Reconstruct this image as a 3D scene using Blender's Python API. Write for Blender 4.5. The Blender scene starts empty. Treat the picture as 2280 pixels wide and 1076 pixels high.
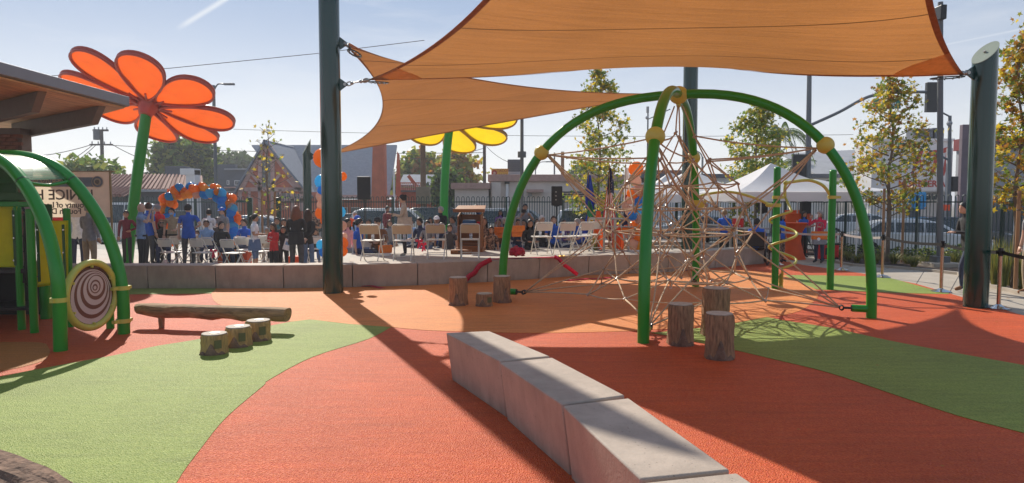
import bpy, bmesh, math, random
import numpy as np
from mathutils import Vector, Matrix, Quaternion
random.seed(7)
PI = math.pi; R = math.radians
scn = bpy.context.scene
COL = scn.collection
# ------------------------------------------------------------------ camera
FPX = 1520.0; PITCH = math.atan(88 / FPX); CAMZ = 1.7
cam = bpy.data.cameras.new('camera'); cam.sensor_width = 36; cam.lens = 24.0; cam.clip_end = 2000; cam.clip_start = .05
camo = bpy.data.objects.new('camera', cam); COL.objects.link(camo)
camo.location = (0, 0, CAMZ); camo.rotation_euler = (PI / 2 - PITCH, 0, 0)
scn.camera = camo
# ------------------------------------------------------------------ sky, sun, exposure
SUN_AZ = R(23.5); SUN_EL = R(38)
SUNV = Vector((-math.sin(SUN_AZ) * math.cos(SUN_EL), math.cos(SUN_AZ) * math.cos(SUN_EL), math.sin(SUN_EL)))
SKY_STRENGTH = 0.06; SUN_STRENGTH = 3.7; EXPOSURE = 0.58
w = bpy.data.worlds.new('World'); scn.world = w; w.use_nodes = True
nt = w.node_tree; nt.nodes.clear()
def N(tree, typ, **kw):
    n = tree.nodes.new(typ)
    for k, v in kw.items(): setattr(n, k, v)
    return n
def ray(px, py):
    x = (px - 1140) / FPX; y = (538 - py) / FPX
    return Vector((x, math.cos(PITCH) + math.sin(PITCH) * y, -math.sin(PITCH) + math.cos(PITCH) * y))
wo = N(nt, 'ShaderNodeOutputWorld'); bg = N(nt, 'ShaderNodeBackground'); bg.inputs[1].default_value = SKY_STRENGTH
sky = N(nt, 'ShaderNodeTexSky', sky_type='NISHITA', sun_disc=False, sun_elevation=SUN_EL, sun_rotation=-SUN_AZ,
        altitude=50, air_density=1.0, dust_density=.5, ozone_density=1.5)
tc = N(nt, 'ShaderNodeTexCoord'); mp = N(nt, 'ShaderNodeMapping'); mp.inputs['Scale'].default_value = (1.2, 1.2, 7.0)
mp.inputs['Rotation'].default_value = (0, R(10), 0)
nz = N(nt, 'ShaderNodeTexNoise'); nz.inputs['Scale'].default_value = 2.6; nz.inputs['Detail'].default_value = 9; nz.inputs['Roughness'].default_value = .62
rp = N(nt, 'ShaderNodeValToRGB'); rp.color_ramp.elements[0].position = .50; rp.color_ramp.elements[1].position = .80
rp.color_ramp.elements[1].color = (.55, .55, .55, 1)
mx = N(nt, 'ShaderNodeMixRGB'); mx.inputs[2].default_value = (9.5, 9.9, 10.4, 1)
nt.links.new(tc.outputs['Generated'], mp.inputs[0]); nt.links.new(mp.outputs[0], nz.inputs['Vector'])
nt.links.new(nz.outputs[0], rp.inputs[0])
# vapour trails: thin bands round great circles
def trail(p0, p1, width, amt):
    a = ray(*p0).normalized(); b = ray(*p1).normalized(); n = a.cross(b).normalized(); c = (a + b).normalized(); half = a.dot(c)
    d = N(nt, 'ShaderNodeVectorMath', operation='DOT_PRODUCT'); d.inputs[1].default_value = n; nt.links.new(tc.outputs['Generated'], d.inputs[0])
    ab = N(nt, 'ShaderNodeMath', operation='ABSOLUTE'); nt.links.new(d.outputs['Value'], ab.inputs[0])
    m = N(nt, 'ShaderNodeMapRange', interpolation_type='SMOOTHSTEP'); m.inputs[1].default_value = width; m.inputs[2].default_value = 0; m.inputs[4].default_value = amt
    nt.links.new(ab.outputs[0], m.inputs[0])
    d2 = N(nt, 'ShaderNodeVectorMath', operation='DOT_PRODUCT'); d2.inputs[1].default_value = c; nt.links.new(tc.outputs['Generated'], d2.inputs[0])
    m2 = N(nt, 'ShaderNodeMapRange', interpolation_type='SMOOTHSTEP'); m2.inputs[1].default_value = half - .0006; m2.inputs[2].default_value = half + (1 - half) * .6; nt.links.new(d2.outputs['Value'], m2.inputs[0])
    mu = N(nt, 'ShaderNodeMath', operation='MULTIPLY'); nt.links.new(m.outputs[0], mu.inputs[0]); nt.links.new(m2.outputs[0], mu.inputs[1])
    return mu.outputs[0]
acc = rp.outputs[0]
for t in (trail((405, 58), (540, -25), .0052, .75), trail((2080, 105), (2290, 62), .0022, .4)):
    ad = N(nt, 'ShaderNodeMath', operation='MAXIMUM'); nt.links.new(acc, ad.inputs[0]); nt.links.new(t, ad.inputs[1]); acc = ad.outputs[0]
sepd = N(nt, 'ShaderNodeSeparateXYZ'); nt.links.new(tc.outputs['Generated'], sepd.inputs[0])
hz = N(nt, 'ShaderNodeMapRange', interpolation_type='SMOOTHERSTEP'); hz.inputs[1].default_value = -.02; hz.inputs[2].default_value = .37; nt.links.new(sepd.outputs[2], hz.inputs[0])
vc = N(nt, 'ShaderNodeMixRGB'); vc.inputs[1].default_value = (11.2, 11.2, 11.4, 1); vc.inputs[2].default_value = (3.3, 4.7, 7.2, 1); nt.links.new(hz.outputs[0], vc.inputs[0])
veil = N(nt, 'ShaderNodeMixRGB'); veil.inputs[0].default_value = .74; nt.links.new(vc.outputs[0], veil.inputs[2])  # thin high haze over the whole dome
nt.links.new(sky.outputs[0], veil.inputs[1])
nt.links.new(acc, mx.inputs[0]); nt.links.new(veil.outputs[0], mx.inputs[1]); nt.links.new(mx.outputs[0], bg.inputs[0]); nt.links.new(bg.outputs[0], wo.inputs[0])
sl = bpy.data.lights.new('sun', 'SUN'); sl.energy = SUN_STRENGTH; sl.angle = R(.53); sl.color = (1, .93, .82)
so = bpy.data.objects.new('sun', sl); COL.objects.link(so); so.rotation_euler = SUNV.to_track_quat('Z', 'Y').to_euler()
scn.view_settings.view_transform = 'Standard'; scn.view_settings.look = 'None'; scn.view_settings.gamma = 1
scn.view_settings.use_curve_mapping = False; scn.view_settings.exposure = EXPOSURE
scn.render.engine = 'CYCLES'
scn.cycles.max_bounces = 7; scn.cycles.transparent_max_bounces = 24; scn.cycles.caustics_reflective = False; scn.cycles.caustics_refractive = False
# ------------------------------------------------------------------ placing helpers (survey of the site)
def G(px, py, z=0.0):
    d = ray(px, py); t = (z - CAMZ) / d.z
    return Vector((d.x * t, d.y * t, z))
def P(px, py, Y):
    d = ray(px, py); t = Y / d.y
    return Vector((d.x * t, Y, CAMZ + d.z * t))
def XY(px, Y):
    return (px - 1140) / FPX * Y * 1.0
# ------------------------------------------------------------------ materials
MATS = {}
def mat(name, col, rough=.6, metal=0.0, var=.12, scale=6.0, bump=0.0, bscale=40.0, spec=.5, trans=0.0, coat=0.0, alpha=1.0, col2=None, detail=4, stretch=None, thr=None, transm=0.0):
    if name in MATS: return MATS[name]
    m = bpy.data.materials.new(name); m.use_nodes = True; t = m.node_tree; b = t.nodes['Principled BSDF']
    b.inputs['Roughness'].default_value = rough; b.inputs['Metallic'].default_value = metal
    b.inputs['Specular IOR Level'].default_value = spec; b.inputs['Coat Weight'].default_value = coat; b.inputs['Coat Roughness'].default_value = .12
    b.inputs['Alpha'].default_value = alpha; b.inputs['Transmission Weight'].default_value = transm
    tcn = N(t, 'ShaderNodeTexCoord'); vec = tcn.outputs['Object']
    if stretch:
        mpn = N(t, 'ShaderNodeMapping'); mpn.inputs['Scale'].default_value = stretch; t.links.new(vec, mpn.inputs[0]); vec = mpn.outputs[0]
    n = N(t, 'ShaderNodeTexNoise'); n.inputs['Scale'].default_value = scale; n.inputs['Detail'].default_value = detail; n.inputs['Roughness'].default_value = .6
    t.links.new(vec, n.inputs['Vector'])
    r = N(t, 'ShaderNodeValToRGB'); lo, hi = thr or (.3, .7)
    r.color_ramp.elements[0].position = lo; r.color_ramp.elements[1].position = hi
    c2 = col2 or tuple(min(1, c * (1 + var)) for c in col); c1 = col if col2 else tuple(c * (1 - var) for c in col)
    r.color_ramp.elements[0].color = (*c1, 1); r.color_ramp.elements[1].color = (*c2, 1)
    t.links.new(n.outputs[0], r.inputs[0]); t.links.new(r.outputs[0], b.inputs['Base Color'])
    if bump:
        n2 = N(t, 'ShaderNodeTexNoise'); n2.inputs['Scale'].default_value = bscale; n2.inputs['Detail'].default_value = 3; t.links.new(vec, n2.inputs['Vector'])
        bn = N(t, 'ShaderNodeBump'); bn.inputs['Strength'].default_value = bump; bn.inputs['Distance'].default_value = .02
        t.links.new(n2.outputs[0], bn.inputs['Height']); t.links.new(bn.outputs[0], b.inputs['Normal'])
    if trans:
        out = t.nodes['Material Output']; tr = N(t, 'ShaderNodeBsdfTranslucent'); ms = N(t, 'ShaderNodeMixShader'); ms.inputs[0].default_value = trans
        t.links.new(r.outputs[0], tr.inputs[0]); t.links.new(b.outputs[0], ms.inputs[1]); t.links.new(tr.outputs[0], ms.inputs[2]); t.links.new(ms.outputs[0], out.inputs[0])
    MATS[name] = m; return m
def rubber(name, col, col2):
    """poured rubber granules: two grain colours, fine bump, broad wear"""
    m = bpy.data.materials.new(name); m.use_nodes = True; t = m.node_tree; b = t.nodes['Principled BSDF']
    b.inputs['Roughness'].default_value = .62; b.inputs['Specular IOR Level'].default_value = .36; b.inputs['Specular Tint'].default_value = (1, .92, .84, 1)
    tcn = N(t, 'ShaderNodeTexCoord')
    v = N(t, 'ShaderNodeTexVoronoi'); v.inputs['Scale'].default_value = 95; t.links.new(tcn.outputs['Object'], v.inputs['Vector'])
    n = N(t, 'ShaderNodeTexNoise'); n.inputs['Scale'].default_value = 55; n.inputs['Detail'].default_value = 5; n.inputs['Roughness'].default_value = .8; t.links.new(tcn.outputs['Object'], n.inputs['Vector'])
    big = N(t, 'ShaderNodeTexNoise'); big.inputs['Scale'].default_value = .9; big.inputs['Detail'].default_value = 6; t.links.new(tcn.outputs['Object'], big.inputs['Vector'])
    mid = N(t, 'ShaderNodeMapping'); mid.inputs['Scale'].default_value = (1.2, 9, 1); t.links.new(tcn.outputs['Object'], mid.inputs[0])
    sw = N(t, 'ShaderNodeTexNoise'); sw.inputs['Scale'].default_value = 1.4; sw.inputs['Detail'].default_value = 4; t.links.new(mid.outputs[0], sw.inputs['Vector'])
    m0 = N(t, 'ShaderNodeMix', data_type='RGBA'); m0.inputs[6].default_value = (*col, 1); m0.inputs[7].default_value = (*col2, 1)
    sp = N(t, 'ShaderNodeSeparateColor'); t.links.new(v.outputs['Color'], sp.inputs[0])
    a = N(t, 'ShaderNodeMath', operation='MULTIPLY_ADD'); t.links.new(sp.outputs[0], a.inputs[0]); a.inputs[1].default_value = .55
    t.links.new(n.outputs[0], a.inputs[2]); s = N(t, 'ShaderNodeMath', operation='SUBTRACT', use_clamp=True); t.links.new(a.outputs[0], s.inputs[0]); s.inputs[1].default_value = .3
    t.links.new(s.outputs[0], m0.inputs[0])
    hs = N(t, 'ShaderNodeHueSaturation'); mr = N(t, 'ShaderNodeMapRange'); mr.inputs[1].default_value = .3; mr.inputs[2].default_value = .7; mr.inputs[3].default_value = .78; mr.inputs[4].default_value = 1.18
    av = N(t, 'ShaderNodeMath', operation='ADD'); t.links.new(big.outputs[0], av.inputs[0]); t.links.new(sw.outputs[0], av.inputs[1])
    hv = N(t, 'ShaderNodeMath', operation='MULTIPLY'); hv.inputs[1].default_value = .5; t.links.new(av.outputs[0], hv.inputs[0])
    t.links.new(hv.outputs[0], mr.inputs[0]); t.links.new(mr.outputs[0], hs.inputs['Value']); t.links.new(m0.outputs[2], hs.inputs['Color']); t.links.new(hs.outputs[0], b.inputs['Base Color'])
    bn = N(t, 'ShaderNodeBump'); bn.inputs['Strength'].default_value = .8; bn.inputs['Distance'].default_value = .010
    t.links.new(v.outputs['Distance'], bn.inputs['Height']); t.links.new(bn.outputs[0], b.inputs['Normal'])
    MATS[name] = m; return m
M_red = rubber('terracotta_rubber', (.44, .028, .002), (.70, .145, .030))
M_grn = rubber('green_rubber', (.14, .225, .02), (.35, .42, .085))
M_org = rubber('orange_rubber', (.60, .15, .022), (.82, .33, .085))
M_brown = rubber('brown_orange_rubber', (.38, .12, .02), (.55, .22, .05))
M_conc = mat('wall_concrete', (.42, .345, .28), .75, var=.16, scale=2.2, bump=.12, bscale=60, detail=8)
def weather(m, hole=.03, streak=True):
    """air holes, drip streaks, scuffs and a darker foot on cast concrete"""
    t = m.node_tree; b = t.nodes['Principled BSDF']; src = b.inputs['Base Color'].links[0].from_socket; tcn = N(t, 'ShaderNodeTexCoord')
    v = N(t, 'ShaderNodeTexVoronoi'); v.inputs['Scale'].default_value = 26; t.links.new(tcn.outputs['Object'], v.inputs['Vector']); lt = N(t, 'ShaderNodeMapRange'); lt.inputs[1].default_value = .07; lt.inputs[2].default_value = .13; t.links.new(v.outputs['Distance'], lt.inputs[0])
    n1 = N(t, 'ShaderNodeTexNoise'); n1.inputs['Scale'].default_value = 2.2; n1.inputs['Detail'].default_value = 3; t.links.new(tcn.outputs['Object'], n1.inputs['Vector']); gate = N(t, 'ShaderNodeMapRange'); gate.inputs[1].default_value = .45; gate.inputs[2].default_value = .55; gate.inputs[3].default_value = 1; gate.inputs[4].default_value = 0; t.links.new(n1.outputs[0], gate.inputs[0])
    mxh = N(t, 'ShaderNodeMath', operation='MAXIMUM'); t.links.new(lt.outputs[0], mxh.inputs[0]); t.links.new(gate.outputs[0], mxh.inputs[1])
    mp_ = N(t, 'ShaderNodeMapping'); mp_.inputs['Scale'].default_value = (3, 3, .9); t.links.new(tcn.outputs['Object'], mp_.inputs[0]); n2 = N(t, 'ShaderNodeTexNoise'); n2.inputs['Scale'].default_value = 1.6; n2.inputs['Detail'].default_value = 7; n2.inputs['Roughness'].default_value = .7; t.links.new(mp_.outputs[0], n2.inputs['Vector']); st = N(t, 'ShaderNodeMapRange'); st.inputs[1].default_value = .38; st.inputs[2].default_value = .62; st.inputs[3].default_value = .88; st.inputs[4].default_value = 1.05; t.links.new(n2.outputs[0], st.inputs[0])
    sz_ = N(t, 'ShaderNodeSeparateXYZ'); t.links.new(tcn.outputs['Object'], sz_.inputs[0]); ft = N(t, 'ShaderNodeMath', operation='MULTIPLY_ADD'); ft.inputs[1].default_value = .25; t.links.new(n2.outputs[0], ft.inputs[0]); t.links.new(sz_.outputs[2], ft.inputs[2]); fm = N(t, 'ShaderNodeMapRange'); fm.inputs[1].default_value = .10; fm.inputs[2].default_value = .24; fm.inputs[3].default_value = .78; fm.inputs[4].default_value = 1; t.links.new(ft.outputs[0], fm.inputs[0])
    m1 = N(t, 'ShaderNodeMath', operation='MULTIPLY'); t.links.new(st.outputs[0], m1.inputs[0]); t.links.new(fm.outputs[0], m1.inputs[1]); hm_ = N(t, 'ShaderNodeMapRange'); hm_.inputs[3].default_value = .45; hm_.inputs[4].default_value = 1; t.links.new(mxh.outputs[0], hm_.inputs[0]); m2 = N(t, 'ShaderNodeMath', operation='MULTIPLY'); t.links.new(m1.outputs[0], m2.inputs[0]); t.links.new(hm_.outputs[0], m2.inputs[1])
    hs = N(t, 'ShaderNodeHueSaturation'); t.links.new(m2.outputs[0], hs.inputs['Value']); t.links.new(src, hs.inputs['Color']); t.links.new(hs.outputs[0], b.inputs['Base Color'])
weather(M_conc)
M_flat = mat('plaza_concrete', (.42, .37, .31), .8, var=.12, scale=1.6, bump=.1, bscale=50, detail=8)
M_path = mat('path_concrete', (.40, .345, .28), .8, var=.14, scale=1.3, bump=.1, bscale=50, detail=8)
M_asph = mat('asphalt', (.06, .06, .062), .85, var=.25, scale=3, bump=.2, bscale=80)
M_mulch = mat('mulch', (.065, .04, .028), .95, var=.5, scale=26, bump=.9, bscale=40)
M_soil = mat('dry_ground', (.16, .14, .11), .95, var=.2, scale=.4)
M_green = mat('green_powder_coat', (.008, .27, .016), .30, var=.06, scale=3, coat=.25, spec=.4)
M_green2 = mat('deep_green_panel', (.02, .10, .018), .45, var=.1, scale=4)
M_lime = mat('lime_plastic', (.66, .70, .012), .45, var=.08, scale=5, trans=.6)
M_ylw = mat('yellow_powder_coat', (.55, .53, .10), .4, var=.08, scale=6, bump=.04, bscale=120)
M_pole = mat('dark_green_steel', (.003, .040, .030), .12, var=.15, scale=2, coat=.4, stretch=(1, 1, .2))
M_cap = mat('pole_cap_steel', (.16, .20, .15), .5, var=.08, scale=6)
M_rope = mat('tan_rope', (.58, .44, .29), .8, var=.25, scale=60, bump=.5, bscale=180)
M_clamp = mat('rope_clamp', (.42, .38, .35), .4, metal=.6, var=.1)
M_dkmet = mat('dark_metal', (.03, .03, .032), .4, metal=.5)
M_grey = mat('grey_pole_paint', (.13, .14, .15), .5, var=.1, scale=2)
M_white = mat('white_paint', (.75, .74, .72), .5, var=.04)
M_chair = mat('chair_white', (.72, .69, .62), .42, var=.05, scale=5)
M_tan = mat('chair_tan_back', (.58, .45, .28), .5, var=.05, scale=5)
M_tent = mat('canopy_white', (.80, .79, .80), .7, var=.04, scale=1.5, trans=.35)
M_wood = mat('log_wood', (.34, .19, .10), .85, var=.5, scale=9, bump=.9, bscale=22, stretch=(5, 5, .8), detail=7)
M_bark = mat('log_bark', (.20, .125, .085), .95, var=.45, scale=14, bump=1.0, bscale=26, detail=8)
M_log2 = mat('beam_log_wood', (.33, .21, .11), .85, var=.5, scale=5, bump=.9, bscale=16, stretch=(.5, 5, 5), detail=7)
M_top = mat('log_cut_top', (.50, .44, .36), .8, var=.2, scale=20, bump=.3)
M_blk = mat('black_plastic', (.012, .012, .013), .5)
M_glass = mat('dark_glass', (.02, .03, .035), .06, spec=.8, coat=.3)
M_tyre = mat('tyre_rubber', (.02, .02, .02), .85)
M_rim = mat('alloy_rim', (.35, .36, .37), .3, metal=.8)
M_steel = mat('brushed_steel', (.42, .40, .37), .35, metal=.85)
M_chrome = mat('chrome', (.62, .62, .62), .15, metal=1.0)
M_lect = mat('lectern_oak', (.28, .095, .025), .45, var=.25, scale=3, stretch=(1, 1, 6))
M_spand = mat('orange_spandex', (.85, .13, .02), .6, var=.06, trans=.25)
M_skinL = mat('skin_light', (.62, .38, .27), .5, var=.06); M_skinM = mat('skin_tan', (.48, .26, .165), .5, var=.06); M_skinD = mat('skin_brown', (.27, .135, .085), .5, var=.06)
M_eye = mat('eye_dark', (.015, .012, .01), .3); M_lip = mat('lips', (.30, .10, .08), .5)
def bal(name, c): return mat('balloon_' + name, c, .22, var=.02, trans=.72, coat=.2)
B_org = bal('orange', (.98, .40, .06)); B_blue = bal('blue', (.06, .46, .95)); B_sky = bal('sky', (.18, .70, .97)); B_pale = bal('blush', (.82, .62, .52))
B_yel = bal('amber', (.98, .58, .10))
# ------------------------------------------------------------------ mesh builder
class MB:
    def __init__(s): s.v = []; s.f = []; s.m = []
    def add(s, vs, fs, mi=0):
        o = len(s.v); s.v += [tuple(v) for v in vs]; s.f += [tuple(i + o for i in f) for f in fs]; s.m += [mi] * len(fs); return s
    def box(s, c, size, rz=0.0, mi=0, rot=None, taper=1.0):
        a, b, h = size[0] / 2, size[1] / 2, size[2] / 2
        q = rot if rot is not None else Matrix.Rotation(rz, 3, 'Z')
        vs = [Vector(c) + q @ Vector((x * (taper if z > 0 else 1), y * (taper if z > 0 else 1), z)) for z in (-h, h) for x, y in ((-a, -b), (a, -b), (a, b), (-a, b))]
        return s.add(vs, [(0, 3, 2, 1), (4, 5, 6, 7), (0, 1, 5, 4), (1, 2, 6, 5), (2, 3, 7, 6), (3, 0, 4, 7)], mi)
    def tube(s, pts, r, n=8, mi=0, caps=True, closed=False):
        pts = [Vector(p) for p in pts]; k = len(pts); rs = r if hasattr(r, '__len__') else [r] * k
        rings = []; up = None
        for i, p in enumerate(pts):
            if closed: d = (pts[(i + 1) % k] - pts[i - 1])
            else: d = pts[min(i + 1, k - 1)] - pts[max(i - 1, 0)]
            d = d.normalized() if d.length > 1e-9 else Vector((0, 0, 1))
            if up is None:
                up = Vector((0, 0, 1)) if abs(d.z) < .9 else Vector((1, 0, 0))
            a = (up - d * up.dot(d)); a = a.normalized() if a.length > 1e-6 else d.orthogonal().normalized(); up = a; b = d.cross(a)
            rings.append([p + (a * math.cos(2 * PI * j / n) + b * math.sin(2 * PI * j / n)) * rs[i] for j in range(n)])
        vs = [v for rg in rings for v in rg]; fs = []
        kk = k if closed else k - 1
        for i in range(kk):
            i2 = (i + 1) % k
            for j in range(n): fs.append((i * n + j, i * n + (j + 1) % n, i2 * n + (j + 1) % n, i2 * n + j))
        if caps and not closed: fs += [tuple(range(n - 1, -1, -1)), tuple((k - 1) * n + j for j in range(n))]
        return s.add(vs, fs, mi)
    def cyl(s, p0, p1, r0, r1=None, n=12, mi=0): return s.tube([p0, p1], [r0, r0 if r1 is None else r1], n, mi)
    def ball(s, c, r, n=10, mi=0, squash=(1, 1, 1), rot=None):
        c = Vector(c); vs = [c + Vector((0, 0, -r * squash[2]))]; m = n // 2
        for i in range(1, m):
            t = PI * i / m
            for j in range(n):
                a = 2 * PI * j / n; vs.append(c + Vector((r * squash[0] * math.sin(t) * math.cos(a), r * squash[1] * math.sin(t) * math.sin(a), -r * squash[2] * math.cos(t))))
        vs.append(c + Vector((0, 0, r * squash[2])))
        if rot is not None: vs = [c + rot @ (Vector(v) - c) for v in vs]
        fs = [(0, 1 + (j + 1) % n, 1 + j) for j in range(n)]
        for i in range(m - 2):
            for j in range(n): fs.append((1 + i * n + j, 1 + i * n + (j + 1) % n, 1 + (i + 1) * n + (j + 1) % n, 1 + (i + 1) * n + j))
        L = len(vs) - 1; b = 1 + (m - 2) * n; fs += [(L, b + j, b + (j + 1) % n) for j in range(n)]
        return s.add(vs, fs, mi)
    def prism(s, poly, z0, z1, mi=0, poly_top=None):
        n = len(poly); pt = poly_top or poly
        ar = sum(poly[i][0] * poly[(i + 1) % n][1] - poly[(i + 1) % n][0] * poly[i][1] for i in range(n))
        if ar < 0: poly = list(poly)[::-1]; pt = list(pt)[::-1]
        vs = [(p[0], p[1], z0) for p in poly] + [(p[0], p[1], z1) for p in pt]
        fs = [tuple(range(n - 1, -1, -1)), tuple(range(n, 2 * n))] + [(i, (i + 1) % n, n + (i + 1) % n, n + i) for i in range(n)]
        return s.add(vs, fs, mi)
    def side(s, prof, y0, y1, mi=0, prof2=None):
        """profile in (x,z) extruded along y; prof2 is the profile at y1"""
        n = len(prof); p2 = prof2 or prof
        vs = [(p[0], y0, p[1]) for p in prof] + [(p[0], y1, p[1]) for p in p2]
        return s.add(vs, [tuple(range(n)), tuple(range(2 * n - 1, n - 1, -1))] + [(i, n + i, n + (i + 1) % n, (i + 1) % n) for i in range(n)], mi)
    def poly(s, pts, mi=0): return s.add(pts, [tuple(range(len(pts)))], mi)
    def lathe(s, prof, c=(0, 0, 0), n=16, mi=0):
        c = Vector(c); vs = [c + Vector((r * math.cos(2 * PI * j / n), r * math.sin(2 * PI * j / n), z)) for r, z in prof for j in range(n)]; k = len(prof)
        fs = [(i * n + j, i * n + (j + 1) % n, (i + 1) * n + (j + 1) % n, (i + 1) * n + j) for i in range(k - 1) for j in range(n)]
        fs += [tuple(range(n - 1, -1, -1)), tuple((k - 1) * n + j for j in range(n))]
        return s.add(vs, fs, mi)
    def mesh(s, name, mats, smooth=None, bevel=0):
        me = bpy.data.meshes.new(name); me.from_pydata([tuple(v) for v in s.v], [], s.f)
        for m in (mats if isinstance(mats, (list, tuple)) else [mats]): me.materials.append(m)
        me.polygons.foreach_set('material_index', s.m)
        if smooth is not None:
            me.polygons.foreach_set('use_smooth', [True] * len(me.polygons))
            if smooth < 180: me.set_sharp_from_angle(angle=R(smooth))
        if bevel:
            bm = bmesh.new(); bm.from_mesh(me); bmesh.ops.bevel(bm, geom=[e for e in bm.edges if len(e.link_faces) == 2 and e.calc_face_angle(0) > .5], offset=bevel, segments=2, affect='EDGES', profile=.5); bm.to_mesh(me); bm.free()
        me.update(); return me
def put(name, me, parent=None, loc=None, rot=None):
    o = bpy.data.objects.new(name, me); COL.objects.link(o)
    if parent is not None: o.parent = parent
    if loc is not None: o.location = loc
    if rot is not None: o.rotation_euler = rot
    return o
def part(name, mb, mats, parent, smooth=None, bevel=0, loc=None, rot=None):
    return put(name, mb.mesh(name, mats, smooth, bevel), parent, loc, rot)
def struct(name, mb, mats, smooth=None, kind='structure', bevel=0):
    o = part(name, mb, mats, None, smooth, bevel); o['kind'] = kind; return o
def tag(o, label, cat, group=None):
    o['label'] = label; o['category'] = cat
    if group: o['group'] = group
    return o
def root(name, label, cat, loc=(0, 0, 0), rz=0.0, group=None):
    o = bpy.data.objects.new(name, None); COL.objects.link(o); o.location = loc; o.rotation_euler = (0, 0, rz); o.empty_display_size = .1
    return tag(o, label, cat, group)
KIDS = {}
def dup(o, loc, rz, label, group=None):
    c = o.copy(); COL.objects.link(c); c.location = loc; c.rotation_euler = (0, 0, rz); c['label'] = label
    if group: c['group'] = group
    for ch in o.children:
        d = ch.copy(); COL.objects.link(d); d.parent = c
        for g in ch.children:
            e = g.copy(); COL.objects.link(e); e.parent = d
    return c
def text_mesh(s, size, m, depth=.004, bold=0.0):
    cu = bpy.data.curves.new('lettering', 'FONT'); cu.body = s; cu.size = size; cu.extrude = depth; cu.align_x = 'CENTER'; cu.align_y = 'CENTER'; cu.offset = bold; cu.resolution_u = 3
    ob = bpy.data.objects.new('lettering', cu); me = bpy.data.meshes.new_from_object(ob); me.materials.clear(); me.materials.append(m)
    bpy.data.objects.remove(ob); bpy.data.curves.remove(cu); return me
def smooth_pts(pts, n=6):
    """Catmull-Rom through points"""
    pts = [Vector(p) for p in pts]; out = []
    for i in range(len(pts) - 1):
        p0 = pts[max(i - 1, 0)]; p1 = pts[i]; p2 = pts[i + 1]; p3 = pts[min(i + 2, len(pts) - 1)]
        for k in range(n):
            t = k / n; out.append(.5 * ((2 * p1) + (p2 - p0) * t + (2 * p0 - 5 * p1 + 4 * p2 - p3) * t * t + (3 * p1 - p0 - 3 * p2 + p3) * t ** 3))
    out.append(pts[-1]); return out
# ================================================================== SETTING: ground
def sheet(name, pts, z, m, kind='structure'):
    b = MB(); b.prism([(p[0], p[1]) for p in pts], z - .003, z); return struct(name, b, m, kind=kind)
b = MB(); b.prism([(-900, -300), (900, -300), (900, 1500), (-900, 1500)], -.8, -.42); struct('ground', b, M_soil)
b = MB(); b.prism([(-120, 28.6), (9.4, 28.6), (14, 21.4), (22, 8), (60, 8), (120, 60), (-120, 60)], -.40, -.30); struct('road', b, M_asph)
b = MB(); b.prism([(-120, 27.4), (8.6, 27.4), (13.2, 20.9), (21, 8), (22, 8), (14, 21.4), (9.4, 28.6), (-120, 28.6)], -.38, -.16); struct('pavement', b, M_path)
for i, yy in enumerate((36, 39.6)):
    for k in range(12):
        if k % 2 == i % 2:
            b = MB(); b.prism([(-40 + k * 8, yy), (-36 + k * 8, yy), (-36 + k * 8, yy + .12), (-40 + k * 8, yy + .12)], -.30, -.296); struct('road_marking', b, M_white)
b = MB(); b.prism([(-40, -12), (22, -12), (21, 8), (13.2, 20.9), (8.6, 27.4), (-40, 27.4)], -.41, -.012); struct('plaza', b, M_flat)
# joints of the plaza paving on the left, saw-cut recesses kept as thin dark inlays
wall_px = [(-330, 650), (-150, 647), (20, 645), (170, 644), (330, 643), (481, 643), (632, 642.5), (785, 640), (930, 636), (1085, 628.5), (1200, 621), (1310, 613), (1400, 610), (1487, 606.5), (1592, 596.5), (1702, 587)]
WALL = [G(x, y) for x, y in wall_px]
def seg_norm(pts, i):
    a = pts[max(i - 1, 0)]; c = pts[min(i + 1, len(pts) - 1)]; d = (c - a); d.z = 0; d.normalize(); return Vector((-d.y, d.x, 0))
red = [G(-900, 700), (-14, 13.3, 0)] + [WALL[i] + seg_norm(WALL, i) * .05 for i in range(len(WALL))] + \
      [G(1715, 578), G(1736, 580), G(1787, 590), G(1866, 601), G(1934, 611), G(2040, 632), G(2113, 653), G(2150, 664), G(2197, 680), G(2240, 691), G(2290, 706), (11, 6, 0), (11, -8, 0), (-12, -8, 0), (-12, 9, 0)]
sheet('play_surface', red[1:], 0.0, M_red)
pg = lambda L: [G(x, y) for x, y in L]
def curve2(pts, n=4): return smooth_pts(pts, n)
greenA = curve2(pg([(-350, 905), (-120, 862), (0, 840), (73, 825), (198, 802), (259, 791), (344, 772), (425, 759), (540, 738), (648, 717), (689, 712)])) + curve2(pg([(702, 713), (777, 722), (870, 729)])) + \
    curve2(pg([(870, 729), (821, 755), (697, 795), (600, 846), (587, 859), (506, 928), (446, 1001), (393, 1076), (350, 1180)])) + [Vector((-1.6, .2, 0)), Vector((-3.5, .2, 0))]
sheet('green_surfacing', greenA, .004, M_grn)
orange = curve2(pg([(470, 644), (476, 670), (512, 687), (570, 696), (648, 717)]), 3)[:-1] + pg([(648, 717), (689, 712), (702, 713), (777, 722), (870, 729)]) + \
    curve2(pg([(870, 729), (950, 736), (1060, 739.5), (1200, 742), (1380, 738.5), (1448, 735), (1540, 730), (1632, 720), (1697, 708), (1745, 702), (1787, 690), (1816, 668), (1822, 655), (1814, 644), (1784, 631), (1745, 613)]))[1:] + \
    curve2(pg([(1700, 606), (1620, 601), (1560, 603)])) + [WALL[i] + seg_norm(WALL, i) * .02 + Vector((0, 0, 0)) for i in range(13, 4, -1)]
sheet('orange_surfacing', orange, .0042, M_org)
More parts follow.
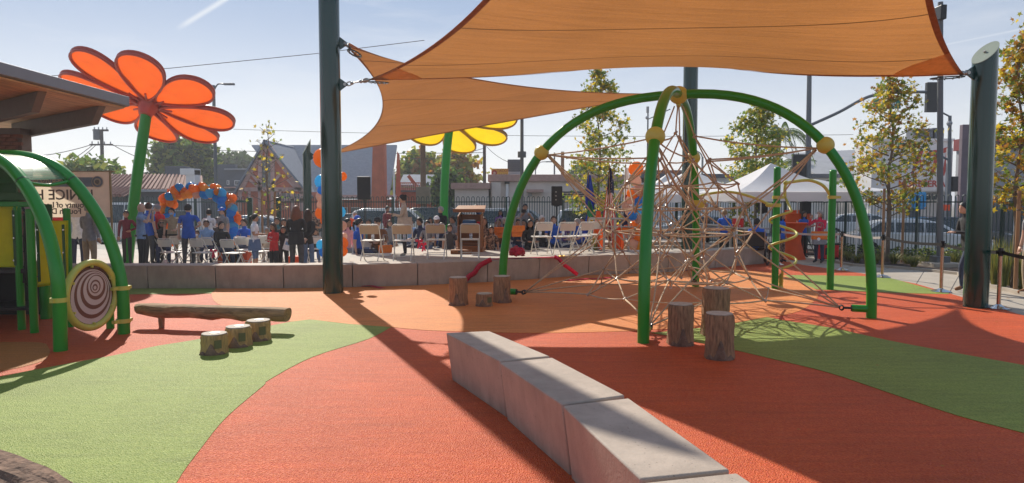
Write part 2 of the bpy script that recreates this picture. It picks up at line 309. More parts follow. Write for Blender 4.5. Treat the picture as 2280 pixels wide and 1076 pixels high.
greenB = curve2(pg([(1745, 613), (1830, 613.5), (1940, 616), (1986, 621), (2038, 635), (2079, 646), (2113, 653)])) + curve2(pg([(2113, 655), (2044, 654), (1963, 651), (1900, 648.5), (1820, 645)])) + curve2(pg([(1814, 644), (1784, 631)]), 2)
sheet('green_surfacing', greenB, .004, M_grn)
greenC = curve2(pg([(1450, 742), (1540, 733), (1632, 721), (1697, 709), (1715, 708), (1750, 715), (1847, 730), (1980, 759), (2135, 788), (2280, 814), (2600, 872), (3000, 930)])) + \
    curve2(pg([(3000, 1190), (2600, 1050), (2280, 965), (2135, 927), (2002, 883), (1843, 830), (1720, 800), (1635, 780), (1550, 762), (1486, 748)]))
sheet('green_surfacing', greenC, .0046, M_grn)
strip = pg([(60, 655), (290, 656), (470, 654)]) + [WALL[i] + seg_norm(WALL, i) * .02 for i in (5, 4, 3)]
sheet('green_surfacing', strip, .0052, M_grn)
sheet('brown_orange_patch', curve2(pg([(-250, 770), (60, 762), (108, 775), (102, 800), (60, 815), (0, 827), (-150, 850)]), 4), .0036, M_brown)  # darker brown-orange patch over the red base
# curved concrete path on the right and the planting bed with kerb
path_in = [G(1660, 568), G(1743, 569.5), G(1787, 590), G(1866, 601), G(1934, 611), G(2040, 632), G(2113, 653), G(2197, 680), G(2290, 706), Vector((11, 6, 0)), Vector((11, -8, 0))]
path_out = [G(1780, 556), G(1858, 572), G(1865, 586), G(1900, 592), G(1980, 596.5), G(2058, 603), G(2136, 612), G(2200, 638), G(2290, 660), Vector((13.8, 8, 0)), Vector((15, -8, 0))]
sheet('path', path_in + path_out[::-1], -.004, M_path)
for i in range(1, 8):
    a, c = path_in[i], path_out[i]; d = (c - a).normalized(); n_ = Vector((-d.y, d.x, 0)) * .006
    b = MB(); b.prism([(p.x, p.y) for p in (a + d * .05 + n_, c - n_ + n_ * 2, c - n_, a + d * .05 - n_)], -.004, -.001); struct('path_joint', b, M_asph)
bed = path_out[1:] + [Vector((20.8, -8, 0)), Vector((20.8, 8, 0)), Vector((13.0, 20.9, 0)), Vector((8.5, 27.2, 0)), Vector((8.2, 24, 0))]
b = MB(); b.prism([(p.x, p.y) for p in bed], -.02, .035); struct('planting_bed', b, M_mulch)
b = MB(); kp = [p + Vector((0, 0, .02)) for p in path_out[1:]]
for i in range(len(kp) - 1):
    a, c = kp[i], kp[i + 1]; d = (c - a).normalized(); n_ = Vector((-d.y, d.x, 0)) * .05
    b.prism([(a + n_).to_tuple()[:2], (c + n_).to_tuple()[:2], (c - n_).to_tuple()[:2], (a - n_).to_tuple()[:2]], -.012, .055 + .001 * i)
struct('kerb', b, M_path)
# stage floor
stage = [WALL[i] + seg_norm(WALL, i) * .45 for i in range(7, 15)] + [Vector((6.4, 21.2, 0)), Vector((4.3, 21.5, 0)), Vector((-2.9, 20.8, 0)), Vector((-3.9, 16.4, 0))]
stage[0] = Vector((-3.35, 14.06, 0))
b = MB(); b.prism([(p.x, p.y) for p in stage], -.01, .44); struct('stage_floor', b, M_flat)
b = MB(); b.prism([(1.6, 18.2), (5.4, 18.6), (5.3, 20.4), (1.7, 20)], .44, .52); b.prism([(1.9, 18.5), (5.2, 18.9), (5.1, 20.2), (2.0, 19.8)], .52, .60); struct('stage_step', b, M_conc)
# ================================================================== seat wall of concrete blocks
sw = root('seat_wall', 'long curved grey concrete seat wall between play surface and plaza', 'wall', (0, 0, 0))
def battered(parent, a, c, na, nc, wid, h, ins=.035, gap=.008, name='block'):
    d = (c - a).normalized(); a = a + d * gap; c = c - d * gap; b = MB()
    bot = [a, c, c + nc * (wid - ins), a + na * (wid - ins)]; top = [a - na * ins, c - nc * ins, c + nc * wid, a + na * wid]
    b.prism([(p.x, p.y) for p in bot], -.005, h, poly_top=[(p.x, p.y) for p in top])
    return part(name, b, M_conc, parent, smooth=40, bevel=.010)
for i in range(len(WALL) - 1):
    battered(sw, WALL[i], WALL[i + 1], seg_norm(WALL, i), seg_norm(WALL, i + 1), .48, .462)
b = MB(); c = G(707, 627); n_ = Vector((0, -1, 0))
b.box((c.x, 13.50, .245), (.15, .03, .16)); b.box((c.x, 13.482, .225), (.085, .02, .095), mi=1); part('step_light', b, [M_dkmet, M_cap], sw)
# near curved bench
bench = root('curved_bench', 'curved bench of chamfered grey concrete blocks in the foreground', 'bench', (0, 0, 0))
H = .46
tops = [[(993, 741), (1090, 737), (1225, 793), (1112, 803)], [(1113, 807), (1230, 796), (1392, 880), (1250, 899)], [(1253, 903), (1400, 886), (1626, 1046), (1425, 1066)], [(1433, 1074), (1640, 1052), (2010, 1300), (1730, 1360)]]
for tp in tops:
    t4 = [G(x, y, H) for x, y in tp]; cen = sum(t4, Vector()) / 4; b = MB()
    ax = (t4[3] - t4[0]).normalized(); nn = Vector((-ax.y, ax.x, 0))
    bot = [p + (nn if (p - cen).dot(nn) < 0 else -nn) * .06 for p in t4]
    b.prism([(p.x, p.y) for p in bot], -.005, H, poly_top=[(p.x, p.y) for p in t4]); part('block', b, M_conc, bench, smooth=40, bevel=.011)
# ================================================================== shade sail posts
def sail_post(label, x, y, ztop, r, slant=(.5, .35), lug=None):
    t = root('shade_post', label, 'post', (x, y, 0)); n = 28; b = MB()
    vs = [(r * math.cos(2 * PI * j / n), r * math.sin(2 * PI * j / n), -.05) for j in range(n)]
    vs += [(vx, vy, ztop + vx * slant[0] / .35 + vy * slant[1] / .35) for vx, vy, _ in vs]
    b.add(vs, [(j, (j + 1) % n, n + (j + 1) % n, n + j) for j in range(n)]); part('shaft', b, M_pole, t, smooth=60)
    b = MB(); top = [(x_ * 1.02, y_ * 1.02, z + .004) for x_, y_, z in vs[n:]]; top2 = [(a, c_, z + .012) for a, c_, z in top]
    b.add(top + top2, [tuple(range(n - 1, -1, -1)), tuple(range(n, 2 * n))] + [(j, (j + 1) % n, n + (j + 1) % n, n + j) for j in range(n)]); cp = part('cap', b, M_cap, t)
    b = MB(); nn = Vector((-slant[0] / .35, -slant[1] / .35, 1)).normalized(); b.cyl(Vector((0, 0, ztop + .01)), Vector((0, 0, ztop + .01)) + nn * .035, .022, .016, 8); part('bolt', b, M_steel, cp)
    if lug:
        for (dx, dy, z) in lug:
            d = Vector((dx, dy, 0)).normalized(); s_ = Vector((-d.y, d.x, 0)) * .012; b = MB()
            pr = [d * (r - .02) + Vector((0, 0, z + .13)), d * (r - .02) + Vector((0, 0, z - .13)), d * (r + .16) + Vector((0, 0, z))]
            b.add([p + s_ for p in pr] + [p - s_ for p in pr], [(0, 1, 2), (5, 4, 3), (0, 3, 4, 1), (1, 4, 5, 2), (2, 5, 3, 0)]); part('lug', b, M_pole, t)
            b = MB(); b.cyl(d * (r + .10) + s_ * 2.4 + Vector((0, 0, z)), d * (r + .10) - s_ * 2.4 + Vector((0, 0, z)), .03, .03, 8); part('bolt', b, M_steel, t)
    return t
pc = G(742, 652); L1 = Vector((-2.62, 12.65, 3.943)); F1 = Vector((1.487, 1.51, 5.897)); B1 = Vector((4.433, 17.846, 5.725)); R1 = Vector((7.12, 10.9, 3.72))
sail_post('tall glossy dark green shade post rising out of the frame left of centre', pc.x, pc.y, 8.3, .188, lug=[(1, -.1, 3.86), (1, .25, 4.62)])
sail_post('glossy dark green shade post with slanted pale cap at the right', 7.52, 11.0, 4.06, .178, slant=(.34, .13), lug=[(-1, -.05, 3.75)])
sail_post('dark green shade post rising behind the rope dome', 4.72, 18.25, 6.6, .19, lug=[(-1, -.2, 4.57), (-1, -.4, 5.85)])
sail_post('slender dark green post with slanted top near the balloon column', -5.98, 20.0, 3.30, .118, slant=(.6, .3), lug=[(1, -.1, 3.03)])
sail_post('dark green shade post carrying the near corner of the large sail', 1.9, .9, 7.2, .19, lug=[(-.5, .8, 6.0)])
# ---- sail fabric material with sewn seams
def sail_mat(name, nrm, step, off, col):
    m = bpy.data.materials.new(name); m.use_nodes = True; t = m.node_tree; out = t.nodes['Material Output']; b = t.nodes['Principled BSDF']; b.inputs['Roughness'].default_value = .8
    tcn = N(t, 'ShaderNodeTexCoord'); d = N(t, 'ShaderNodeVectorMath', operation='DOT_PRODUCT'); d.inputs[1].default_value = nrm; t.links.new(tcn.outputs['Object'], d.inputs[0])
    a = N(t, 'ShaderNodeMath', operation='MULTIPLY_ADD'); a.inputs[1].default_value = 1 / step; a.inputs[2].default_value = off + 50; t.links.new(d.outputs['Value'], a.inputs[0])
    fr = N(t, 'ShaderNodeMath', operation='FRACT'); t.links.new(a.outputs[0], fr.inputs[0])
    lt = N(t, 'ShaderNodeMath', operation='LESS_THAN'); lt.inputs[1].default_value = .030 / step; t.links.new(fr.outputs[0], lt.inputs[0])
    n = N(t, 'ShaderNodeTexNoise'); n.inputs['Scale'].default_value = 22; n.inputs['Detail'].default_value = 6; n.inputs['Roughness'].default_value = .85; t.links.new(tcn.outputs['Object'], n.inputs['Vector'])
    n3 = N(t, 'ShaderNodeTexNoise'); n3.inputs['Scale'].default_value = .7; n3.inputs['Detail'].default_value = 3; t.links.new(tcn.outputs['Object'], n3.inputs['Vector'])
    avg = N(t, 'ShaderNodeMath', operation='MULTIPLY_ADD'); avg.inputs[1].default_value = .45; t.links.new(n3.outputs[0], avg.inputs[0]); sc2 = N(t, 'ShaderNodeMath', operation='MULTIPLY'); sc2.inputs[1].default_value = .55
    t.links.new(n.outputs[0], sc2.inputs[0]); t.links.new(sc2.outputs[0], avg.inputs[2])
    r = N(t, 'ShaderNodeValToRGB'); r.color_ramp.elements[0].position = .34; r.color_ramp.elements[1].position = .66
    r.color_ramp.elements[0].color = (*[c_ * .84 for c_ in col], 1); r.color_ramp.elements[1].color = (*[min(1, c_ * 1.16) for c_ in col], 1); t.links.new(avg.outputs[0], r.inputs[0])
    mxn = N(t, 'ShaderNodeMix', data_type='RGBA'); t.links.new(lt.outputs[0], mxn.inputs[0]); t.links.new(r.outputs[0], mxn.inputs[6]); mxn.inputs[7].default_value = (*[c_ * .35 for c_ in col], 1)
    t.links.new(mxn.outputs[2], b.inputs['Base Color'])
    wm = N(t, 'ShaderNodeMapping'); wm.inputs['Scale'].default_value = (.35, 3.2, 1); wm.inputs['Rotation'].default_value = (0, 0, R(10)); t.links.new(tcn.outputs['Object'], wm.inputs[0]); wn = N(t, 'ShaderNodeTexNoise'); wn.inputs['Scale'].default_value = 1.3; wn.inputs['Detail'].default_value = 3; t.links.new(wm.outputs[0], wn.inputs['Vector'])
    wb = N(t, 'ShaderNodeBump'); wb.inputs['Strength'].default_value = .55; wb.inputs['Distance'].default_value = .09; t.links.new(wn.outputs[0], wb.inputs['Height']); t.links.new(wb.outputs[0], b.inputs['Normal'])
    tr = N(t, 'ShaderNodeBsdfTranslucent'); t.links.new(mxn.outputs[2], tr.inputs[0]); t.links.new(wb.outputs[0], tr.inputs[1]); ms = N(t, 'ShaderNodeMixShader'); ms.inputs[0].default_value = .56
    t.links.new(b.outputs[0], ms.inputs[1]); t.links.new(tr.outputs[0], ms.inputs[2])
    t.links.new(ms.outputs[0], out.inputs[0]); return m
M_sail = sail_mat('sail_fabric', (.177, .984, 0), 1.45, .25, (.44, .185, .055)); M_sail2 = sail_mat('sail_fabric_dark', (-.45, .89, 0), 1.9, .1, (.35, .14, .045))
M_web = mat('sail_webbing', (.48, .24, .12), .8, var=.15, scale=12, trans=.5); M_patch = mat('sail_patch', (.80, .47, .24), .8, var=.1, scale=12, trans=.62)
def edge(a, c_, cen, sag, n):
    a = np.array(a); c_ = np.array(c_); t = np.linspace(0, 1, n)[:, None]; m_ = (a + c_) / 2; d = np.array(cen) - m_; d = d / np.linalg.norm(d); return a + (c_ - a) * t + d * sag * 4 * t * (1 - t)
def grid_part(name, g, m, parent, thick=.004):
    nI, nJ = g.shape[:2]; b = MB(); vs = [tuple(p) for p in g.reshape(-1, 3)]
    b.add(vs, [(i * nJ + j, (i + 1) * nJ + j, (i + 1) * nJ + j + 1, i * nJ + j + 1) for i in range(nI - 1) for j in range(nJ - 1)]); return part(name, b, m, parent, smooth=180)
def relax(g, it=1500, load=.0015):
    for _ in range(it):
        g[1:-1, 1:-1] = (g[2:, 1:-1] + g[:-2, 1:-1] + g[1:-1, 2:] + g[1:-1, :-2]) / 4; g[1:-1, 1:-1, 2] -= load
    return g
def border(e, inner, name, parent, m, wdt=.075):
    """webbing strip hemmed along an edge, a few mm under the fabric"""
    b = MB(); n = len(e); vs = []
    for i in range(n):
        d = Vector(inner[i]) - Vector(e[i]); d = d.normalized() if d.length > 1e-6 else Vector((0, 0, 1)); p = Vector(e[i])
        vs += [p - d * .004 - Vector((0, 0, .006)), p + d * wdt - Vector((0, 0, .006)), p + d * wdt - Vector((0, 0, .010)), p - d * .004 - Vector((0, 0, .010))]
    for i in range(n - 1):
        for k in range(4): b.add([], []); b.f.append((i * 4 + k, i * 4 + (k + 1) % 4, (i + 1) * 4 + (k + 1) % 4, (i + 1) * 4 + k)); b.m.append(0)
    b.v = [tuple(v) for v in vs]; part(name, b, m, parent, smooth=60)
def corner_kit(parent, corner, inward, anchor, size=.34, label=None):
    """perforated horseshoe plate, shackles and turnbuckle"""
    c = Vector(corner); d = Vector(inward).normalized(); s_ = d.cross(Vector((0, 0, 1))).normalized(); u = s_.cross(d).normalized(); low = -u if u.z > 0 else u
    b = MB(); n = 22; ro = size; ri = size * .62; base = c + d * .02 + low * .045; vs = []
    for k in range(n):
        a = 2 * PI * k / n
        for rr, zz in ((ro, 0), (ro, .012), (ri, .012), (ri, 0)):
            vs.append(base + d * (rr * 1.25 * math.cos(a) + ro * 1.1) + s_ * rr * .62 * math.sin(a) + low * zz)
    b.add(vs, [(k * 4 + q, ((k + 1) % n) * 4 + q, ((k + 1) % n) * 4 + (q + 1) % 4, k * 4 + (q + 1) % 4) for k in range(n) for q in range(4)]); pl = part('corner_plate', b, M_dkmet, parent)
    b = MB()
    for k in range(0, n, 2):
        a = 2 * PI * k / n; rr = (ro + ri) / 2; q = base + d * (rr * 1.25 * math.cos(a) + ro * 1.1) + s_ * rr * .62 * math.sin(a) + low * .014
        b.cyl(q, q + low * .012, .012, .012, 6)
    o = part('rivets', b, M_chrome, pl); o['kind'] = 'stuff'
    a0 = c + d * .05; a1 = Vector(anchor); v = a1 - a0; Ln = v.length
    b = MB(); b.tube([a0 + v * .05, a0 + v * .35], .022, 8); b.ball(a0 + v * .40, .035, 8); b.tube([a0 + v * .42, a0 + v * .72], .013, 8); b.ball(a0 + v * .75, .034, 8); part('turnbuckle', b, M_steel, parent, smooth=50)
    ring = []
    w1 = v.normalized(); w2 = w1.cross(Vector((0, 0, 1))).normalized()
    for cc in (.86, .22):
        b = MB(); b.tube([a0 + v * cc + (w1 * math.cos(q * PI / 5) * .06 + Vector((0, 0, 1)) * math.sin(q * PI / 5) * .035) for q in range(10)], .011, 6, closed=True); part('shackle', b, M_steel, parent)
def patch(parent, corner, inward, size):
    c = Vector(corner); d = Vector(inward).normalized(); s_ = d.cross(Vector((0, 0, 1))).normalized(); u = s_.cross(d).normalized(); low = -u if u.z > 0 else u
NG = 33
s1 = root('shade_sail', 'large tan four cornered shade sail stretched overhead', 'shade sail', (0, 0, 0))
cen = (np.array(L1) + np.array(B1) + np.array(R1) + np.array(F1)) / 4 - np.array((0, 0, 1.347))
e0 = edge(L1, B1, cen, 1.953, NG); e1 = edge(B1, R1, cen, 2.5, NG); e2 = edge(F1, R1, cen, .733, NG); e3 = edge(L1, F1, cen, 1.149, NG)
u = np.linspace(0, 1, NG)[:, None, None]; v = np.linspace(0, 1, NG)[None, :, None]
g = (1 - u) * e0[None] + u * e2[None] + (1 - v) * e3[:, None] + v * e1[:, None] - ((1 - u) * (1 - v) * np.array(L1) + (1 - u) * v * np.array(B1) + u * (1 - v) * np.array(F1) + u * v * np.array(R1))
g = relax(g); grid_part('fabric', g, M_sail, s1)
border(g[0], g[1], 'hem', s1, M_web); border(g[-1], g[-2], 'hem', s1, M_web); border(g[:, 0], g[:, 1], 'hem', s1, M_web); border(g[:, -1], g[:, -2], 'hem', s1, M_web)
def corner_patch(g, ci, cj, rad, parent):
    """doubled fabric sewn into the corner, lying just under the sail"""
    nI, nJ = g.shape[:2]; k = 6; I = range(0, k) if ci == 0 else range(nI - k, nI); J = range(0, k) if cj == 0 else range(nJ - k, nJ)
    sub = g[np.ix_(list(I), list(J))]; c = g[0 if ci == 0 else -1, 0 if cj == 0 else -1]; p = sub.copy()
    for i in range(k):
        for j in range(k):
            d = p[i, j] - c; L = np.linalg.norm(d)
            if L > rad: p[i, j] = c + d * (rad / L)
            p[i, j, 2] -= .018
    grid_part('corner_patch', p, M_patch, parent)
corner_patch(g, 0, 0, 1.0, s1); corner_patch(g, 1, 1, 1.1, s1)
corner_kit(s1, L1, Vector(cen) - L1, (pc.x + .29, pc.y - .02, 3.86), .17)
corner_kit(s1, R1, Vector(cen) - R1, (7.52 - .29, 10.98, 3.75), .22)
corner_kit(s1, B1, Vector(cen) - B1, (4.72 - .27, 18.15, 5.85), .2)
corner_kit(s1, F1, Vector(cen) - F1, (1.75, 1.15, 6.0), .2)
s2 = root('shade_sail', 'smaller three cornered brown shade sail behind the large one', 'shade sail', (0, 0, 0))
A2 = Vector((-2.97, 12.62, 4.53)); B2 = Vector((-5.54, 19.98, 3.03)); C2 = Vector((4.13, 18.23, 4.57))
cen2 = (np.array(A2) + np.array(B2) + np.array(C2)) / 3 - np.array((0, 0, .45))
f0 = edge(A2, B2, cen2, 1.10, NG); f1 = edge(B2, C2, cen2, .33, NG); f2 = edge(C2, A2, cen2, .56, NG)[::-1]
# fan grid from corner A to edge B-C: rows from A (collapsed) outward
g2 = np.zeros((NG, NG, 3)); u = np.linspace(0, 1, NG)
for i in range(NG):
    for j in range(NG):
        t_ = j / (NG - 1); g2[i, j] = f0[i] * (1 - t_) + f2[i] * t_ + (f1[j] - (f1[0] * (1 - t_) + f1[-1] * t_)) * u[i] ** 1.2
for _ in range(400):
    g2[1:-1, 1:-1] = (g2[2:, 1:-1] + g2[:-2, 1:-1] + g2[1:-1, 2:] + g2[1:-1, :-2]) / 4
grid_part('fabric', g2, M_sail2, s2)
border(f0, g2[:, 1], 'hem', s2, M_web); border(f1, g2[-2], 'hem', s2, M_web); border(f2, g2[:, -2], 'hem', s2, M_web)
corner_kit(s2, A2, Vector(cen2) - A2, (pc.x + .27, pc.y + .04, 4.62), .16)
corner_kit(s2, B2, Vector(cen2) - B2, (-5.78, 19.97, 3.03), .12)
corner_kit(s2, C2, Vector(cen2) - C2, (4.72 - .3, 18.2, 4.57), .14)
# ================================================================== rope dome climber
DC = Vector((2.64, 10.93, 0)); Dn = Vector((1.59, 8.18, 0)); Df = Vector((3.70, 13.69, 0)); Dr = Vector((5.28, 9.95, 0)); Dl = Vector((-.17, 11.97, 0))
HD = 3.40; EX = 2.45
dome = root('rope_dome_climber', 'green arched dome climber with yellow balls and tan rope net', 'climbing dome', DC)
def arch_pt(leg, s):  # s 0 at the leg, 1 at the apex
    q = leg - DC; k = 1 - s; return Vector((q.x * k, q.y * k, HD * max(0, 1 - k ** EX) ** (1 / EX)))
for leg in (Dn, Df, Dr, Dl):
    pts = []
    for i in range(25):
        a = PI / 2 * i / 24; k = math.cos(a) ** (2 / EX); pts.append(Vector(((leg - DC).x * k, (leg - DC).y * k, HD * math.sin(a) ** (2 / EX))))
    pts[0].z = -.02; b = MB(); b.tube(pts, .073, 18); ar = part('arch', b, M_green, dome, smooth=60)
    d = (DC - leg).normalized(); b = MB(); q = leg - DC; b.cyl(q + d * .03 + Vector((0, 0, .13)), q + d * .26 + Vector((0, 0, .13)), .055, .055, 14); lugp = part('anchor_sleeve', b, M_green, dome, smooth=40)
    b = MB(); b.cyl(q + d * .26 + Vector((0, 0, .13)), q + d * .275 + Vector((0, 0, .13)), .047, .047, 14); b.tube([q + d * .27 + Vector((0, 0, .13)), q + d * .37 + Vector((0, 0, .13))], .018, 6)
    for k in range(3):
        rg = [q + d * (.40 + .03 * math.cos(t * PI / 4)) + Vector((-d.y, d.x, 0)) * (k - 1) * .035 + Vector((0, 0, .13 + .035 * math.sin(t * PI / 4))) for t in range(8)]; b.tube(rg, .009, 5, closed=True)
    o = part('shackles', b, M_dkmet, dome); o['kind'] = 'stuff'
BALLS = {}
for nm, leg, s in (('n', Dn, .24), ('f', Df, .24), ('r', Dr, .24), ('l', Dl, .24)):
    c = arch_pt(leg, s); BALLS[nm] = c; b = MB(); b.ball(c, .128, 24); part('ball', b, M_ylw, dome, smooth=180)
b = MB(); b.ball(Vector((0, 0, HD - .01)), .15, 24, squash=(1, 1, .95)); b.cyl((0, 0, HD - .2), (0, 0, HD - .10), .03, .05, 10); part('hub', b, M_ylw, dome, smooth=60)
rr = random.Random(3)
def rope(p, q, sag=.0, r=.0115, n=5):
    p = Vector(p); q = Vector(q); b = MB(); pts = []
    off = Vector((rr.uniform(-1, 1), rr.uniform(-1, 1), 0)) * .02 * (q - p).length
    for i in range(n):
        t = i / (n - 1); pts.append(p.lerp(q, t) + (Vector((0, 0, -sag)) + off) * 4 * t * (1 - t))
    b.tube(pts, r, 6); return part('rope', b, M_rope, dome, smooth=180)
clamp_me = MB().cyl((0, 0, -.032), (0, 0, .032), .023, .019, 8).mesh('clamp', M_clamp, 60)
def clamp(p, d=None):
    o = put('clamp', clamp_me, dome, p); o.rotation_euler = (Vector(d) if d is not None else Vector((rr.uniform(-1, 1), rr.uniform(-1, 1), .6))).to_track_quat('Z', 'Y').to_euler(); return o
LV = [(3.22, .06, 4, 0), (2.74, .24, 4, 0), (2.36, .52, 8, .5), (1.96, .86, 8, 0), (1.62, 1.18, 8, .5), (1.24, 1.16, 8, 0), (.88, 1.02, 8, .5), (.55, 1.16, 8, 0), (.27, 1.50, 8, .5)]
nodes = []
a0 = math.atan2((Dn - DC).y, (Dn - DC).x)
for (z, r, n, ph) in LV:
    row = []
    for k in range(n):
        a = a0 + 2 * PI * (k + ph) / n + rr.uniform(-.06, .06); jr = r * rr.uniform(.93, 1.07); row.append(Vector((jr * math.cos(a), jr * math.sin(a), z + (rr.uniform(-.04, .04) if r > .1 else 0))))
    nodes.append(row)
def near(row, p, k): return sorted(row, key=lambda q: (q - p).length)[:k]
for k in range(4): rope(nodes[0][k], nodes[1][k])
for k in range(8): rope(near(nodes[1], nodes[2][k], 1)[0], nodes[2][k])
for i in range(2, 8):
    st = 0 if LV[i][3] == 0 else 1
    for k in range(8):
        rope(nodes[i][k], nodes[i + 1][k], .0)
        rope(nodes[i][k], nodes[i + 1][(k + (1 if st else -1)) % 8], .0)
for i in (3, 4, 5, 7, 8):
    row = nodes[i]
    for k in range(8): rope(row[k], row[(k + 1) % 8], .03)
inner = []
for (z, r, ph) in ((1.95, .22, 0), (1.62, .45, .5), (1.25, .50, 0), (.80, .42, .5), (.42, .60, 0)):
    inner.append([Vector((r * math.cos(a0 + 2 * PI * (k + ph) / 6), r * math.sin(a0 + 2 * PI * (k + ph) / 6), z + rr.uniform(-.04, .04))) for k in range(6)])
for i in range(4):
    for k in range(6): rope(inner[i][k], inner[i + 1][k]); rope(inner[i][k], inner[i + 1][(k + (1 if i % 2 else -1)) % 6])
for k in range(0, 6, 2): rope(inner[0][k], near(nodes[2], inner[0][k], 1)[0])
for k in range(6): rope(inner[2][k], inner[2][(k + 1) % 6], .02); rope(inner[2][k], near(nodes[5], inner[2][k], 1)[0]); rope(inner[4][k], near(nodes[7], inner[4][k], 1)[0])
for nm, leg in (('n', Dn), ('f', Df), ('r', Dr), ('l', Dl)):
    c = BALLS[nm]; inn = c - Vector((c.x, c.y, 0)).normalized() * .12 - Vector((0, 0, .04)); sd = Vector((-c.y, c.x, 0)).normalized() * .03
    for j, p in enumerate(near(nodes[4], inn, 2)):
        rope(inn + sd * (1 if j else -1), p, .04, .012); rope(inn + sd * (.3 if j else -.3) - Vector((0, 0, .03)), p + Vector((0, 0, -.05)), .08, .012)
    for p in near(nodes[2], inn, 2): rope(inn, p, .03, .012)
    for p in near(nodes[1], inn, 1): rope(inn, p, .04, .012)
    for p in near(nodes[5], inn, 1): rope(inn, p, .03)
    q = leg - DC; q = q * (1 - .42 / q.length) + Vector((0, 0, .13))
    for p in near(nodes[8], q, 2): rope(q, p, -.01, .0125)
    for p in near(nodes[7], q, 1): rope(q, p, -.01, .011)
    for p in near(nodes[5], q, 2): rope(q, p, 0, .011)
for i in (1, 2, 3, 4, 5, 6, 7, 8):
    for k, p in enumerate(nodes[i]): clamp(p, None if i < 8 else Vector((p.x, p.y, 0)) * -1 + Vector((0, 0, .8)))
for row in inner[1:]:
    for p in row: clamp(p)
# yellow bowl seat hanging behind the net
cb = P(1552, 446, 13.0) - DC; prof = [(.02, -.20), (.10, -.185), (.155, -.12), (.175, -.03), (.18, 0), (.17, 0), (.145, -.11), (.09, -.17), (.01, -.185)]
b = MB(); b.lathe(prof, cb, 20); part('bowl_seat', b, M_ylw, dome, smooth=60)
# ================================================================== spiral climber
SP = G(1725, 643); SQ = G(1848, 645)
spi = root('spiral_climber', 'two green posts joined by a yellow arch with a spiral bar', 'climber', SP)
dq = SQ - SP
for q, zt in ((Vector((0, 0, 0)), 2.36), (dq, 2.30)):
    b = MB(); b.cyl(q + Vector((0, 0, -.02)), q + Vector((0, 0, zt)), .066, .066, 16); b.ball(q + Vector((0, 0, zt)), .066, 12, squash=(1, 1, .4)); part('post', b, M_green, spi, smooth=50)
    b = MB(); b.cyl(q + Vector((0, 0, 1.76)), q + Vector((0, 0, 1.82)), .085, .085, 16); b.box(q + Vector((.11, -.01, 1.79)), (.08, .05, .05)); part('clamp', b, M_ylw, spi, smooth=50)
b = MB(); b.cyl(Vector((0, 0, 1.60)), Vector((0, 0, 1.67)), .085, .085, 16); b.ball(Vector((-.13, 0, 1.64)), .06, 10, squash=(1.6, .7, .7)); part('clamp', b, M_ylw, spi, smooth=50)
b = MB(); b.tube(smooth_pts([Vector((.16, .0, 1.80)), Vector((.17, 0, 2.04)), Vector((.36, .02, 2.10)), Vector((.65, .03, 2.12)), dq * .82 + Vector((0, 0, 2.02)), dq * .95 + Vector((0, 0, 1.84)), dq + Vector((-.08, 0, 1.79))], 6), .030, 10); b.ball((.17, 0, 2.07), .05, 10); part('overhead_bar', b, M_ylw, spi, smooth=180)
b = MB(); b.tube(smooth_pts([Vector((-.12, 0, 1.64)), Vector((-.45, .12, 1.80)), Vector((-.85, .3, 1.90)), Vector((-1.3, .5, 1.84)), Vector((-1.55, .6, 1.70))], 6), .026, 10); part('reach_bar', b, M_ylw, spi, smooth=180)
pts = []
for i in range(61):
    t = i / 60; a = -PI * .6 + t * 2 * PI * 2.1; pts.append(Vector((.14 + .26 * math.cos(a), .0 + .20 * math.sin(a), .42 + 1.10 * t)))
pts = [Vector((.12, .0, .0)), Vector((.12, -.06, .30))] + pts + [Vector((.16, .0, 1.80))]
b = MB(); b.tube(pts, .024, 8); part('spiral_bar', b, M_ylw, spi, smooth=180)
b = MB(); b.lathe([(.05, .0), (.035, .1), (.045, .14), (.035, .2), (.045, .24), (.03, .3)], (.12, 0, 0), 12); part('spring_foot', b, M_ylw, spi, smooth=50)
# ================================================================== play house dome on the left
ph = root('playhouse_dome', 'green tubular play house dome with lime panels at the left edge', 'play structure', (0, 0, 0))
def W(px, py, Y): return P(px, py, Y)
g1 = G(135, 781); g2_ = G(276, 743)
archA = [g1, W(133, 690, g1.y), W(127, 610, g1.y + .0), W(110, 530, g1.y + .05), W(84, 462, g1.y + .12), W(50, 405, g1.y + .22), W(8, 362, g1.y + .38), W(-60, 340, g1.y + .6), W(-170, 335, g1.y + .9), W(-330, 360, g1.y + 1.1)]
archB = [g2_, W(274, 660, g2_.y), W(262, 590, g2_.y), W(236, 515, g2_.y), W(200, 452, g2_.y - .02), W(160, 402, g2_.y - .03), W(112, 366, g2_.y - .03), W(52, 349, g2_.y - .03), W(-20, 347, g2_.y), W(-150, 350, g2_.y + .1), W(-300, 380, g2_.y + .2)]
off = Vector((-.20, .33, 0))
for nm, A, rad in (('arch', archA, .073), ('arch', archB, .073), ('arch', [p + off for p in archB[:7]] + [archB[7] + off * .4], .07)):
    A = [A[0] + Vector((0, 0, -.02))] + A[1:]; b = MB(); b.tube(smooth_pts(A, 5), rad, 18); a_ = part('arch', b, M_green, ph, smooth=60)
for A, k in ((archA, 5), (archB, 5)):
    p = A[k]; d = (A[k + 1] - A[k - 1]).normalized(); b = MB(); b.tube([p - d * .012, p + d * .012], .0755, 18); part('joint_ring', b, M_green2, ph, smooth=50)
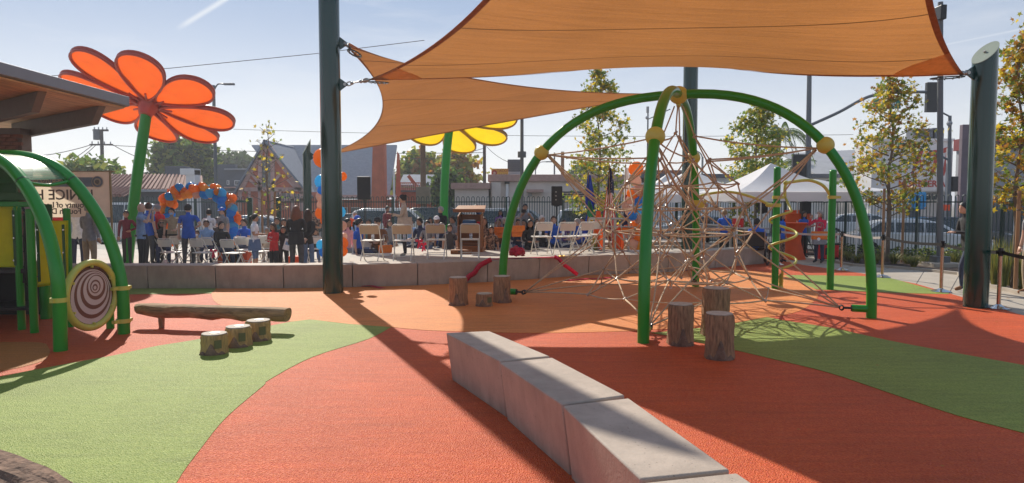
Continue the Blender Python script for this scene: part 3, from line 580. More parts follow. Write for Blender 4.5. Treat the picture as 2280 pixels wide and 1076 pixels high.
# perforated roof panels between the arches
M_perf = bpy.data.materials.new('perforated_sheet'); M_perf.use_nodes = True; t = M_perf.node_tree; b0 = t.nodes['Principled BSDF']; b0.inputs['Base Color'].default_value = (.02, .16, .02, 1); b0.inputs['Roughness'].default_value = .3
tcn = N(t, 'ShaderNodeTexCoord'); mpn = N(t, 'ShaderNodeVectorMath', operation='SCALE'); mpn.inputs['Scale'].default_value = 38; t.links.new(tcn.outputs['UV'], mpn.inputs[0]); frn = N(t, 'ShaderNodeVectorMath', operation='FRACTION'); t.links.new(mpn.outputs[0], frn.inputs[0])
dsn = N(t, 'ShaderNodeVectorMath', operation='DISTANCE'); dsn.inputs[1].default_value = (.5, .5, 0); t.links.new(frn.outputs[0], dsn.inputs[0]); gt = N(t, 'ShaderNodeMath', operation='GREATER_THAN'); gt.inputs[1].default_value = .27; t.links.new(dsn.outputs['Value'], gt.inputs[0]); t.links.new(gt.outputs[0], b0.inputs['Alpha'])
def panel_between(A, B, i0, i1, name, m, drop=.05, inset=.08):
    b = MB(); rows = []
    for i in range(i0, i1 + 1):
        p, q = A[i], B[i]; d = (q - p); rows.append([p + d * (inset + (1 - 2 * inset) * k / 4) + Vector((0, 0, -drop)) for k in range(5)])
    n = len(rows); b.add([p for r_ in rows for p in r_], [(i * 5 + k, i * 5 + k + 1, (i + 1) * 5 + k + 1, (i + 1) * 5 + k) for i in range(n - 1) for k in range(4)])
    o = part(name, b, m, ph, smooth=180); me = o.data; uv = me.uv_layers.new(name='UVMap')
    for pl in me.polygons:
        for li in pl.loop_indices:
            vi = me.loops[li].vertex_index; uv.data[li].uv = ((vi % 5) / 4 * .9, (vi // 5) / max(1, n - 1) * .6)
    return o
SA = smooth_pts(archA, 4); SB = smooth_pts(archB, 4)
panel_between(SA, SB, 20, 27, 'roof_panel', M_perf, drop=-.02)
panel_between(SA, SB, 28, 35, 'roof_panel', M_perf, drop=-.02)
for _u in (): pass
b = MB(); a_, c_ = SA[20], SB[20]; b.tube(smooth_pts([a_, a_.lerp(c_, .5) + Vector((0, 0, -.05)), c_], 5), .022, 8); part('panel_rim', b, M_green, ph, smooth=180)
b = MB(); b.tube([SA[27], SB[27]], .02, 8); part('panel_rim', b, M_green, ph, smooth=180)
pa = [W(-60, 355, 8.6), W(22, 366, 8.35), W(58, 408, 8.2), W(-60, 408, 8.3)]
b = MB(); b.add(pa + [p + Vector((0, .02, 0)) for p in pa], [(0, 1, 2, 3), (7, 6, 5, 4), (0, 4, 5, 1), (1, 5, 6, 2), (2, 6, 7, 3), (3, 7, 4, 0)]); part('gable_panel', b, M_green2, ph)
# upright posts
posts = [(49, 734, 462, .048), (77, 741, 468, .05), (105, 709, 560, .085), (158, 728, 466, .045), (246, 731, 600, .05), (-60, 760, 440, .05), (-95, 730, 440, .05)]
PP = []
for (x, yb, yt, r_) in posts:
    q = G(x, yb); zt = P(x, yt, q.y).z; b = MB(); b.cyl((q.x, q.y, -.02), (q.x, q.y, zt), r_, r_, 14); b.ball((q.x, q.y, zt), r_, 12, squash=(1, 1, .35)); PP.append((q, zt)); part('post', b, M_green, ph, smooth=50)
# lime roto-moulded wall panels and their dark bolt plates
def slab(x0, y0, x1, y1, Y, m, name, th=.03, parent=None, Y1=None, bev=.012):
    p0 = P(x0, y0, Y); p1 = P(x1, y1, Y1 or Y); z0, z1 = sorted((P(x0, y1, Y).z, p0.z)); d = Vector((p1.x - p0.x, (Y1 or Y) - Y, 0)); n_ = Vector((-d.y, d.x, 0)).normalized() * th
    a_, c_ = Vector((p0.x, Y, 0)), Vector((p1.x, Y1 or Y, 0)); b = MB(); b.prism([(a_.x, a_.y), (c_.x, c_.y), (c_.x + n_.x, c_.y + n_.y), (a_.x + n_.x, a_.y + n_.y)], z0, z1); return part(name, b, m, parent or ph, bevel=bev)
for (x0, y0, x1, y1) in ((-120, 462, 38, 594), (84, 492, 150, 634)):   # moulded sheet with a rolled rim
    q = [P(x0, y1, 9.0), P(x1, y1, 9.0), P(x1, y0, 9.0), P(x0, y0, 9.0)]; b = MB(); b.poly(q); wp_ = part('wall_panel', b, M_lime, ph); b = MB(); b.tube(q, .012, 6, closed=True); part('panel_edge', b, M_lime, wp_)
b = MB(); q = P(115, 634, 9.0); b.tube(smooth_pts([P(80, 637, 8.96), P(115, 632, 8.93), P(150, 633, 8.96)], 4), .02, 8); part('panel_lip', b, M_lime, ph, smooth=180)
for x0, y0, x1, y1, Y in ((25, 468, 38, 592, 8.98), (78, 500, 90, 628, 8.95), (136, 500, 147, 625, 8.95), (50, 480, 62, 640, 9.05)):
    pl = slab(x0, y0, x1, y1, Y, M_green2, 'bolt_plate', .02)
    for yy in (y0 + 12, (y0 + y1) / 2, y1 - 12):
        b = MB(); c = P((x0 + x1) / 2, yy, Y); b.cyl(c + Vector((0, -.012, 0)), c + Vector((0, .0, 0)), .011, .011, 8); part('bolt', b, M_chrome, pl)
# beaded net panel between two posts
for k in range(7):
    x = 54 + k * 3.2; b = MB(); pts = [P(x + 1.6 * math.sin(j * 1.3 + k), 475 + 14 * k / 7 * 2 + j * 17, 8.97) for j in range(10)]; b.tube(pts, .009, 5)
    for p in pts[1::2]: b.ball(p, .018, 6)
    part('net_strand', b, M_blk, ph, smooth=180)
b = MB(); b.tube([P(50, 462, 8.95), P(76, 500, 8.9)], .016, 6); part('net_rim', b, M_dkmet, ph)
# cross beams, platform, step, panels added behind to keep the inside dark
b = MB(); b.box(P(-30, 438, 9.3), (1.35, .08, .11)); part('cross_beam', b, M_green2, ph, bevel=.01)
b = MB(); b.box(P(-10, 455, 9.25), (1.2, .06, .07)); part('cross_beam', b, M_green, ph, bevel=.01)
pz = P(20, 596, 9.2).z
b = MB(); b.prism([(-8.6, 9.0), (P(62, 596, 9.0).x, 9.0), (P(95, 596, 10.3).x, 10.3), (-8.6, 10.3)], pz - .06, pz); part('platform', b, M_dkmet, ph, bevel=.008)
sz = G(30, 684).z
c = P(10, 684, 9.0); b = MB(); b.prism([(-8.4, 8.9), (P(72, 684, 8.9).x, 8.9), (P(76, 684, 9.5).x, 9.5), (-8.4, 9.5)], c.z - .03, c.z + .01); part('step', b, M_dkmet, ph, bevel=.008)
b = MB(); b.prism([(-8.5, 10.25), (-6.95, 10.25), (-6.95, 10.29), (-8.5, 10.29)], .0, pz - .06); part('added_panel', b, M_blk, ph)
b = MB(); b.prism([(-8.55, 8.95), (-8.5, 8.95), (-8.5, 10.25), (-8.55, 10.25)], .0, 2.2); part('added_panel', b, M_green2, ph)  # side panel out of view, added to shade the interior
b = MB(); b.prism([(-8.6, 10.3), (P(40, 500, 10.3).x, 10.3), (P(40, 500, 10.3).x, 10.34), (-8.6, 10.34)], pz, 2.1); part('added_panel', b, M_green2, ph)
slab(92, 455, 118, 560, 10.2, M_green2, 'added_panel')
# swirl disc between the two arch legs
dcx = P(204, 657, 8.33); pl_d = (g2_ - g1).normalized(); nrm = Vector((pl_d.y, -pl_d.x, 0)); nrm = nrm if nrm.dot(dcx) < 0 else -nrm
disc_rot = Matrix((pl_d, Vector((0, 0, 1)), pl_d.cross(Vector((0, 0, 1))))).transposed()
if (disc_rot @ Vector((0, 0, 1))).dot(-dcx) < 0: pl_d = -pl_d; disc_rot = Matrix((pl_d, Vector((0, 0, 1)), pl_d.cross(Vector((0, 0, 1))))).transposed()
def dp(x, y, z=0.0): return dcx + disc_rot @ Vector((x, y, z))
RR = .40
b = MB(); b.tube([dp(RR * math.cos(2 * PI * k / 48), RR * math.sin(2 * PI * k / 48)) for k in range(48)], .042, 12, closed=True); ringo = part('disc_ring', b, M_ylw, ph, smooth=180)
M_tint = mat('smoked_panel', (.07, .03, .025), .12, alpha=.86, var=.05); M_sw1 = mat('swirl_pale', (.54, .48, .48), .3, var=.03); M_sw2 = mat('swirl_brown', (.15, .065, .05), .3, var=.05)
def disc(r, cx, cy, z, m, name, sq=1.0):
    n = 40; b = MB(); vs = [dp(cx + r * math.cos(2 * PI * k / n), cy + sq * r * math.sin(2 * PI * k / n), z) for k in range(n)]; vs2 = [dp(cx + r * math.cos(2 * PI * k / n), cy + sq * r * math.sin(2 * PI * k / n), z - .003) for k in range(n)]
    b.add(vs + vs2, [tuple(range(n)), tuple(range(2 * n - 1, n - 1, -1))] + [(k, n + k, n + (k + 1) % n, (k + 1) % n) for k in range(n)]); return part(name, b, m, ph)
disc(.375, 0, 0, .0, M_tint, 'smoked_disc')
cx, cy, r_ = 0.0, -.02, .335
for k in range(11):
    if r_ < .02: break
    disc(r_, cx, cy, .004 + k * .0022, M_sw1 if k % 2 == 0 else M_sw2, 'swirl_band'); dr = (.040 if k % 2 == 0 else .030) * (1 if k < 7 else .62); r_ -= dr; cy += dr * .60 * (1 if k < 6 else -.3); cx += dr * (.35 if k < 5 else -.25)
for k in range(6):
    a = PI / 2 + k * PI / 3; b = MB(); c = dp(.352 * math.cos(a), .352 * math.sin(a), .02); b.box(c, (.03, .02, .03)); part('disc_clip', b, M_ylw, ph, bevel=.004)
for leg, (yy) in ((g1, 668), (g2_, 641), (g2_, 714)):
    z = P(200, yy, leg.y).z; b = MB(); b.cyl((leg.x, leg.y, z - .026), (leg.x, leg.y, z + .026), .088, .088, 16)
    dd = (dcx - leg); dd.z = 0; dd.normalize(); b.box(Vector((leg.x, leg.y, z)) + dd * .11, (.09, .05, .04), math.atan2(dd.y, dd.x)); b.box(Vector((leg.x, leg.y, z)) - dd * .10, (.05, .04, .04), math.atan2(dd.y, dd.x)); part('pipe_clamp', b, M_ylw, ph, smooth=50)
# ================================================================== log beam and stumps
def rough_tube(b, pts, radii, n, seed, amp=.06, mi=0, flat_top=None, ribs=9):
    q = random.Random(seed); ph_ = [q.uniform(0, 6) for _ in range(6)]; base = len(b.v); b.tube(pts, radii, n, mi)
    k = len(pts)
    for i in range(k):
        c = Vector(pts[i])
        for j in range(n):
            a = 2 * PI * j / n; v = Vector(b.v[base + i * n + j]); f = 1 + amp * (.5 * math.sin(ribs * a + ph_[0] + .2 * i) + .5 * math.sin(3 * a + ph_[1] + i * .13) + q.uniform(-.35, .35)); b.v[base + i * n + j] = tuple(c + (v - c) * f)
bm_ = root('log_beam', 'hewn brown balance log raised on two short steel legs', 'balance beam', G(470, 740))
o0 = G(470, 740); lA = G(322, 728); lB = G(612, 741); ax = (lB - lA).normalized()
pA = Vector((P(308, 705, lA.y).x, lA.y, 0)) - o0; pB = Vector((P(640, 712, lB.y).x, lB.y + .02, 0)) - o0; b = MB()
n_ = 14; pts = [pA.lerp(pB, i / n_) + Vector((0, 0, .255 + .012 * math.sin(i * 1.7))) for i in range(n_ + 1)]
rough_tube(b, pts, [.075] + [.110 + .008 * math.sin(i * 2.3) for i in range(n_ - 1)] + [.10], 22, 5, .05)
for i, v in enumerate(b.v):
    if v[2] > .315: b.v[i] = (v[0], v[1], .315 + (v[2] - .315) * .12)
part('log', b, M_log2, bm_, smooth=40)
for t_ in (.16, .84):
    q = pA.lerp(pB, t_); b = MB(); b.cyl(q + Vector((0, 0, -.01)), q + Vector((0, 0, .19)), .035, .045, 10); part('leg', b, M_wood, bm_, smooth=50)
def stump(px, pyb, pyt, wpx, label, seed, bark=.35, plate=True, group=None, cut='lit', M_=None):
    q = G(px, pyb - 6); r_ = wpx / 2 * q.y / FPX; h = P(px, pyt, q.y - r_ * .9).z; t = root('log_stump', label, 'stump', q, 0, group); b = MB(); k = 9
    pts = [Vector((0, 0, -.01 + (h) * i / (k - 1))) for i in range(k)]; rad = [r_ * (1.05 - .07 * min(1, i / 3)) for i in range(k)]; rad[-1] = r_ * .93; pts[-1].z = h - .003; pts.insert(-1, Vector((0, 0, h - .02))); rad.insert(-1, r_ * .985)
    rough_tube(b, pts, rad, 30, seed, .075, ribs=7); part('trunk', b, M_ or M_wood, t, smooth=35)
    qr = random.Random(seed + 9); n = 16; b = MB(); cover = 1.9; a0_ = -PI / 2 + qr.uniform(-.3, .5)
    for side_ in range(1):
        vs = []; m_ = 22
        for i in range(m_):
            a = a0_ - cover / 2 + cover * i / (m_ - 1); f = math.sin(PI * i / (m_ - 1)); hh = h * bark * (.55 + .45 * math.cos(3.2 * (a - a0_) * 2)) * f + .02
            for zz, off_ in ((0, .018), (hh * .5, .02), (hh * .85, .012), (hh, -.008)): 
                rr_ = r_ * 1.04 + off_ + qr.uniform(-.004, .006); vs.append((rr_ * math.cos(a), rr_ * math.sin(a), zz))
        b.add(vs, [(i * 4 + j, (i + 1) * 4 + j, (i + 1) * 4 + j + 1, i * 4 + j + 1) for i in range(m_ - 1) for j in range(3)])
    part('bark', b, M_bark, t, smooth=40)
    b = MB(); n = 26; vs = [(r_ * .93 * math.cos(2 * PI * i / n), r_ * .93 * math.sin(2 * PI * i / n), h + .001) for i in range(n)] + [(r_ * .91 * math.cos(2 * PI * i / n), r_ * .91 * math.sin(2 * PI * i / n), h + .008) for i in range(n)]
    b.add(vs, [tuple(range(n, 2 * n))] + [(i, (i + 1) % n, n + (i + 1) % n, n + i) for i in range(n)]); part('cut_top', b, M_top, t)
    if plate:
        b = MB(); b.box((r_ * .62, -r_ * .80, h * .55), (.075, .012, h * .42), .62); part('marker_plate', b, mat('olive_plate', (.12, .12, .05), .6), t)
        b = MB(); b.cyl((.01, 0, h + .008), (.01, 0, h + .013), r_ * .38, r_ * .38, 14); part('foot_pad', b, M_steel, t)
    return t
gA, gB, gC = 'stumps in the sunny green area', 'stumps in front of the seat wall', 'stumps beside the rope dome'
M_wood2 = mat('log_wood_pale', (.46, .30, .13), .85, var=.4, scale=9, bump=.9, bscale=22, stretch=(5, 5, .8), detail=7)
stump(478, 792, 748, 58, 'short pale log stump, nearest of the three under the balance log', 1, .5, group=gA, M_=M_wood2)
stump(531, 776, 732, 56, 'middle one of the three short pale stumps under the balance log', 2, .5, group=gA, M_=M_wood2)
stump(576, 762, 718, 54, 'short pale stump touching the right end of the balance log', 3, .45, group=gA, M_=M_wood2)
stump(1020, 685, 620, 41, 'tall stump half in sun, left of the small one before the seat wall', 4, .45, False, gB)
stump(1079, 687, 656, 37, 'small low stump between two taller stumps before the seat wall', 5, .5, True, gB)
stump(1118, 679, 617, 38, 'tall shaded stump in front of the left dome leg', 6, .55, False, gB)
stump(1514, 772, 681, 57, 'medium brown stump nearest the front leg of the rope dome', 7, .4, False, gC)
stump(1593, 752, 645, 60, 'tallest brown stump standing behind two others near the dome', 8, .4, False, gC)
stump(1600, 802, 703, 63, 'front brown stump with dark bark, right of the dome leg', 9, .4, False, gC)
# big carved log in the corner
cl = root('fallen_log', 'big dark carved log with peeling bark in the lower left corner', 'log', (0, 0, 0)); b = MB()
pts = [P(-330, 1000, 3.6), P(-120, 1050, 3.5), P(60, 1108, 3.3), P(140, 1146, 3.15), P(200, 1190, 3.05)]
pts = smooth_pts(pts, 5); k = len(pts); rough_tube(b, pts, [.20 - .012 * i * 10 / k for i in range(k)], 30, 3, .11, ribs=13); part('trunk', b, M_bark, cl, smooth=35)
for j in range(5):
    b = MB(); q = [pts[i] + Vector((.01 * j, -.10 + .05 * j, .165 - .012 * i * 10 / k - .02 * abs(j - 2))) for i in range(2 + j, k - 3)]; rough_tube(b, q, [.022] * len(q), 8, j, .4, ribs=3); part('bark_ridge', b, M_bark, cl, smooth=50)
# ================================================================== flower shades
def flower(label, hub, rad, tilt_deg, roll, panel_m, frame_m, base_px, Yb, stem_r, bend):
    """hub: world point of the flower centre; n: downward normal"""
    hub = Vector(hub); d = (hub - Vector((0, 0, CAMZ))).normalized(); r_ = d.cross(Vector((0, 0, 1))).normalized(); u_ = r_.cross(d).normalized()
    ratio = math.sin(R(tilt_deg)); n = (-d * ratio + (-(math.sin(R(roll))) * r_ - math.cos(R(roll)) * u_) * math.cos(R(tilt_deg))).normalized()
    e1_ = (r_ * math.cos(R(roll)) - u_ * math.sin(R(roll))).normalized(); e1_ = (e1_ - n * e1_.dot(n)).normalized(); e2_ = n.cross(e1_).normalized()
    base = G(base_px, 500); base = Vector(((base_px - 1140) / FPX * Yb, Yb, 0)); t = root('flower_shade', label, 'shade structure', base)
    hb = hub - base
    pts = [Vector((0, 0, -.02)), hb * .22 + Vector(bend) * .55 + Vector((0, 0, 0)), hb * .5 + Vector(bend), hb * .8 + Vector(bend) * .7, hb + n * .12]
    pts[1] = Vector((pts[1].x, pts[1].y, pts[1].z)); b = MB(); b.tube(smooth_pts(pts, 6), stem_r, 16); part('stem', b, M_green, t, smooth=60)
    b = MB(); b.cyl(hb + n * .30, hb - n * .06, stem_r * 1.15, .30, 18); b.cyl(hb - n * .06, hb - n * .10, .34, .34, 18); part('hub', b, frame_m, t, smooth=40)
    for k in range(8):
        a = 2 * PI * (k + .35) / 8; ax = e1_ * math.cos(a) + e2_ * math.sin(a); sd = e2_ * math.cos(a) - e1_ * math.sin(a); rim = []; m_ = 40
        for i in range(m_):
            s = 2 * PI * i / m_; x = .5 - .5 * math.cos(s); wv = math.sin(s) * (.20 * rad) * (.42 + 1.06 * x ** .9) * 1.12 * (1 if k % 2 else 1.04)
            L = .13 * rad + x * rad * .87; rim.append(hb + ax * L + sd * wv - n * (.22 * x * x * .6 + (.05 if k % 2 else 0)))
        pt = part('petal', MB().tube(rim, .034, 8, closed=True), frame_m, t, smooth=180)
        b = MB(); b.tube([p - n * .10 for p in rim], .030, 6, closed=True)
        for i in range(m_):  # band between the two hoops
            p, q = rim[i], rim[(i + 1) % m_]; b.add([p, q, q - n * .10, p - n * .10], [(0, 1, 2, 3)])
        part('rim_band', b, frame_m, pt, smooth=60)
        cen_ = sum(rim, Vector()) / m_; vs = [cen_ - n * .06] + [p.lerp(cen_, .03) - n * .02 for p in rim]; b = MB(); b.add(vs, [(0, 1 + i, 1 + (i + 1) % m_) for i in range(m_)]); part('panel', b, panel_m, pt, smooth=180)
        b = MB(); b.tube([hb + n * .02, hb + ax * .13 * rad, hb + ax * .5 * rad * .55 - n * .02], .030, 6); part('petal_arm', b, frame_m, pt)
    return t
M_petO = mat('orange_petal_panel', (.86, .115, .008), .4, var=.10, scale=3, trans=.58); M_petY = mat('yellow_petal_panel', (.98, .62, .015), .35, var=.05, scale=3, trans=.62)
M_frO = mat('red_petal_frame', (.48, .045, .015), .35, coat=.3); M_frY = mat('amber_petal_frame', (.42, .20, .03), .4, coat=.3)
flower('giant orange flower shade with eight petals on a curved green stem', P(330, 237, 19.4), 2.27, 27, 19.5, M_petO, M_frO, 281, 19.2, .145, (-.05, 0, 0))
flower('giant yellow flower shade half hidden behind the brown sail', P(1003, 270, 26), 2.52, 33, 8, M_petY, M_frY, 988, 25.6, .16, (-.10, 0, .0))
# ================================================================== fence
M_fence = mat('fence_green_paint', (.012, .045, .038), .4, var=.1)
def hairpin(h=1.92, w_=.10, r_=.0125):
    b = MB(); b.tube([Vector((-w_ / 2, 0, .10)), Vector((-w_ / 2, 0, h - .06))] + [Vector((-w_ / 2 * math.cos(a), 0, h - .06 + w_ / 2 * math.sin(a))) for a in (.5, 1.1, 1.57, 2.04, 2.64)] + [Vector((w_ / 2, 0, h - .06)), Vector((w_ / 2, 0, .10))], r_, 4); return b.mesh('picket', M_fence)
hp = hairpin()
def fence(a, c, label, post_step=2.4, fat=()):
    a = Vector(a); c = Vector(c); d = c - a; L = d.length; rz = math.atan2(d.y, d.x); t = root('fence', label, 'fence', a, rz); n = int(L / .2)
    for i in range(n):
        put('picket', hp, t, (.1 + i * .2, 0, 0))
    for z in (.18, 1.70):
        b = MB(); b.box((L / 2, 0, z), (L, .038, .038)); part('rail', b, M_fence, t)
    k = int(L / post_step) + 1; b = MB(); b.box((0, 0, .95), (.065, .065, 1.95)); pm = b.mesh('post', M_fence)
    for i in range(k + 1): put('post', pm, t, (min(L, i * L / k), 0, -.02))
    return t
fence((-21, 27.2, 0), (-10.5, 27.2, 0), 'dark green hoop top fence behind the balloon arch')
fence((-9.25, 27.2, 0), (8.8, 27.2, 0), 'long dark green hoop top fence behind the seated audience', fat=(0,))
fence((8.8, 27.1, 0), (16.4, 15.4, 0), 'dark green hoop top fence slanting past the white sedan')
gp = root('gate', 'wide green gate posts behind the sparse yellow tree', 'gate', (0, 0, 0))
for x in (-10.4, -9.35):
    b = MB(); b.box((x, 27.15, .93), (.20, .12, 1.9)); part('gate_post', b, M_pole, gp, bevel=.01)
b = MB(); b.box((-10.75, 27.18, 1.74), (.5, .05, .05)); part('gate_rail', b, M_fence, gp)
# ================================================================== vehicles behind the fence
def car(label, x, y, rz, paint, kind='sedan', z=-.30, group='cars parked along the street'):
    t = root('parked_car', label, 'car', (x, y, z), rz, group); b = MB()
    L, Wd = (4.6, 1.8) if kind != 'suv' else (4.8, 1.9); Hh = 1.43 if kind == 'sedan' else 1.74; bl = .86 if kind == 'sedan' else 1.02; h2 = L / 2
    if kind == 'sedan': low = [(-h2, .35), (-h2, .70), (-h2 + .08, .88), (-h2 + .75, .93), (-.9, .95), (1.1, .93), (1.6, .86), (h2 - .12, .72), (h2, .55), (h2, .30), (h2 - .25, .22), (-h2 + .2, .22)]; gh = [(-h2 + .55, .92), (-1.15, 1.33), (-.5, Hh - .01), (.25, Hh - .02), (.75, 1.30), (1.45, .89)]
    elif kind == 'van': Hh = 2.0; low = [(-h2, .35), (-h2, 1.05), (h2 - 1.0, 1.05), (h2 - .25, .95), (h2, .75), (h2, .3), (-h2 + .2, .22)]; gh = [(-h2 + .02, 1.04), (-h2 + .10, 1.92), (-h2 + .3, Hh), (h2 - 1.7, Hh), (h2 - 1.3, 1.88), (h2 - .55, 1.0)]
    else: low = [(-h2, .42), (-h2, .85), (-h2 + .06, 1.03), (1.0, 1.05), (1.55, 1.0), (h2 - .12, .88), (h2, .65), (h2, .36), (h2 - .25, .26), (-h2 + .2, .26)]; gh = [(-h2 + .08, 1.02), (-h2 + .40, 1.62), (-1.6, Hh - .02), (.1, Hh - .01), (.55, 1.60), (1.25, 1.02)]
    def loft(prof, hw0, hw1, mi, zref):
        n = len(prof); zs = [p[1] for p in prof]; z0, z1 = min(zs), max(zs); vs = []
        for sg in (-1, 1):
            for (px_, pz) in prof: f = (pz - z0) / (z1 - z0); vs.append((px_ * (1 - .0 * f), sg * (hw0 + (hw1 - hw0) * f), pz))
        b.add(vs, [tuple(range(n)), tuple(range(2 * n - 1, n - 1, -1))] + [(i, n + i, n + (i + 1) % n, (i + 1) % n) for i in range(n)], mi)
    loft(low, Wd / 2 - .02, Wd / 2 - .06, 0, 0)
    part('body', b, paint, t, smooth=30, bevel=.035)
    b = MB(); loft(gh, Wd / 2 - .08, Wd / 2 - .27, 0, 0); cabin = part('cabin', b, paint, t, smooth=30, bevel=.03)
    # window panes set proud of the cabin
    z0, z1 = gh[0][1], max(p[1] for p in gh)
    def hw(z): return Wd / 2 - .08 + (-.19) * (z - z0) / (z1 - z0)
    xs = [gh[0][0] + .35, -.35 if kind != 'van' else -.6, .55 if kind != 'suv' else .35, gh[-1][0] - .30]; top = z1 - .12; bot = z0 + .06
    def xat(z, front):
        pr = gh[-3:] if front else gh[:3]
        for (xa, za), (xb, zb) in zip(pr, pr[1:]):
            lo_, hi_ = min(za, zb), max(za, zb)
            if lo_ <= z <= hi_ and zb != za: return xa + (xb - xa) * (z - za) / (zb - za)
        return pr[-1][0] if not front else pr[0][0]
    edges_ = [(xat(bot, False) + .14, xat(top, False) + .12), (-.62, -.62), (.28, .28), (xat(bot, True) - .16, xat(top, True) - .14)]
    for sg in (-1, 1):
        for i in range(3):
            (xb0, xt0), (xb1, xt1) = edges_[i], edges_[i + 1]; g_ = .035
            if xt1 - xt0 < .15: xt1 = xt0 + .15
            q = [(xb0 + g_, sg * (hw(bot) + .012), bot), (xb1 - g_, sg * (hw(bot) + .012), bot), (xt1 - g_, sg * (hw(top) + .012), top), (xt0 + g_, sg * (hw(top) + .012), top)]
            q2 = [(x_, y_ - sg * .03, z_) for x_, y_, z_ in q]; m = MB(); m.add(q + q2, [(0, 1, 2, 3), (7, 6, 5, 4), (0, 4, 5, 1), (1, 5, 6, 2), (2, 6, 7, 3), (3, 7, 4, 0)]); part('side_window', m, M_glass, t)
    for fr in (False, True):
        zb, zt = bot, top - .02; xb, xt = xat(zb, fr), xat(zt, fr); s_ = .02 if fr else -.02; q = [(xb + s_, -hw(zb) + .10, zb), (xb + s_, hw(zb) - .10, zb), (xt + s_, hw(zt) - .08, zt), (xt + s_, -hw(zt) + .08, zt)]; q2 = [(x_ - s_ * 2, y_, z_) for x_, y_, z_ in q]
        m = MB(); m.add(q + q2, [(0, 1, 2, 3), (7, 6, 5, 4), (0, 4, 5, 1), (1, 5, 6, 2), (2, 6, 7, 3), (3, 7, 4, 0)]); part('windshield' if fr else 'rear_window', m, M_glass, t)
    for sx in (-1, 1):
        for sy in (-1, 1):
            c = Vector((sx * (h2 - .88), sy * (Wd / 2 - .10), .33)); m = MB(); m.cyl(c + Vector((0, -.11, 0)), c + Vector((0, .11, 0)), .33, .33, 20); wh = part('wheel', m, M_tyre, t, smooth=40)
            m = MB(); m.cyl(c + Vector((0, sy * .10, 0)), c + Vector((0, sy * .118, 0)), .22, .22, 16)
            for k in range(5): a = 2 * PI * k / 5; m.box(c + Vector((.11 * math.cos(a), sy * .125, .11 * math.sin(a))), (.20, .02, .045), rot=Matrix.Rotation(-a, 3, 'Y'))
            part('rim', m, M_rim, wh)
        for sy in (-1, 1):
            m = MB(); m.box((sx * (h2 - .03), sy * (Wd / 2 - .30), .70 if kind == 'sedan' else .84), (.08, .34, .12)); part('headlight' if sx > 0 else 'tail_light', m, M_chrome if sx > 0 else mat('tail_red', (.35, .01, .01), .3), t)
    for sy in (-1, 1):
        m = MB(); m.box((.78, sy * (Wd / 2 + .04), bl + .08), (.14, .18, .11)); part('mirror', m, paint, t, bevel=.02)
    return t
P_wht = mat('car_white', (.70, .70, .69), .25, var=.02, coat=.6); P_slv = mat('car_silver', (.40, .41, .42), .3, metal=.4, var=.02, coat=.6); P_dk = mat('car_dark', (.025, .03, .035), .25, var=.05, coat=.6); P_blu = mat('car_blue', (.03, .10, .28), .25, coat=.6)
car('white sedan parked behind the slanting fence at the right', 13.9, 23.8, R(-18), P_wht)
car('dark sedan glimpsed behind the fence near the stakes of the right tree', 17.3, 27.5, R(-10), P_dk)
car('silver hatchback behind the gate posts and the sparse tree', -11.2, 30.2, R(4), P_slv)
car('white suv behind the beige jacket woman', -4.9, 30.6, R(0), P_wht, 'suv')
car('dark suv left of the lectern behind the fence', -3.2, 34.6, R(0), P_dk, 'suv')
car('blue grey suv behind the photographer at the fence', .4, 30.4, R(2), P_slv, 'suv')
car('white suv behind the grey speaker with its roof catching sun', 4.2, 31.0, R(-3), P_wht, 'suv')
car('silver sedan seen through the rope net behind the tents', 9.0, 32.0, R(-6), P_slv)
car('white van parked left of the orange flower stem', -17.2, 30.5, R(0), P_wht, 'van')
car('dark car parked behind the tall centre post', -8.0, 34.8, R(0), P_dk)
car('white sedan on the far side of the street near the mural', 18.5, 36.0, R(-20), P_wht)
# ================================================================== buildings
M_shing = mat('slate_shingles', (.20, .225, .27), .85, var=.12, scale=5, bump=.2, bscale=30)
M_timb = mat('pink_timber', (.60, .36, .31), .8, var=.12, scale=3); M_redw = mat('red_wall', (.60, .16, .09), .85, var=.2, scale=2); M_redo = mat('orange_red_wall', (.52, .13, .06), .8, var=.12, scale=2)
M_dgrey = mat('dark_grey_stucco', (.12, .13, .15), .85, var=.1, scale=2); M_beige = mat('beige_stucco', (.66, .57, .50), .9, var=.08, scale=1.2, detail=8); M_pinktrim = mat('pink_trim', (.46, .28, .23), .8)
M_tile = mat('brown_roof_tile', (.27, .13, .10), .85, var=.3, scale=14); M_wstuc = mat('white_stucco', (.80, .77, .74), .9, var=.06, scale=1)
M_paleg = mat('pale_grey_roof', (.38, .38, .39), .85, var=.1, scale=2); M_win = mat('window_glass', (.05, .065, .08), .08, spec=.8)
def seg(b, p, q, t_=.2, th=.12, mi=0):
    """timber of square section between two points"""
    p = Vector(p); q = Vector(q); d = q - p; L = d.length; c = (p + q) / 2; z = d.normalized(); y = Vector((0, 1, 0)); x = y.cross(z).normalized(); rot = Matrix((x, z.cross(x), z)).transposed(); b.box(c, (t_, th, L), rot=rot, mi=mi)
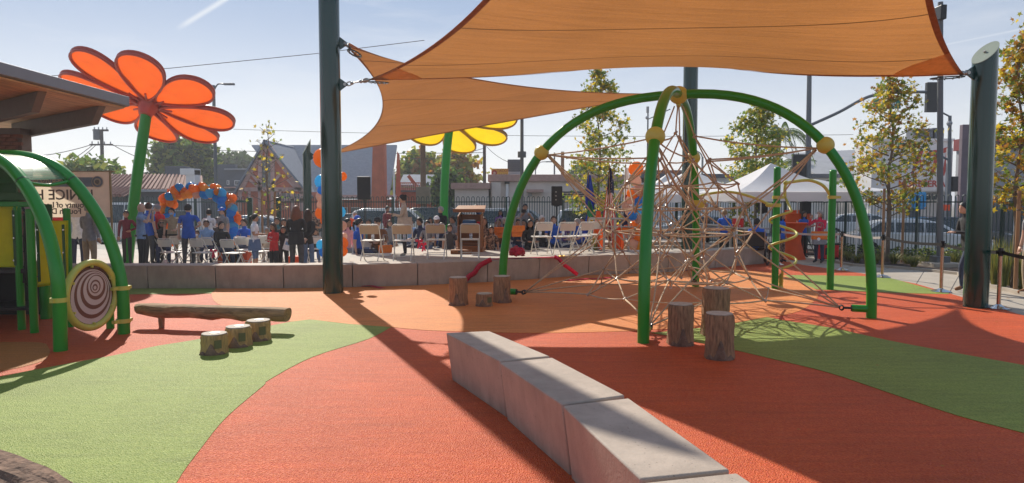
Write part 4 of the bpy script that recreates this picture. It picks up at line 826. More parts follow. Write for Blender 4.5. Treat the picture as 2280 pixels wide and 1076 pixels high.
# tudor style hall with steep gable
Yg = 46; hall = root('tudor_hall', 'red timber framed hall with steep grey gable roof and tall chimney', 'building', P(592, 450, Yg) * Vector((1, 1, 0)) if False else Vector((P(592, 450, Yg).x, Yg, -.42)))
o = hall.location.copy()
def HW(px, py, Y): return P(px, py, Y) - o
ap = HW(592, 313, Yg); lb = HW(512, 455, Yg); rb = HW(716, 455, Yg); le = HW(538, 420, Yg); re = HW(672, 428, Yg)
b = MB(); f = [(ap.x, ap.z), (re.x, re.z), (rb.x - .3, re.z), (rb.x - .3, 0), (lb.x, 0), (lb.x, le.z - .6), (le.x, le.z)]; b.side([(x_, z_) for x_, z_ in f][::-1], 0, .3); part('gable_wall', b, M_redw, hall)
def timber(p, q, t_=.22): 
    b = MB(); seg(b, (p[0], -.06, p[1]), (q[0], -.06, q[1]), t_, .12); part('timber', b, M_timb, hall)
T = lambda px, py: (HW(px, py, Yg).x, HW(px, py, Yg).z)
for a_, c_, t_ in [((580, 345), (580, 470), .26), ((608, 345), (608, 470), .26), ((594, 322), (594, 352), .2), ((578, 352), (612, 352), .2), ((545, 422), (672, 422), .26), ((590, 320), (535, 426), .34), ((594, 320), (676, 430), .34), ((562, 388), (582, 412), .18), ((625, 388), (606, 412), .18), ((556, 400), (580, 420), .16), ((640, 400), (662, 422), .16),
                 ((652, 422), (652, 470), .24), ((672, 428), (672, 470), .24), ((625, 422), (625, 470), .16), ((535, 426), (535, 470), .24), ((556, 424), (556, 470), .16), ((520, 448), (552, 448), .2), ((612, 445), (690, 445), .18)]:
    timber(T(*a_), T(*c_), t_)
for x0, x1, y0, y1 in ((584, 604, 355, 418), (613, 622, 428, 443), (629, 648, 430, 443), (656, 668, 432, 443)):
    b = MB(); p0 = T(x0, y1); p1 = T(x1, y0); b.box(((p0[0] + p1[0]) / 2, -.02, (p0[1] + p1[1]) / 2), (p1[0] - p0[0], .06, p1[1] - p0[1])); wv = part('window', b, M_win, hall); b = MB(); b.box(((p0[0] + p1[0]) / 2, -.05, (p0[1] + p1[1]) / 2), (.07, .05, p1[1] - p0[1])); part('mullion', b, M_timb, wv)
def roofq(name, a, c, d, e, m, th=.12, parent=hall):
    a, c, d, e = map(Vector, (a, c, d, e)); n = (c - a).cross(d - a).normalized() * th; b = MB(); b.add([a, c, d, e, a + n, c + n, d + n, e + n], [(3, 2, 1, 0), (4, 5, 6, 7), (0, 1, 5, 4), (1, 2, 6, 5), (2, 3, 7, 6), (3, 0, 4, 7)]); return part(name, b, m, parent)
apx = Vector((ap.x, -.35, ap.z + .05)); rbk = Vector((ap.x, 9, ap.z + .05))
roofq('roof', apx, rbk, Vector((re.x + .8, 9, re.z - .35)), Vector((re.x + .8, -.35, re.z - .35)), M_shing)
roofq('roof', rbk, apx, Vector((le.x - .5, -.35, le.z - .35)), Vector((le.x - .5, 9, le.z - .35)), M_shing)
rl = HW(560, 323, 52); rr2 = HW(884, 336, 52); rr2.z = rl.z
roofq('roof', (rl.x, rl.y, rl.z), (rr2.x, rr2.y, rl.z), (rr2.x + .3, .8, HW(880, 440, Yg).z), (HW(640, 440, Yg).x, .8, HW(640, 440, Yg).z), M_shing)
b = MB(); q0 = HW(690, 455, Yg + 1); q1 = HW(884, 455, Yg + 1); b.box(((q0.x + q1.x) / 2, 1.6, 1.1), (q1.x - q0.x, .4, 2.4)); part('wall', b, M_redo, hall)
zt = HW(700, 437, Yg).z
b = MB(); b.box(((q0.x + q1.x) / 2, .7, zt), (q1.x - q0.x, .3, .18)); part('eave_board', b, M_timb, hall)
for k in range(7):
    xw = q0.x + 1.2 + k * .85; b = MB(); b.box((xw + 1.0, 1.36, 1.25), (.6, .08, 1.0)); wv = part('window', b, M_wstuc, hall); b = MB(); b.box((xw + 1.0, 1.31, 1.25), (.5, .04, .9)); part('pane', b, M_win, wv)
c0 = HW(835, 320, Yg); c1 = HW(857, 455, Yg); b = MB(); b.prism([(c0.x - .35, -.2), (c1.x, -.2), (c1.x, .9), (c0.x - .35, .9)], 0, c0.z + .35, poly_top=[(c0.x - .12, -.1), (c1.x, -.1), (c1.x, .8), (c0.x - .12, .8)]); part('chimney', b, M_redo, hall)
b = MB(); b.add([HW(884, 337, 50), HW(890, 345, 50), HW(893, 450, 50), HW(880, 450, 50), HW(884, 337, 50.3), HW(890, 345, 50.3), HW(893, 450, 50.3), HW(880, 450, 50.3)], [(0, 1, 2, 3), (7, 6, 5, 4), (0, 4, 5, 1), (1, 5, 6, 2), (2, 6, 7, 3), (3, 7, 4, 0)]); part('gable_end', b, M_redo, hall)
# balcony wing
wing = root('balcony_wing', 'low orange red building with grey roof and outdoor stair railing', 'building', Vector((P(930, 450, 52).x, 52, -.42))); o = wing.location.copy()
x0, x1 = HW(887, 400, 52).x, HW(970, 400, 52).x; b = MB(); b.box(((x0 + x1) / 2, 2, 1.6), (x1 - x0, 3, 3.2)); part('wall', b, M_redo, wing)
zr = HW(900, 386, 52).z; ze = HW(900, 412, 52).z; roofq('roof', (x0, 2.4, zr), (x1, 2.4, zr), (x1, .1, ze), (x0, .1, ze), M_shing, parent=wing)
zf = HW(900, 426, 52).z; b = MB(); b.box(((x0 + x1) / 2, -.1, zf), (x1 - x0 + .6, 1.2, .12)); part('balcony_floor', b, M_dgrey, wing)
b = MB(); b.box(((x0 + x1) / 2 - .4, -.6, HW(900, 408, 52).z), (x1 - x0 - 1, .08, .08)); part('rail', b, M_redo, wing)
for k in range(13):
    xx = x0 + .15 + k * (x1 - x0 - 1.1) / 12; b = MB(); b.box((xx, -.6, (zf + HW(900, 408, 52).z) / 2), (.05, .05, HW(900, 408, 52).z - zf)); part('baluster', b, M_timb, wing)
b = MB(); seg(b, (x1 - 1.1, -.5, zf), (x1 - 2.0, -.5, zr - .2), .25, .1); part('stair_stringer', b, M_redo, wing)
b = MB(); b.box((x1 - .25, -.7, 1.6), (.3, .3, 3.1)); part('corner_post', b, M_redo, wing)
# dark flat roofed building
db = root('flat_building', 'dark grey flat roofed building left of the tudor gable', 'building', Vector((P(530, 450, 56).x, 56, -.42))); o = db.location.copy()
x0, x1 = HW(485, 400, 56).x, HW(585, 400, 56).x; zt = HW(500, 377, 56).z; b = MB(); b.box(((x0 + x1) / 2, 3, zt / 2), (x1 - x0, 6, zt)); part('wall', b, M_dgrey, db)
b = MB(); b.box(((x0 + x1) / 2 + .3, -.05, zt), (x1 - x0 - .6, .2, .12)); part('coping', b, M_paleg, db); b = MB(); b.box((x0 + .6, .3, zt + .2), (1.6, .6, .4)); part('parapet', b, M_dgrey, db)
for xa, xb, ya, yb in ((506, 511, 402, 412), (523, 545, 402, 413)):
    p0 = HW(xa, yb, 56); p1 = HW(xb, ya, 56); b = MB(); b.box(((p0.x + p1.x) / 2, -.04, (p0.z + p1.z) / 2), (p1.x - p0.x, .1, p1.z - p0.z)); wv = part('window', b, M_wstuc, db); b = MB(); b.box(((p0.x + p1.x) / 2, -.1, (p0.z + p1.z) / 2), (p1.x - p0.x - .12, .05, p1.z - p0.z - .12)); part('pane', b, M_win, wv)
b = MB(); p0 = HW(510, 418, 56); p1 = HW(550, 414, 56); b.box(((p0.x + p1.x) / 2, -.5, p0.z), (p1.x - p0.x, 1, .1)); part('awning', b, M_timb, db)
b = MB(); b.box((HW(505, 428, 56).x, -.1, HW(500, 428, 56).z), (3, .2, .12)); part('ledge', b, M_paleg, db)
# tiled roof house
th = root('tiled_house', 'dark house with brown barrel tile roof behind the banner', 'building', Vector((P(330, 450, 40).x, 40, -.42))); o = th.location.copy()
x0, x1 = HW(60, 400, 40).x, HW(452, 400, 40).x; ze = HW(300, 424, 40).z; zr = HW(300, 391, 43).z; b = MB(); b.box(((x0 + x1) / 2, 2.5, ze / 2 - .05), (x1 - x0 - .8, 4.2, ze)); part('wall', b, M_dgrey, th)
def tiled(xa, xb, ya, za, yb, zb, parent, hip=0.0):
    roofq('roof', (xa, yb, zb), (xb - hip, yb, zb), (xb, ya, za), (xa, ya, za), M_tile, .06, parent)
    n = int((xb - xa) / .26); b = MB()
    for i in range(n): 
        x_ = xa + .13 + i * .26; top_x = xa + (x_ - xa) * ((xb - hip - xa) / (xb - xa)); b.tube([Vector((x_, ya - .03, za + .05)), Vector((top_x, yb, zb + .05))], .075, 6)
    o_ = part('barrel_tiles', b, M_tile, parent, smooth=60); o_['kind'] = 'stuff'
tiled(x0, x1, .0, ze, 3.0, zr, th, 1.4)
tiled(x0, HW(300, 400, 40).x, -1.2, ze - .35, .3, ze + .15, th)
b = MB(); b.box(((x0 + x1) / 2, -.02, ze - .02), (x1 - x0, .1, .14)); part('fascia', b, M_paleg, th)
p0 = HW(432, 430, 40); p1 = HW(450, 380, 40); b = MB(); b.box(((p0.x + p1.x) / 2, -.6, p1.z / 2), (p1.x - p0.x, .7, p1.z)); b.box(((p0.x + p1.x) / 2 - .15, -.6, p1.z - .1), (p1.x - p0.x + .3, .8, .35)); part('chimney', b, M_wstuc, th)
p0 = HW(358, 391, 43); p1 = HW(400, 378, 43); b = MB(); b.box(((p0.x + p1.x) / 2, 4, (p0.z + p1.z) / 2), (p1.x - p0.x, 1, p1.z - p0.z + .5)); part('roof_unit', b, M_dgrey, th, bevel=.02)
for xa in (90, 150, 225, 330, 400):
    p0 = HW(xa, 470, 40); b = MB(); b.box((p0.x, .34, 1.1), (1.3, .1, 1.1)); wv = part('window', b, M_paleg, th); b = MB(); b.box((p0.x, .28, 1.1), (1.15, .05, .95)); part('pane', b, M_win, wv)
# beige shop
bs = root('beige_shop', 'long beige stucco shop with pinkish parapet band across the street', 'building', Vector((P(1250, 450, 41).x, 41, -.42))); o = bs.location.copy()
x0, x1 = HW(1092, 400, 41).x, HW(1420, 400, 41).x; zt = HW(1200, 399, 41).z; b = MB(); b.box(((x0 + x1) / 2, 4, zt / 2), (x1 - x0, 8, zt)); part('wall', b, M_beige, bs)
b = MB(); b.box(((x0 + x1) / 2, 3.95, zt + .06), (x1 - x0 + .3, 8.3, .42)); part('parapet_band', b, M_pinktrim, bs, bevel=.03)
b = MB(); b.box((x0 + .35, -.12, zt / 2 - .1), (.55, .3, zt - .2)); part('pilaster', b, M_beige, bs); b = MB(); b.cyl((x0 + 1.0, -.12, 0), (x0 + 1.0, -.12, zt - .3), .09, .09, 8); part('downpipe', b, M_wstuc, bs); b = MB(); b.box((x0 + 1.0, -.15, zt - .22), (.3, .2, .14)); part('rain_head', b, M_dkmet, bs)
p0 = HW(1172, 430, 41); p1 = HW(1209, 421, 41); b = MB(); b.box(((p0.x + p1.x) / 2, -.4, (p0.z + p1.z) / 2), (p1.x - p0.x, .8, .16)); part('canopy', b, M_pinktrim, bs)
b = MB(); b.box((HW(1180, 434, 41).x, -.05, HW(1180, 434, 41).z), (.25, .1, .2)); part('wall_lamp', b, M_paleg, bs)
for k in range(3):
    b = MB(); b.box(((HW(1252, 430, 41).x + HW(1310, 430, 41).x) / 2, -.06, HW(1250, 428 + k * 5, 41).z), (1.6, .1, .07)); part('vent_slat', b, M_dkmet, bs)
b = MB(); b.box((x0 - 1.1, 2, zt / 2 - .25), (2.0, 5, zt - .5)); part('side_wall', b, M_beige, bs); b = MB(); b.box((x0 - 1.15, 1.9, zt - .42), (2.3, 5.3, .35)); part('side_band', b, M_pinktrim, bs)
u_ = root('rooftop_unit', 'grey air handling unit on the beige shop roof', 'air conditioner', Vector((P(1148, 385, 43).x, 43, zt - .42 + .27))); b = MB(); b.box((0, 0, .62), (1.0, 1.0, .75)); part('cabinet', b, M_dgrey, u_, bevel=.02); b = MB(); b.box((.05, 0, .12), (1.1, 1, .24)); part('base_frame', b, M_paleg, u_)
for k in range(5): b = MB(); b.box((0, -.52, .36 + k * .12), (.9, .03, .05)); part('louvre', b, M_grey, u_)
sg = root('roof_sign', 'small yellow restaurant sign with red letters on the beige shop', 'sign', Vector((P(1113, 388, 41.2).x, 41.2, P(1113, 394, 41.2).z))); M_sy = mat('sign_yellow', (.80, .42, .06), .5, var=.04)
b = MB(); b.box((0, 0, .24), (1.02, .12, .50)); part('board', b, M_sy, sg, bevel=.01); M_rl = mat('sign_red', (.45, .04, .02), .5)
put('lettering', text_mesh('TACOS', .22, M_rl, .01), sg, (.18, -.07, .36), (PI / 2, 0, 0)); put('lettering', text_mesh('LA 1ST', .17, M_rl, .01), sg, (.2, -.07, .13), (PI / 2, 0, 0)); b = MB(); b.cyl((-.33, -.06, .24), (-.33, -.085, .24), .17, .17, 16); em = part('emblem', b, M_rl, sg); b = MB(); b.ball((-.33, -.09, .22), .09, 10, squash=(1, .3, 1)); part('emblem_face', b, mat('sign_face', (.6, .35, .25), .6), em)
for xx in (-.4, .4): b = MB(); b.box((xx, .03, -.1), (.05, .05, .3)); part('leg', b, M_dkmet, sg)
# grey sloped roof hall behind the tents
gh_ = root('grey_hall', 'low grey building with sloping pale roof behind the white canopies', 'building', Vector((P(1680, 450, 44).x, 44, -.42))); o = gh_.location.copy()
x0, x1 = HW(1420, 400, 44).x, HW(1990, 400, 44).x; ze = HW(1600, 392, 44).z; b = MB(); b.box(((x0 + x1) / 2, 4, ze / 2), (x1 - x0, 8, ze)); part('wall', b, M_wstuc, gh_)
b = MB(); b.box(((x0 + x1) / 2, -.1, ze), (x1 - x0, .3, .25)); part('eave', b, M_dgrey, gh_)
xa = HW(1800, 400, 44).x; xb = HW(2000, 400, 44).x; zr = HW(1880, 341, 48).z; roofq('roof', (xa, 4.5, zr), (xb, 4.5, zr + .3), (xb + .2, -.2, ze), (xa + .6, -.2, ze), M_paleg, parent=gh_)
b = MB(); b.box(((HW(1420, 360, 44).x + HW(1525, 360, 44).x) / 2, .5, HW(1500, 393, 44).z), (3.4, 1.0, .8)); part('mansard', b, M_tile, gh_)
# mural building
mb = root('mural_building', 'white street corner building with big red script letter mural', 'building', Vector((P(2030, 450, 40).x, 40, -.42)), 0); o = mb.location.copy()
x0, x1 = HW(1940, 400, 40).x, HW(2118, 400, 40).x; zt = HW(2050, 312, 40).z; b = MB(); b.box(((x0 + x1) / 2, 1, zt / 2), (x1 - x0, 2, zt)); part('wall', b, M_wstuc, mb); b = MB(); b.box(((x0 + x1) / 2, -.03, zt), (x1 - x0 + .1, .2, .15)); part('coping', b, M_wstuc, mb)
M_mur = mat('mural_red', (.50, .07, .05), .8, var=.15)
def stroke(b, pts, w0, w1):
    pts = [HW(x_, y_, 40) for x_, y_ in pts]; pts = smooth_pts([(p.x, -.02, p.z) for p in pts], 6); n = len(pts); vs = []
    for i, p in enumerate(pts):
        d = (pts[min(i + 1, n - 1)] - pts[max(i - 1, 0)]).normalized(); s_ = Vector((-d.z, 0, d.x)); w_ = w0 + (w1 - w0) * math.sin(PI * i / (n - 1)); vs += [p + s_ * w_ / 2, p - s_ * w_ / 2, p - s_ * w_ / 2 + Vector((0, .015, 0)), p + s_ * w_ / 2 + Vector((0, .015, 0))]
    b.add(vs, [(i * 4 + q, i * 4 + (q + 1) % 4, (i + 1) * 4 + (q + 1) % 4, (i + 1) * 4 + q) for i in range(n - 1) for q in range(4)])
for k, (pts_, a_, c_) in enumerate([([(2066, 352), (2069, 345), (2078, 341), (2086, 344), (2082, 366), (2074, 388)], .12, .34), ([(2084, 352), (2098, 338), (2108, 334), (2112, 340), (2106, 365), (2100, 391)], .10, .30), ([(2030, 388), (2042, 360), (2050, 340), (2056, 332)], .08, .24), ([(2046, 352), (2052, 370), (2044, 385)], .06, .16), ([(2018, 340), (2034, 336), (2048, 340)], .05, .12)]):
    b = MB(); stroke(b, pts_, a_, c_); part('mural_stroke', b, M_mur, mb)
b = MB(); b.add([], []); put('lettering', text_mesh('MORBEERIA', .52, M_mur, .008, .012), mb, HW(2052, 410, 40) * Vector((1, 0, 1)) + Vector((0, -.02, 0)), (PI / 2, 0, 0))
b = MB(); q = HW(2075, 425, 40); b.box((q.x, -.4, q.z), (2.6, .9, .12)); part('awning', b, M_wstuc, mb)
for xx in (2035, 2060, 2085): b = MB(); q = HW(xx, 438, 40); b.box((q.x, -.02, q.z), (.55, .06, .35)); part('window', b, M_win, mb)
for xx, yy, s_ in ((2040, 304, .8), (2062, 306, .6), (2080, 303, .7)):
    b = MB(); q = HW(xx, yy, 42); b.box((q.x, 2, q.z + .1), (s_, .8, .7)); part('roof_unit', b, M_dgrey, mb, bevel=.02)
# buildings at the far right
rb_ = root('red_band_building', 'pale building with a dark red band at the right edge', 'building', Vector((P(2260, 450, 34).x, 34, -.42)), 0); o = rb_.location.copy()
x0 = HW(2185, 400, 34).x; zt = HW(2250, 303, 34).z; zb = HW(2250, 330, 34).z; b = MB(); b.box((x0 + 6, 1, zb / 2), (12, 2, zb)); part('wall', b, M_paleg, rb_); b = MB(); b.box((x0 + 6, .95, (zt + zb) / 2), (12.2, 2.3, zt - zb)); part('red_band', b, mat('dark_red', (.22, .02, .025), .6), rb_)
for k in range(4): b = MB(); b.box((x0 + 1.6 + k * 2.6, -.06, 1.5), (2.0, .1, 1.7)); wv = part('window', b, M_win, rb_); b = MB(); b.box((x0 + 1.6 + k * 2.6, -.13, 1.5), (.06, .05, 1.7)); part('mullion', b, M_wstuc, wv)
lgb = root('low_warehouse', 'low pale roofed buildings far behind the yellow flower stem', 'building', Vector((P(1040, 450, 70).x, 70, -.42))); o = lgb.location.copy()
x0, x1 = HW(1008, 400, 70).x, HW(1085, 400, 70).x; b = MB(); b.box(((x0 + x1) / 2, 3, HW(1, 425, 70).z / 2), (x1 - x0, 6, HW(1, 425, 70).z)); part('wall', b, M_paleg, lgb); b = MB(); b.box(((x0 + x1) / 2, 2.8, HW(1, 415, 70).z), (x1 - x0 + .6, 7, .5)); part('roof', b, M_beige, lgb)
for k in range(4): b = MB(); b.box((x0 + .6 + k * .9, -.08, 1.3), (.6, .1, .8)); part('window', b, M_win, lgb)
# pylon signs
for (xa, xb, yt, Y, lab, m) in ((2106, 2119, 330, 38, 'plain grey slab pier beside the mural wall', M_paleg), (2134, 2158, 278, 33, 'mauve pylon sign board on a thin pole beside the right post', mat('mauve_panel', (.16, .115, .135), .6, var=.2, scale=1.5))):
    p0 = P(xa, 450, Y); p1 = P(xb, yt, Y); t = root('pylon_sign', lab, 'sign', Vector(((p0.x + p1.x) / 2, Y, -.42))); hz = p1.z + .42
    b = MB(); b.box((0, 0, hz * .62), (p1.x - p0.x, .25, hz * .76)); part('board', b, m, t, bevel=.02); b = MB(); b.box((0, .0, hz / 2 - .3), (.14, .14, hz - .7)); part('pole', b, M_grey, t)
# ================================================================== pavilion building on the left: brick wall, roof, planks, beams
M_roofp = mat('roof_fascia_grey', (.22, .235, .26), .5, var=.06, scale=2); M_plank = mat('soffit_plank', (.74, .52, .29), .55, var=.28, scale=2.5, stretch=(8, .6, 1)); M_beam = mat('steel_beam_grey', (.20, .205, .21), .5, var=.08); M_brick = mat('brick_brown', (.27, .14, .10), .85, var=.3, scale=9, bump=.3); M_mort = mat('mortar', (.26, .22, .19), .95)
pv = root('pavilion', 'brown brick pavilion corner with flat grey roof and timber soffit', 'building', (0, 0, 0))
zS = 3.40; C1 = P(289, 246, 12.5); fx = C1.x
RP = [(fx, .5), (fx, 12.5), (-12.4, 17.6), (-17, 17.6), (-17, .5)]
b = MB(); b.prism(RP, zS + .03, zS + .20); part('roof', b, M_roofp, pv, bevel=.01)
for i in range(40):
    xa = fx - .10 - i * .155; xb = xa - .148
    def yb_(x): return 12.42 if x > fx else 12.42 + (fx - x) / (fx + 12.4) * 5.1
    b = MB(); b.prism([(xa, .6), (xa, yb_(xa)), (xb, yb_(xb)), (xb, .6)], zS, zS + .022); part('soffit_plank', b, M_plank, pv)
for (e_, s_) in (((228, 236), (40, 292)), ((95, 203), (-60, 262)), ((-70, 160), (-220, 215))):
    pe = G(0, 0); d_ = ray(*e_); t_ = (zS - CAMZ) / d_.z; E_ = Vector((d_.x * t_, d_.y * t_, zS)); dr_ = Vector((-.79, .61, 0)); S_ = E_ + dr_ * 4.5; n_ = Vector((-dr_.y, dr_.x, 0)) * .06
    pr = [E_ + Vector((0, 0, -.003)), E_ + dr_ * .35 + Vector((0, 0, -.30)), S_ + Vector((0, 0, -.34)), S_ + Vector((0, 0, -.003))]; b = MB(); b.add([p + n_ for p in pr] + [p - n_ for p in pr], [(0, 1, 2, 3), (7, 6, 5, 4), (0, 4, 5, 1), (1, 5, 6, 2), (2, 6, 7, 3), (3, 7, 4, 0)]); part('roof_beam', b, M_beam, pv, bevel=.006)
WX = (57 - 1140) / FPX * 14.0; WT = P(30, 299, 14).z
b = MB(); b.prism([(WX - .02, 14.02), (WX - .02, 14.30), (-17, 14.30), (-17, 14.02)], -.02, WT); part('wall_core', b, M_mort, pv)
b = MB(); b.prism([(WX - .01, 13.96), (WX - .01, 14.3), (-16, 14.3), (-16, 13.96)], WT, WT + .12); part('wall_cap', b, M_beam, pv)
br = MB().box((0, 0, 0), (.20, .07, .066)).mesh('brick', M_brick, None, bevel=.003)
nb = 0
for r_ in range(25):
    z = WT - .04 - r_ * .078
    for k in range(12):
        x = WX - .10 - k * .212 - (.106 if r_ % 2 else 0)
        if nb < 298: put('brick', br, pv, (x, 13.995 - random.uniform(0, .004), z)); nb += 1
b = MB(); b.prism([(WX - .03, 14.0), (WX - .03, 13.985), (-17, 13.985), (-17, 14.0)], -.02, WT - 25 * .078); part('lower_wall', b, M_brick, pv)
# ================================================================== banner
bn_ = root('banner', 'translucent beige event banner seen from behind with mirrored lettering', 'banner', P(150, 440, 16.2)); o = bn_.location.copy()
M_ban = mat('banner_cloth', (.78, .68, .52), .7, var=.05, trans=.55); M_band = mat('banner_blue', (.30, .36, .44), .7, trans=.4); M_btx = mat('banner_text', (.15, .12, .10), .8)
def bw(px, py): return P(px, py, 16.2) - o
p0 = bw(18, 484); p1 = bw(243, 383); b = MB(); b.box(((p0.x + p1.x) / 2, 0, (p0.z + p1.z) / 2), (p1.x - p0.x, .012, p1.z - p0.z)); 
b = MB(); b.poly([(p0.x, .004, p0.z), (p1.x, .004, p0.z), (p1.x, .004, p1.z), (p0.x, .004, p1.z)]); part('cloth', b, M_ban, bn_)
q0 = bw(30, 416); q1 = bw(208, 395); b = MB(); b.box(((q0.x + q1.x) / 2, -.010, (q0.z + q1.z) / 2), (q1.x - q0.x, .004, q1.z - q0.z)); part('blue_band', b, M_band, bn_)
for s_, px, py, sz_ in (('SUPERVISOR', 116, 405, .17), ('JANICE HAHN', 108, 435, .34), ('County of Los Angeles', 118, 457, .19), ('Fourth District', 128, 471, .19)):
    me = text_mesh(s_, sz_, M_btx if py > 410 else M_ban, .002, .004); q = bw(px, py); o_ = put('lettering', me, bn_, (q.x, -.016, q.z), (PI / 2, 0, 0)); o_.scale = (-1, 1, 1)
q = bw(218, 405)
for r_, m, dy in ((.145, M_ban, -.012), (.125, M_band, -.018), (.085, M_ban, -.024), (.05, M_btx, -.030)): b = MB(); b.cyl((q.x, dy, q.z), (q.x, dy - .004, q.z), r_, r_, 20); part('emblem_ring', b, m, bn_)
M_bamb = mat('gold_pole', (.33, .22, .09), .5)
for xx in (20, 244): q = bw(xx, 383); b = MB(); b.cyl((q.x, .02, -o.z + .0), (q.x, .02, q.z + .03), .025, .025, 8); part('pole', b, M_bamb, bn_, smooth=50)
b = MB(); b.cyl((bw(18, 0).x, .02, bw(0, 382).z), (bw(244, 0).x, .02, bw(0, 382).z), .014, .014, 6); part('top_rod', b, M_bamb, bn_)
# ================================================================== poles, wires and street furniture
def pole(label, px, Y, ztop, r, m=M_grey, cat='lamp post', z0=-.3, name='light_pole', extra=None, top_r=None):
    x = (px - 1140) / FPX * Y; t = root(name, label, cat, Vector((x, Y, z0))); b = MB(); b.cyl((0, 0, 0), (0, 0, ztop - z0), r, top_r or r * .8, 12); part('shaft', b, m, t, smooth=50)
    if extra: extra(t, ztop - z0)
    return t
def ztop(py, Y): return P(1140, py, Y).z
def lamp_arm(t, h, dx, lift, m=M_grey, L=.5):
    b = MB(); b.tube(smooth_pts([Vector((0, 0, h - .3)), Vector((dx * .4, 0, h + lift * .8)), Vector((dx, 0, h + lift))], 4), .035, 6); part('arm', b, m, t, smooth=180); b = MB(); b.box((dx + L / 2 * (1 if dx > 0 else -1), 0, h + lift), (L, .16, .09)); part('lamp_head', b, m, t, bevel=.01)
pole('dark park light pole rising behind the orange flower petals', 483, 33, ztop(190, 33), .09, extra=lambda t, h: lamp_arm(t, h, .5, .05))
def fix1(t, h):
    b = MB(); b.cyl((0, 0, h * .60), (0, 0, h * .60 + .22), .16, .16, 12); part('collar', b, M_grey, t, smooth=40); b = MB(); b.box((0, 0, h), (.9, .25, .12)); part('lamp_head', b, M_grey, t, bevel=.02)
pole('dark light pole with collar left of the rope dome', 1162, 26, ztop(205, 26), .075, extra=fix1)
def fix2(t, h):
    b = MB(); b.tube([Vector((0, 0, h - .35)), Vector((1.1, 0, h + .15))], .025, 6); part('arm', b, M_grey, t); b = MB(); b.box((-.02, 0, h + .12), (.12, .12, .3)); b.ball((-.05, -.05, h - .28), .09, 8); part('camera_unit', b, M_paleg, t)
pole('thin pole with camera box seen between the dome arches', 1440, 34, ztop(250, 34), .045, extra=fix2)
pole('curved street lamp seen right of the far dome leg', 1562, 48, ztop(350, 48), .09, extra=lambda t, h: (part('arm', MB().tube(smooth_pts([Vector((0, 0, h - .1)), Vector((-.15, 0, h + .25)), Vector((-.7, 0, h + .55)), Vector((-1.3, 0, h + .6))], 4), .045, 6), M_grey, t, smooth=180)))
pole('small street lamp beyond the beige shop roof', 1192, 60, ztop(372, 60), .06, extra=lambda t, h: lamp_arm(t, h, .9, .45, L=.9))
pole('plain grey utility pole left of the beige shop', 1079, 48, ztop(305, 48), .13, m=mat('weathered_pole', (.10, .085, .075), .9, var=.2), cat='utility pole', name='utility_pole')
def boxes(t, h):
    b = MB(); b.box((0, -.02, h * .38), (.75, .5, .95)); part('junction_box', b, mat('tan_metal', (.22, .17, .11), .6), t, bevel=.02); b = MB(); b.cyl((0, 0, -.02), (0, 0, h * .28), .19, .17, 12); part('base_sleeve', b, M_dgrey, t, smooth=50)
pole('brown wooden pole with tan junction box behind the beige jacket woman', 943, 38, ztop(280, 38), .17, m=mat('brown_pole', (.20, .12, .07), .85, var=.2), cat='utility pole', name='utility_pole', extra=boxes)
pole('thin white flag pole like mast beside the tudor hall', 878, 44, ztop(380, 44), .07, m=M_wstuc, cat='mast', name='mast')
pole('grey mast rising behind the beige shop parapet', 1234, 52, ztop(340, 52), .07, m=M_dgrey, cat='mast', name='mast')
pole('thick brown mast behind the beige shop right of the first tree', 1252, 50, ztop(338, 50), .15, m=mat('brown_pole', (.2, .12, .07)), cat='mast', name='mast')
# utility pole with cross arms and transformer
up = root('utility_pole', 'old utility pole with cross arms and transformer on the left horizon', 'utility pole', Vector(((231 - 1140) / FPX * 60, 60, -.4))); ub = up.location.copy(); M_wpole = mat('weathered_pole', (.10, .085, .075))
tp_ = P(226, 290, 60) - ub; b = MB(); b.cyl((0, 0, 0), tp_, .19, .13, 10); part('shaft', b, M_wpole, up)
for y_, xa, xb, th_ in ((290, 207, 241, .16), (322, 200, 251, .13)):
    p0 = P(xa, y_, 60) - ub; p1 = P(xb, y_ + 1, 60) - ub; b = MB(); b.box(((p0 + p1) / 2).to_tuple(), ((p1 - p0).length, .14, th_)); ca = part('cross_arm', b, M_wpole, up)
    for k in range(4): q = p0.lerp(p1, .1 + k * .27); b = MB(); b.cyl(q + Vector((0, 0, .05)), q + Vector((0, 0, .28)), .06, .05, 6); part('insulator', b, M_paleg, ca)
c = P(216, 300, 60) - ub; b = MB(); b.cyl(c + Vector((0, 0, -.45)), c + Vector((0, 0, .45)), .30, .30, 12); part('transformer', b, M_grey, up, smooth=50)
def wire(label, pts, r=.02, sag=0.0):
    o_ = pts[0]; q = [p - o_ for p in pts]
    if len(q) == 2: q = [q[0].lerp(q[1], i / 12) - Vector((0, 0, sag * 4 * i / 12 * (1 - i / 12))) for i in range(13)]
    b = MB(); b.tube(q, r, 4); o = part('overhead_wire', b, M_wpole, None); o.location = o_; return tag(o, label, 'wire', 'thin wires crossing the pale sky')
wire('long wire rising from behind the pavilion roof to the large sail', [P(70, 172, 30), P(380, 152, 30), P(700, 120, 30), P(945, 90, 30)], .014)
wire('thin wire from the transformer pole running left past the roof', [P(205, 322, 60), P(-60, 345, 60)], .03, .6)
wire('slack wire sloping from the transformer pole toward the banner', [P(208, 322, 60), P(60, 400, 60)], .03, .4)
wire('steep guy wire beside the transformer pole', [P(215, 322, 60), P(110, 400, 60)], .03, .2)
wire('wire from the transformer pole to the big green tree', [P(250, 322, 60), P(400, 372, 60)], .03, .4)
wire('level wire crossing the sky above the tudor hall', [P(250, 324, 60), P(1080, 340, 60)], .025, .3)
wire('higher level wire crossing behind the rope dome', [P(520, 288, 70), P(1900, 300, 70)], .022, .4)
wire('drooping wire between the grey pole and the beige shop', [P(1082, 325, 48), P(1150, 365, 43)], .02, .25)
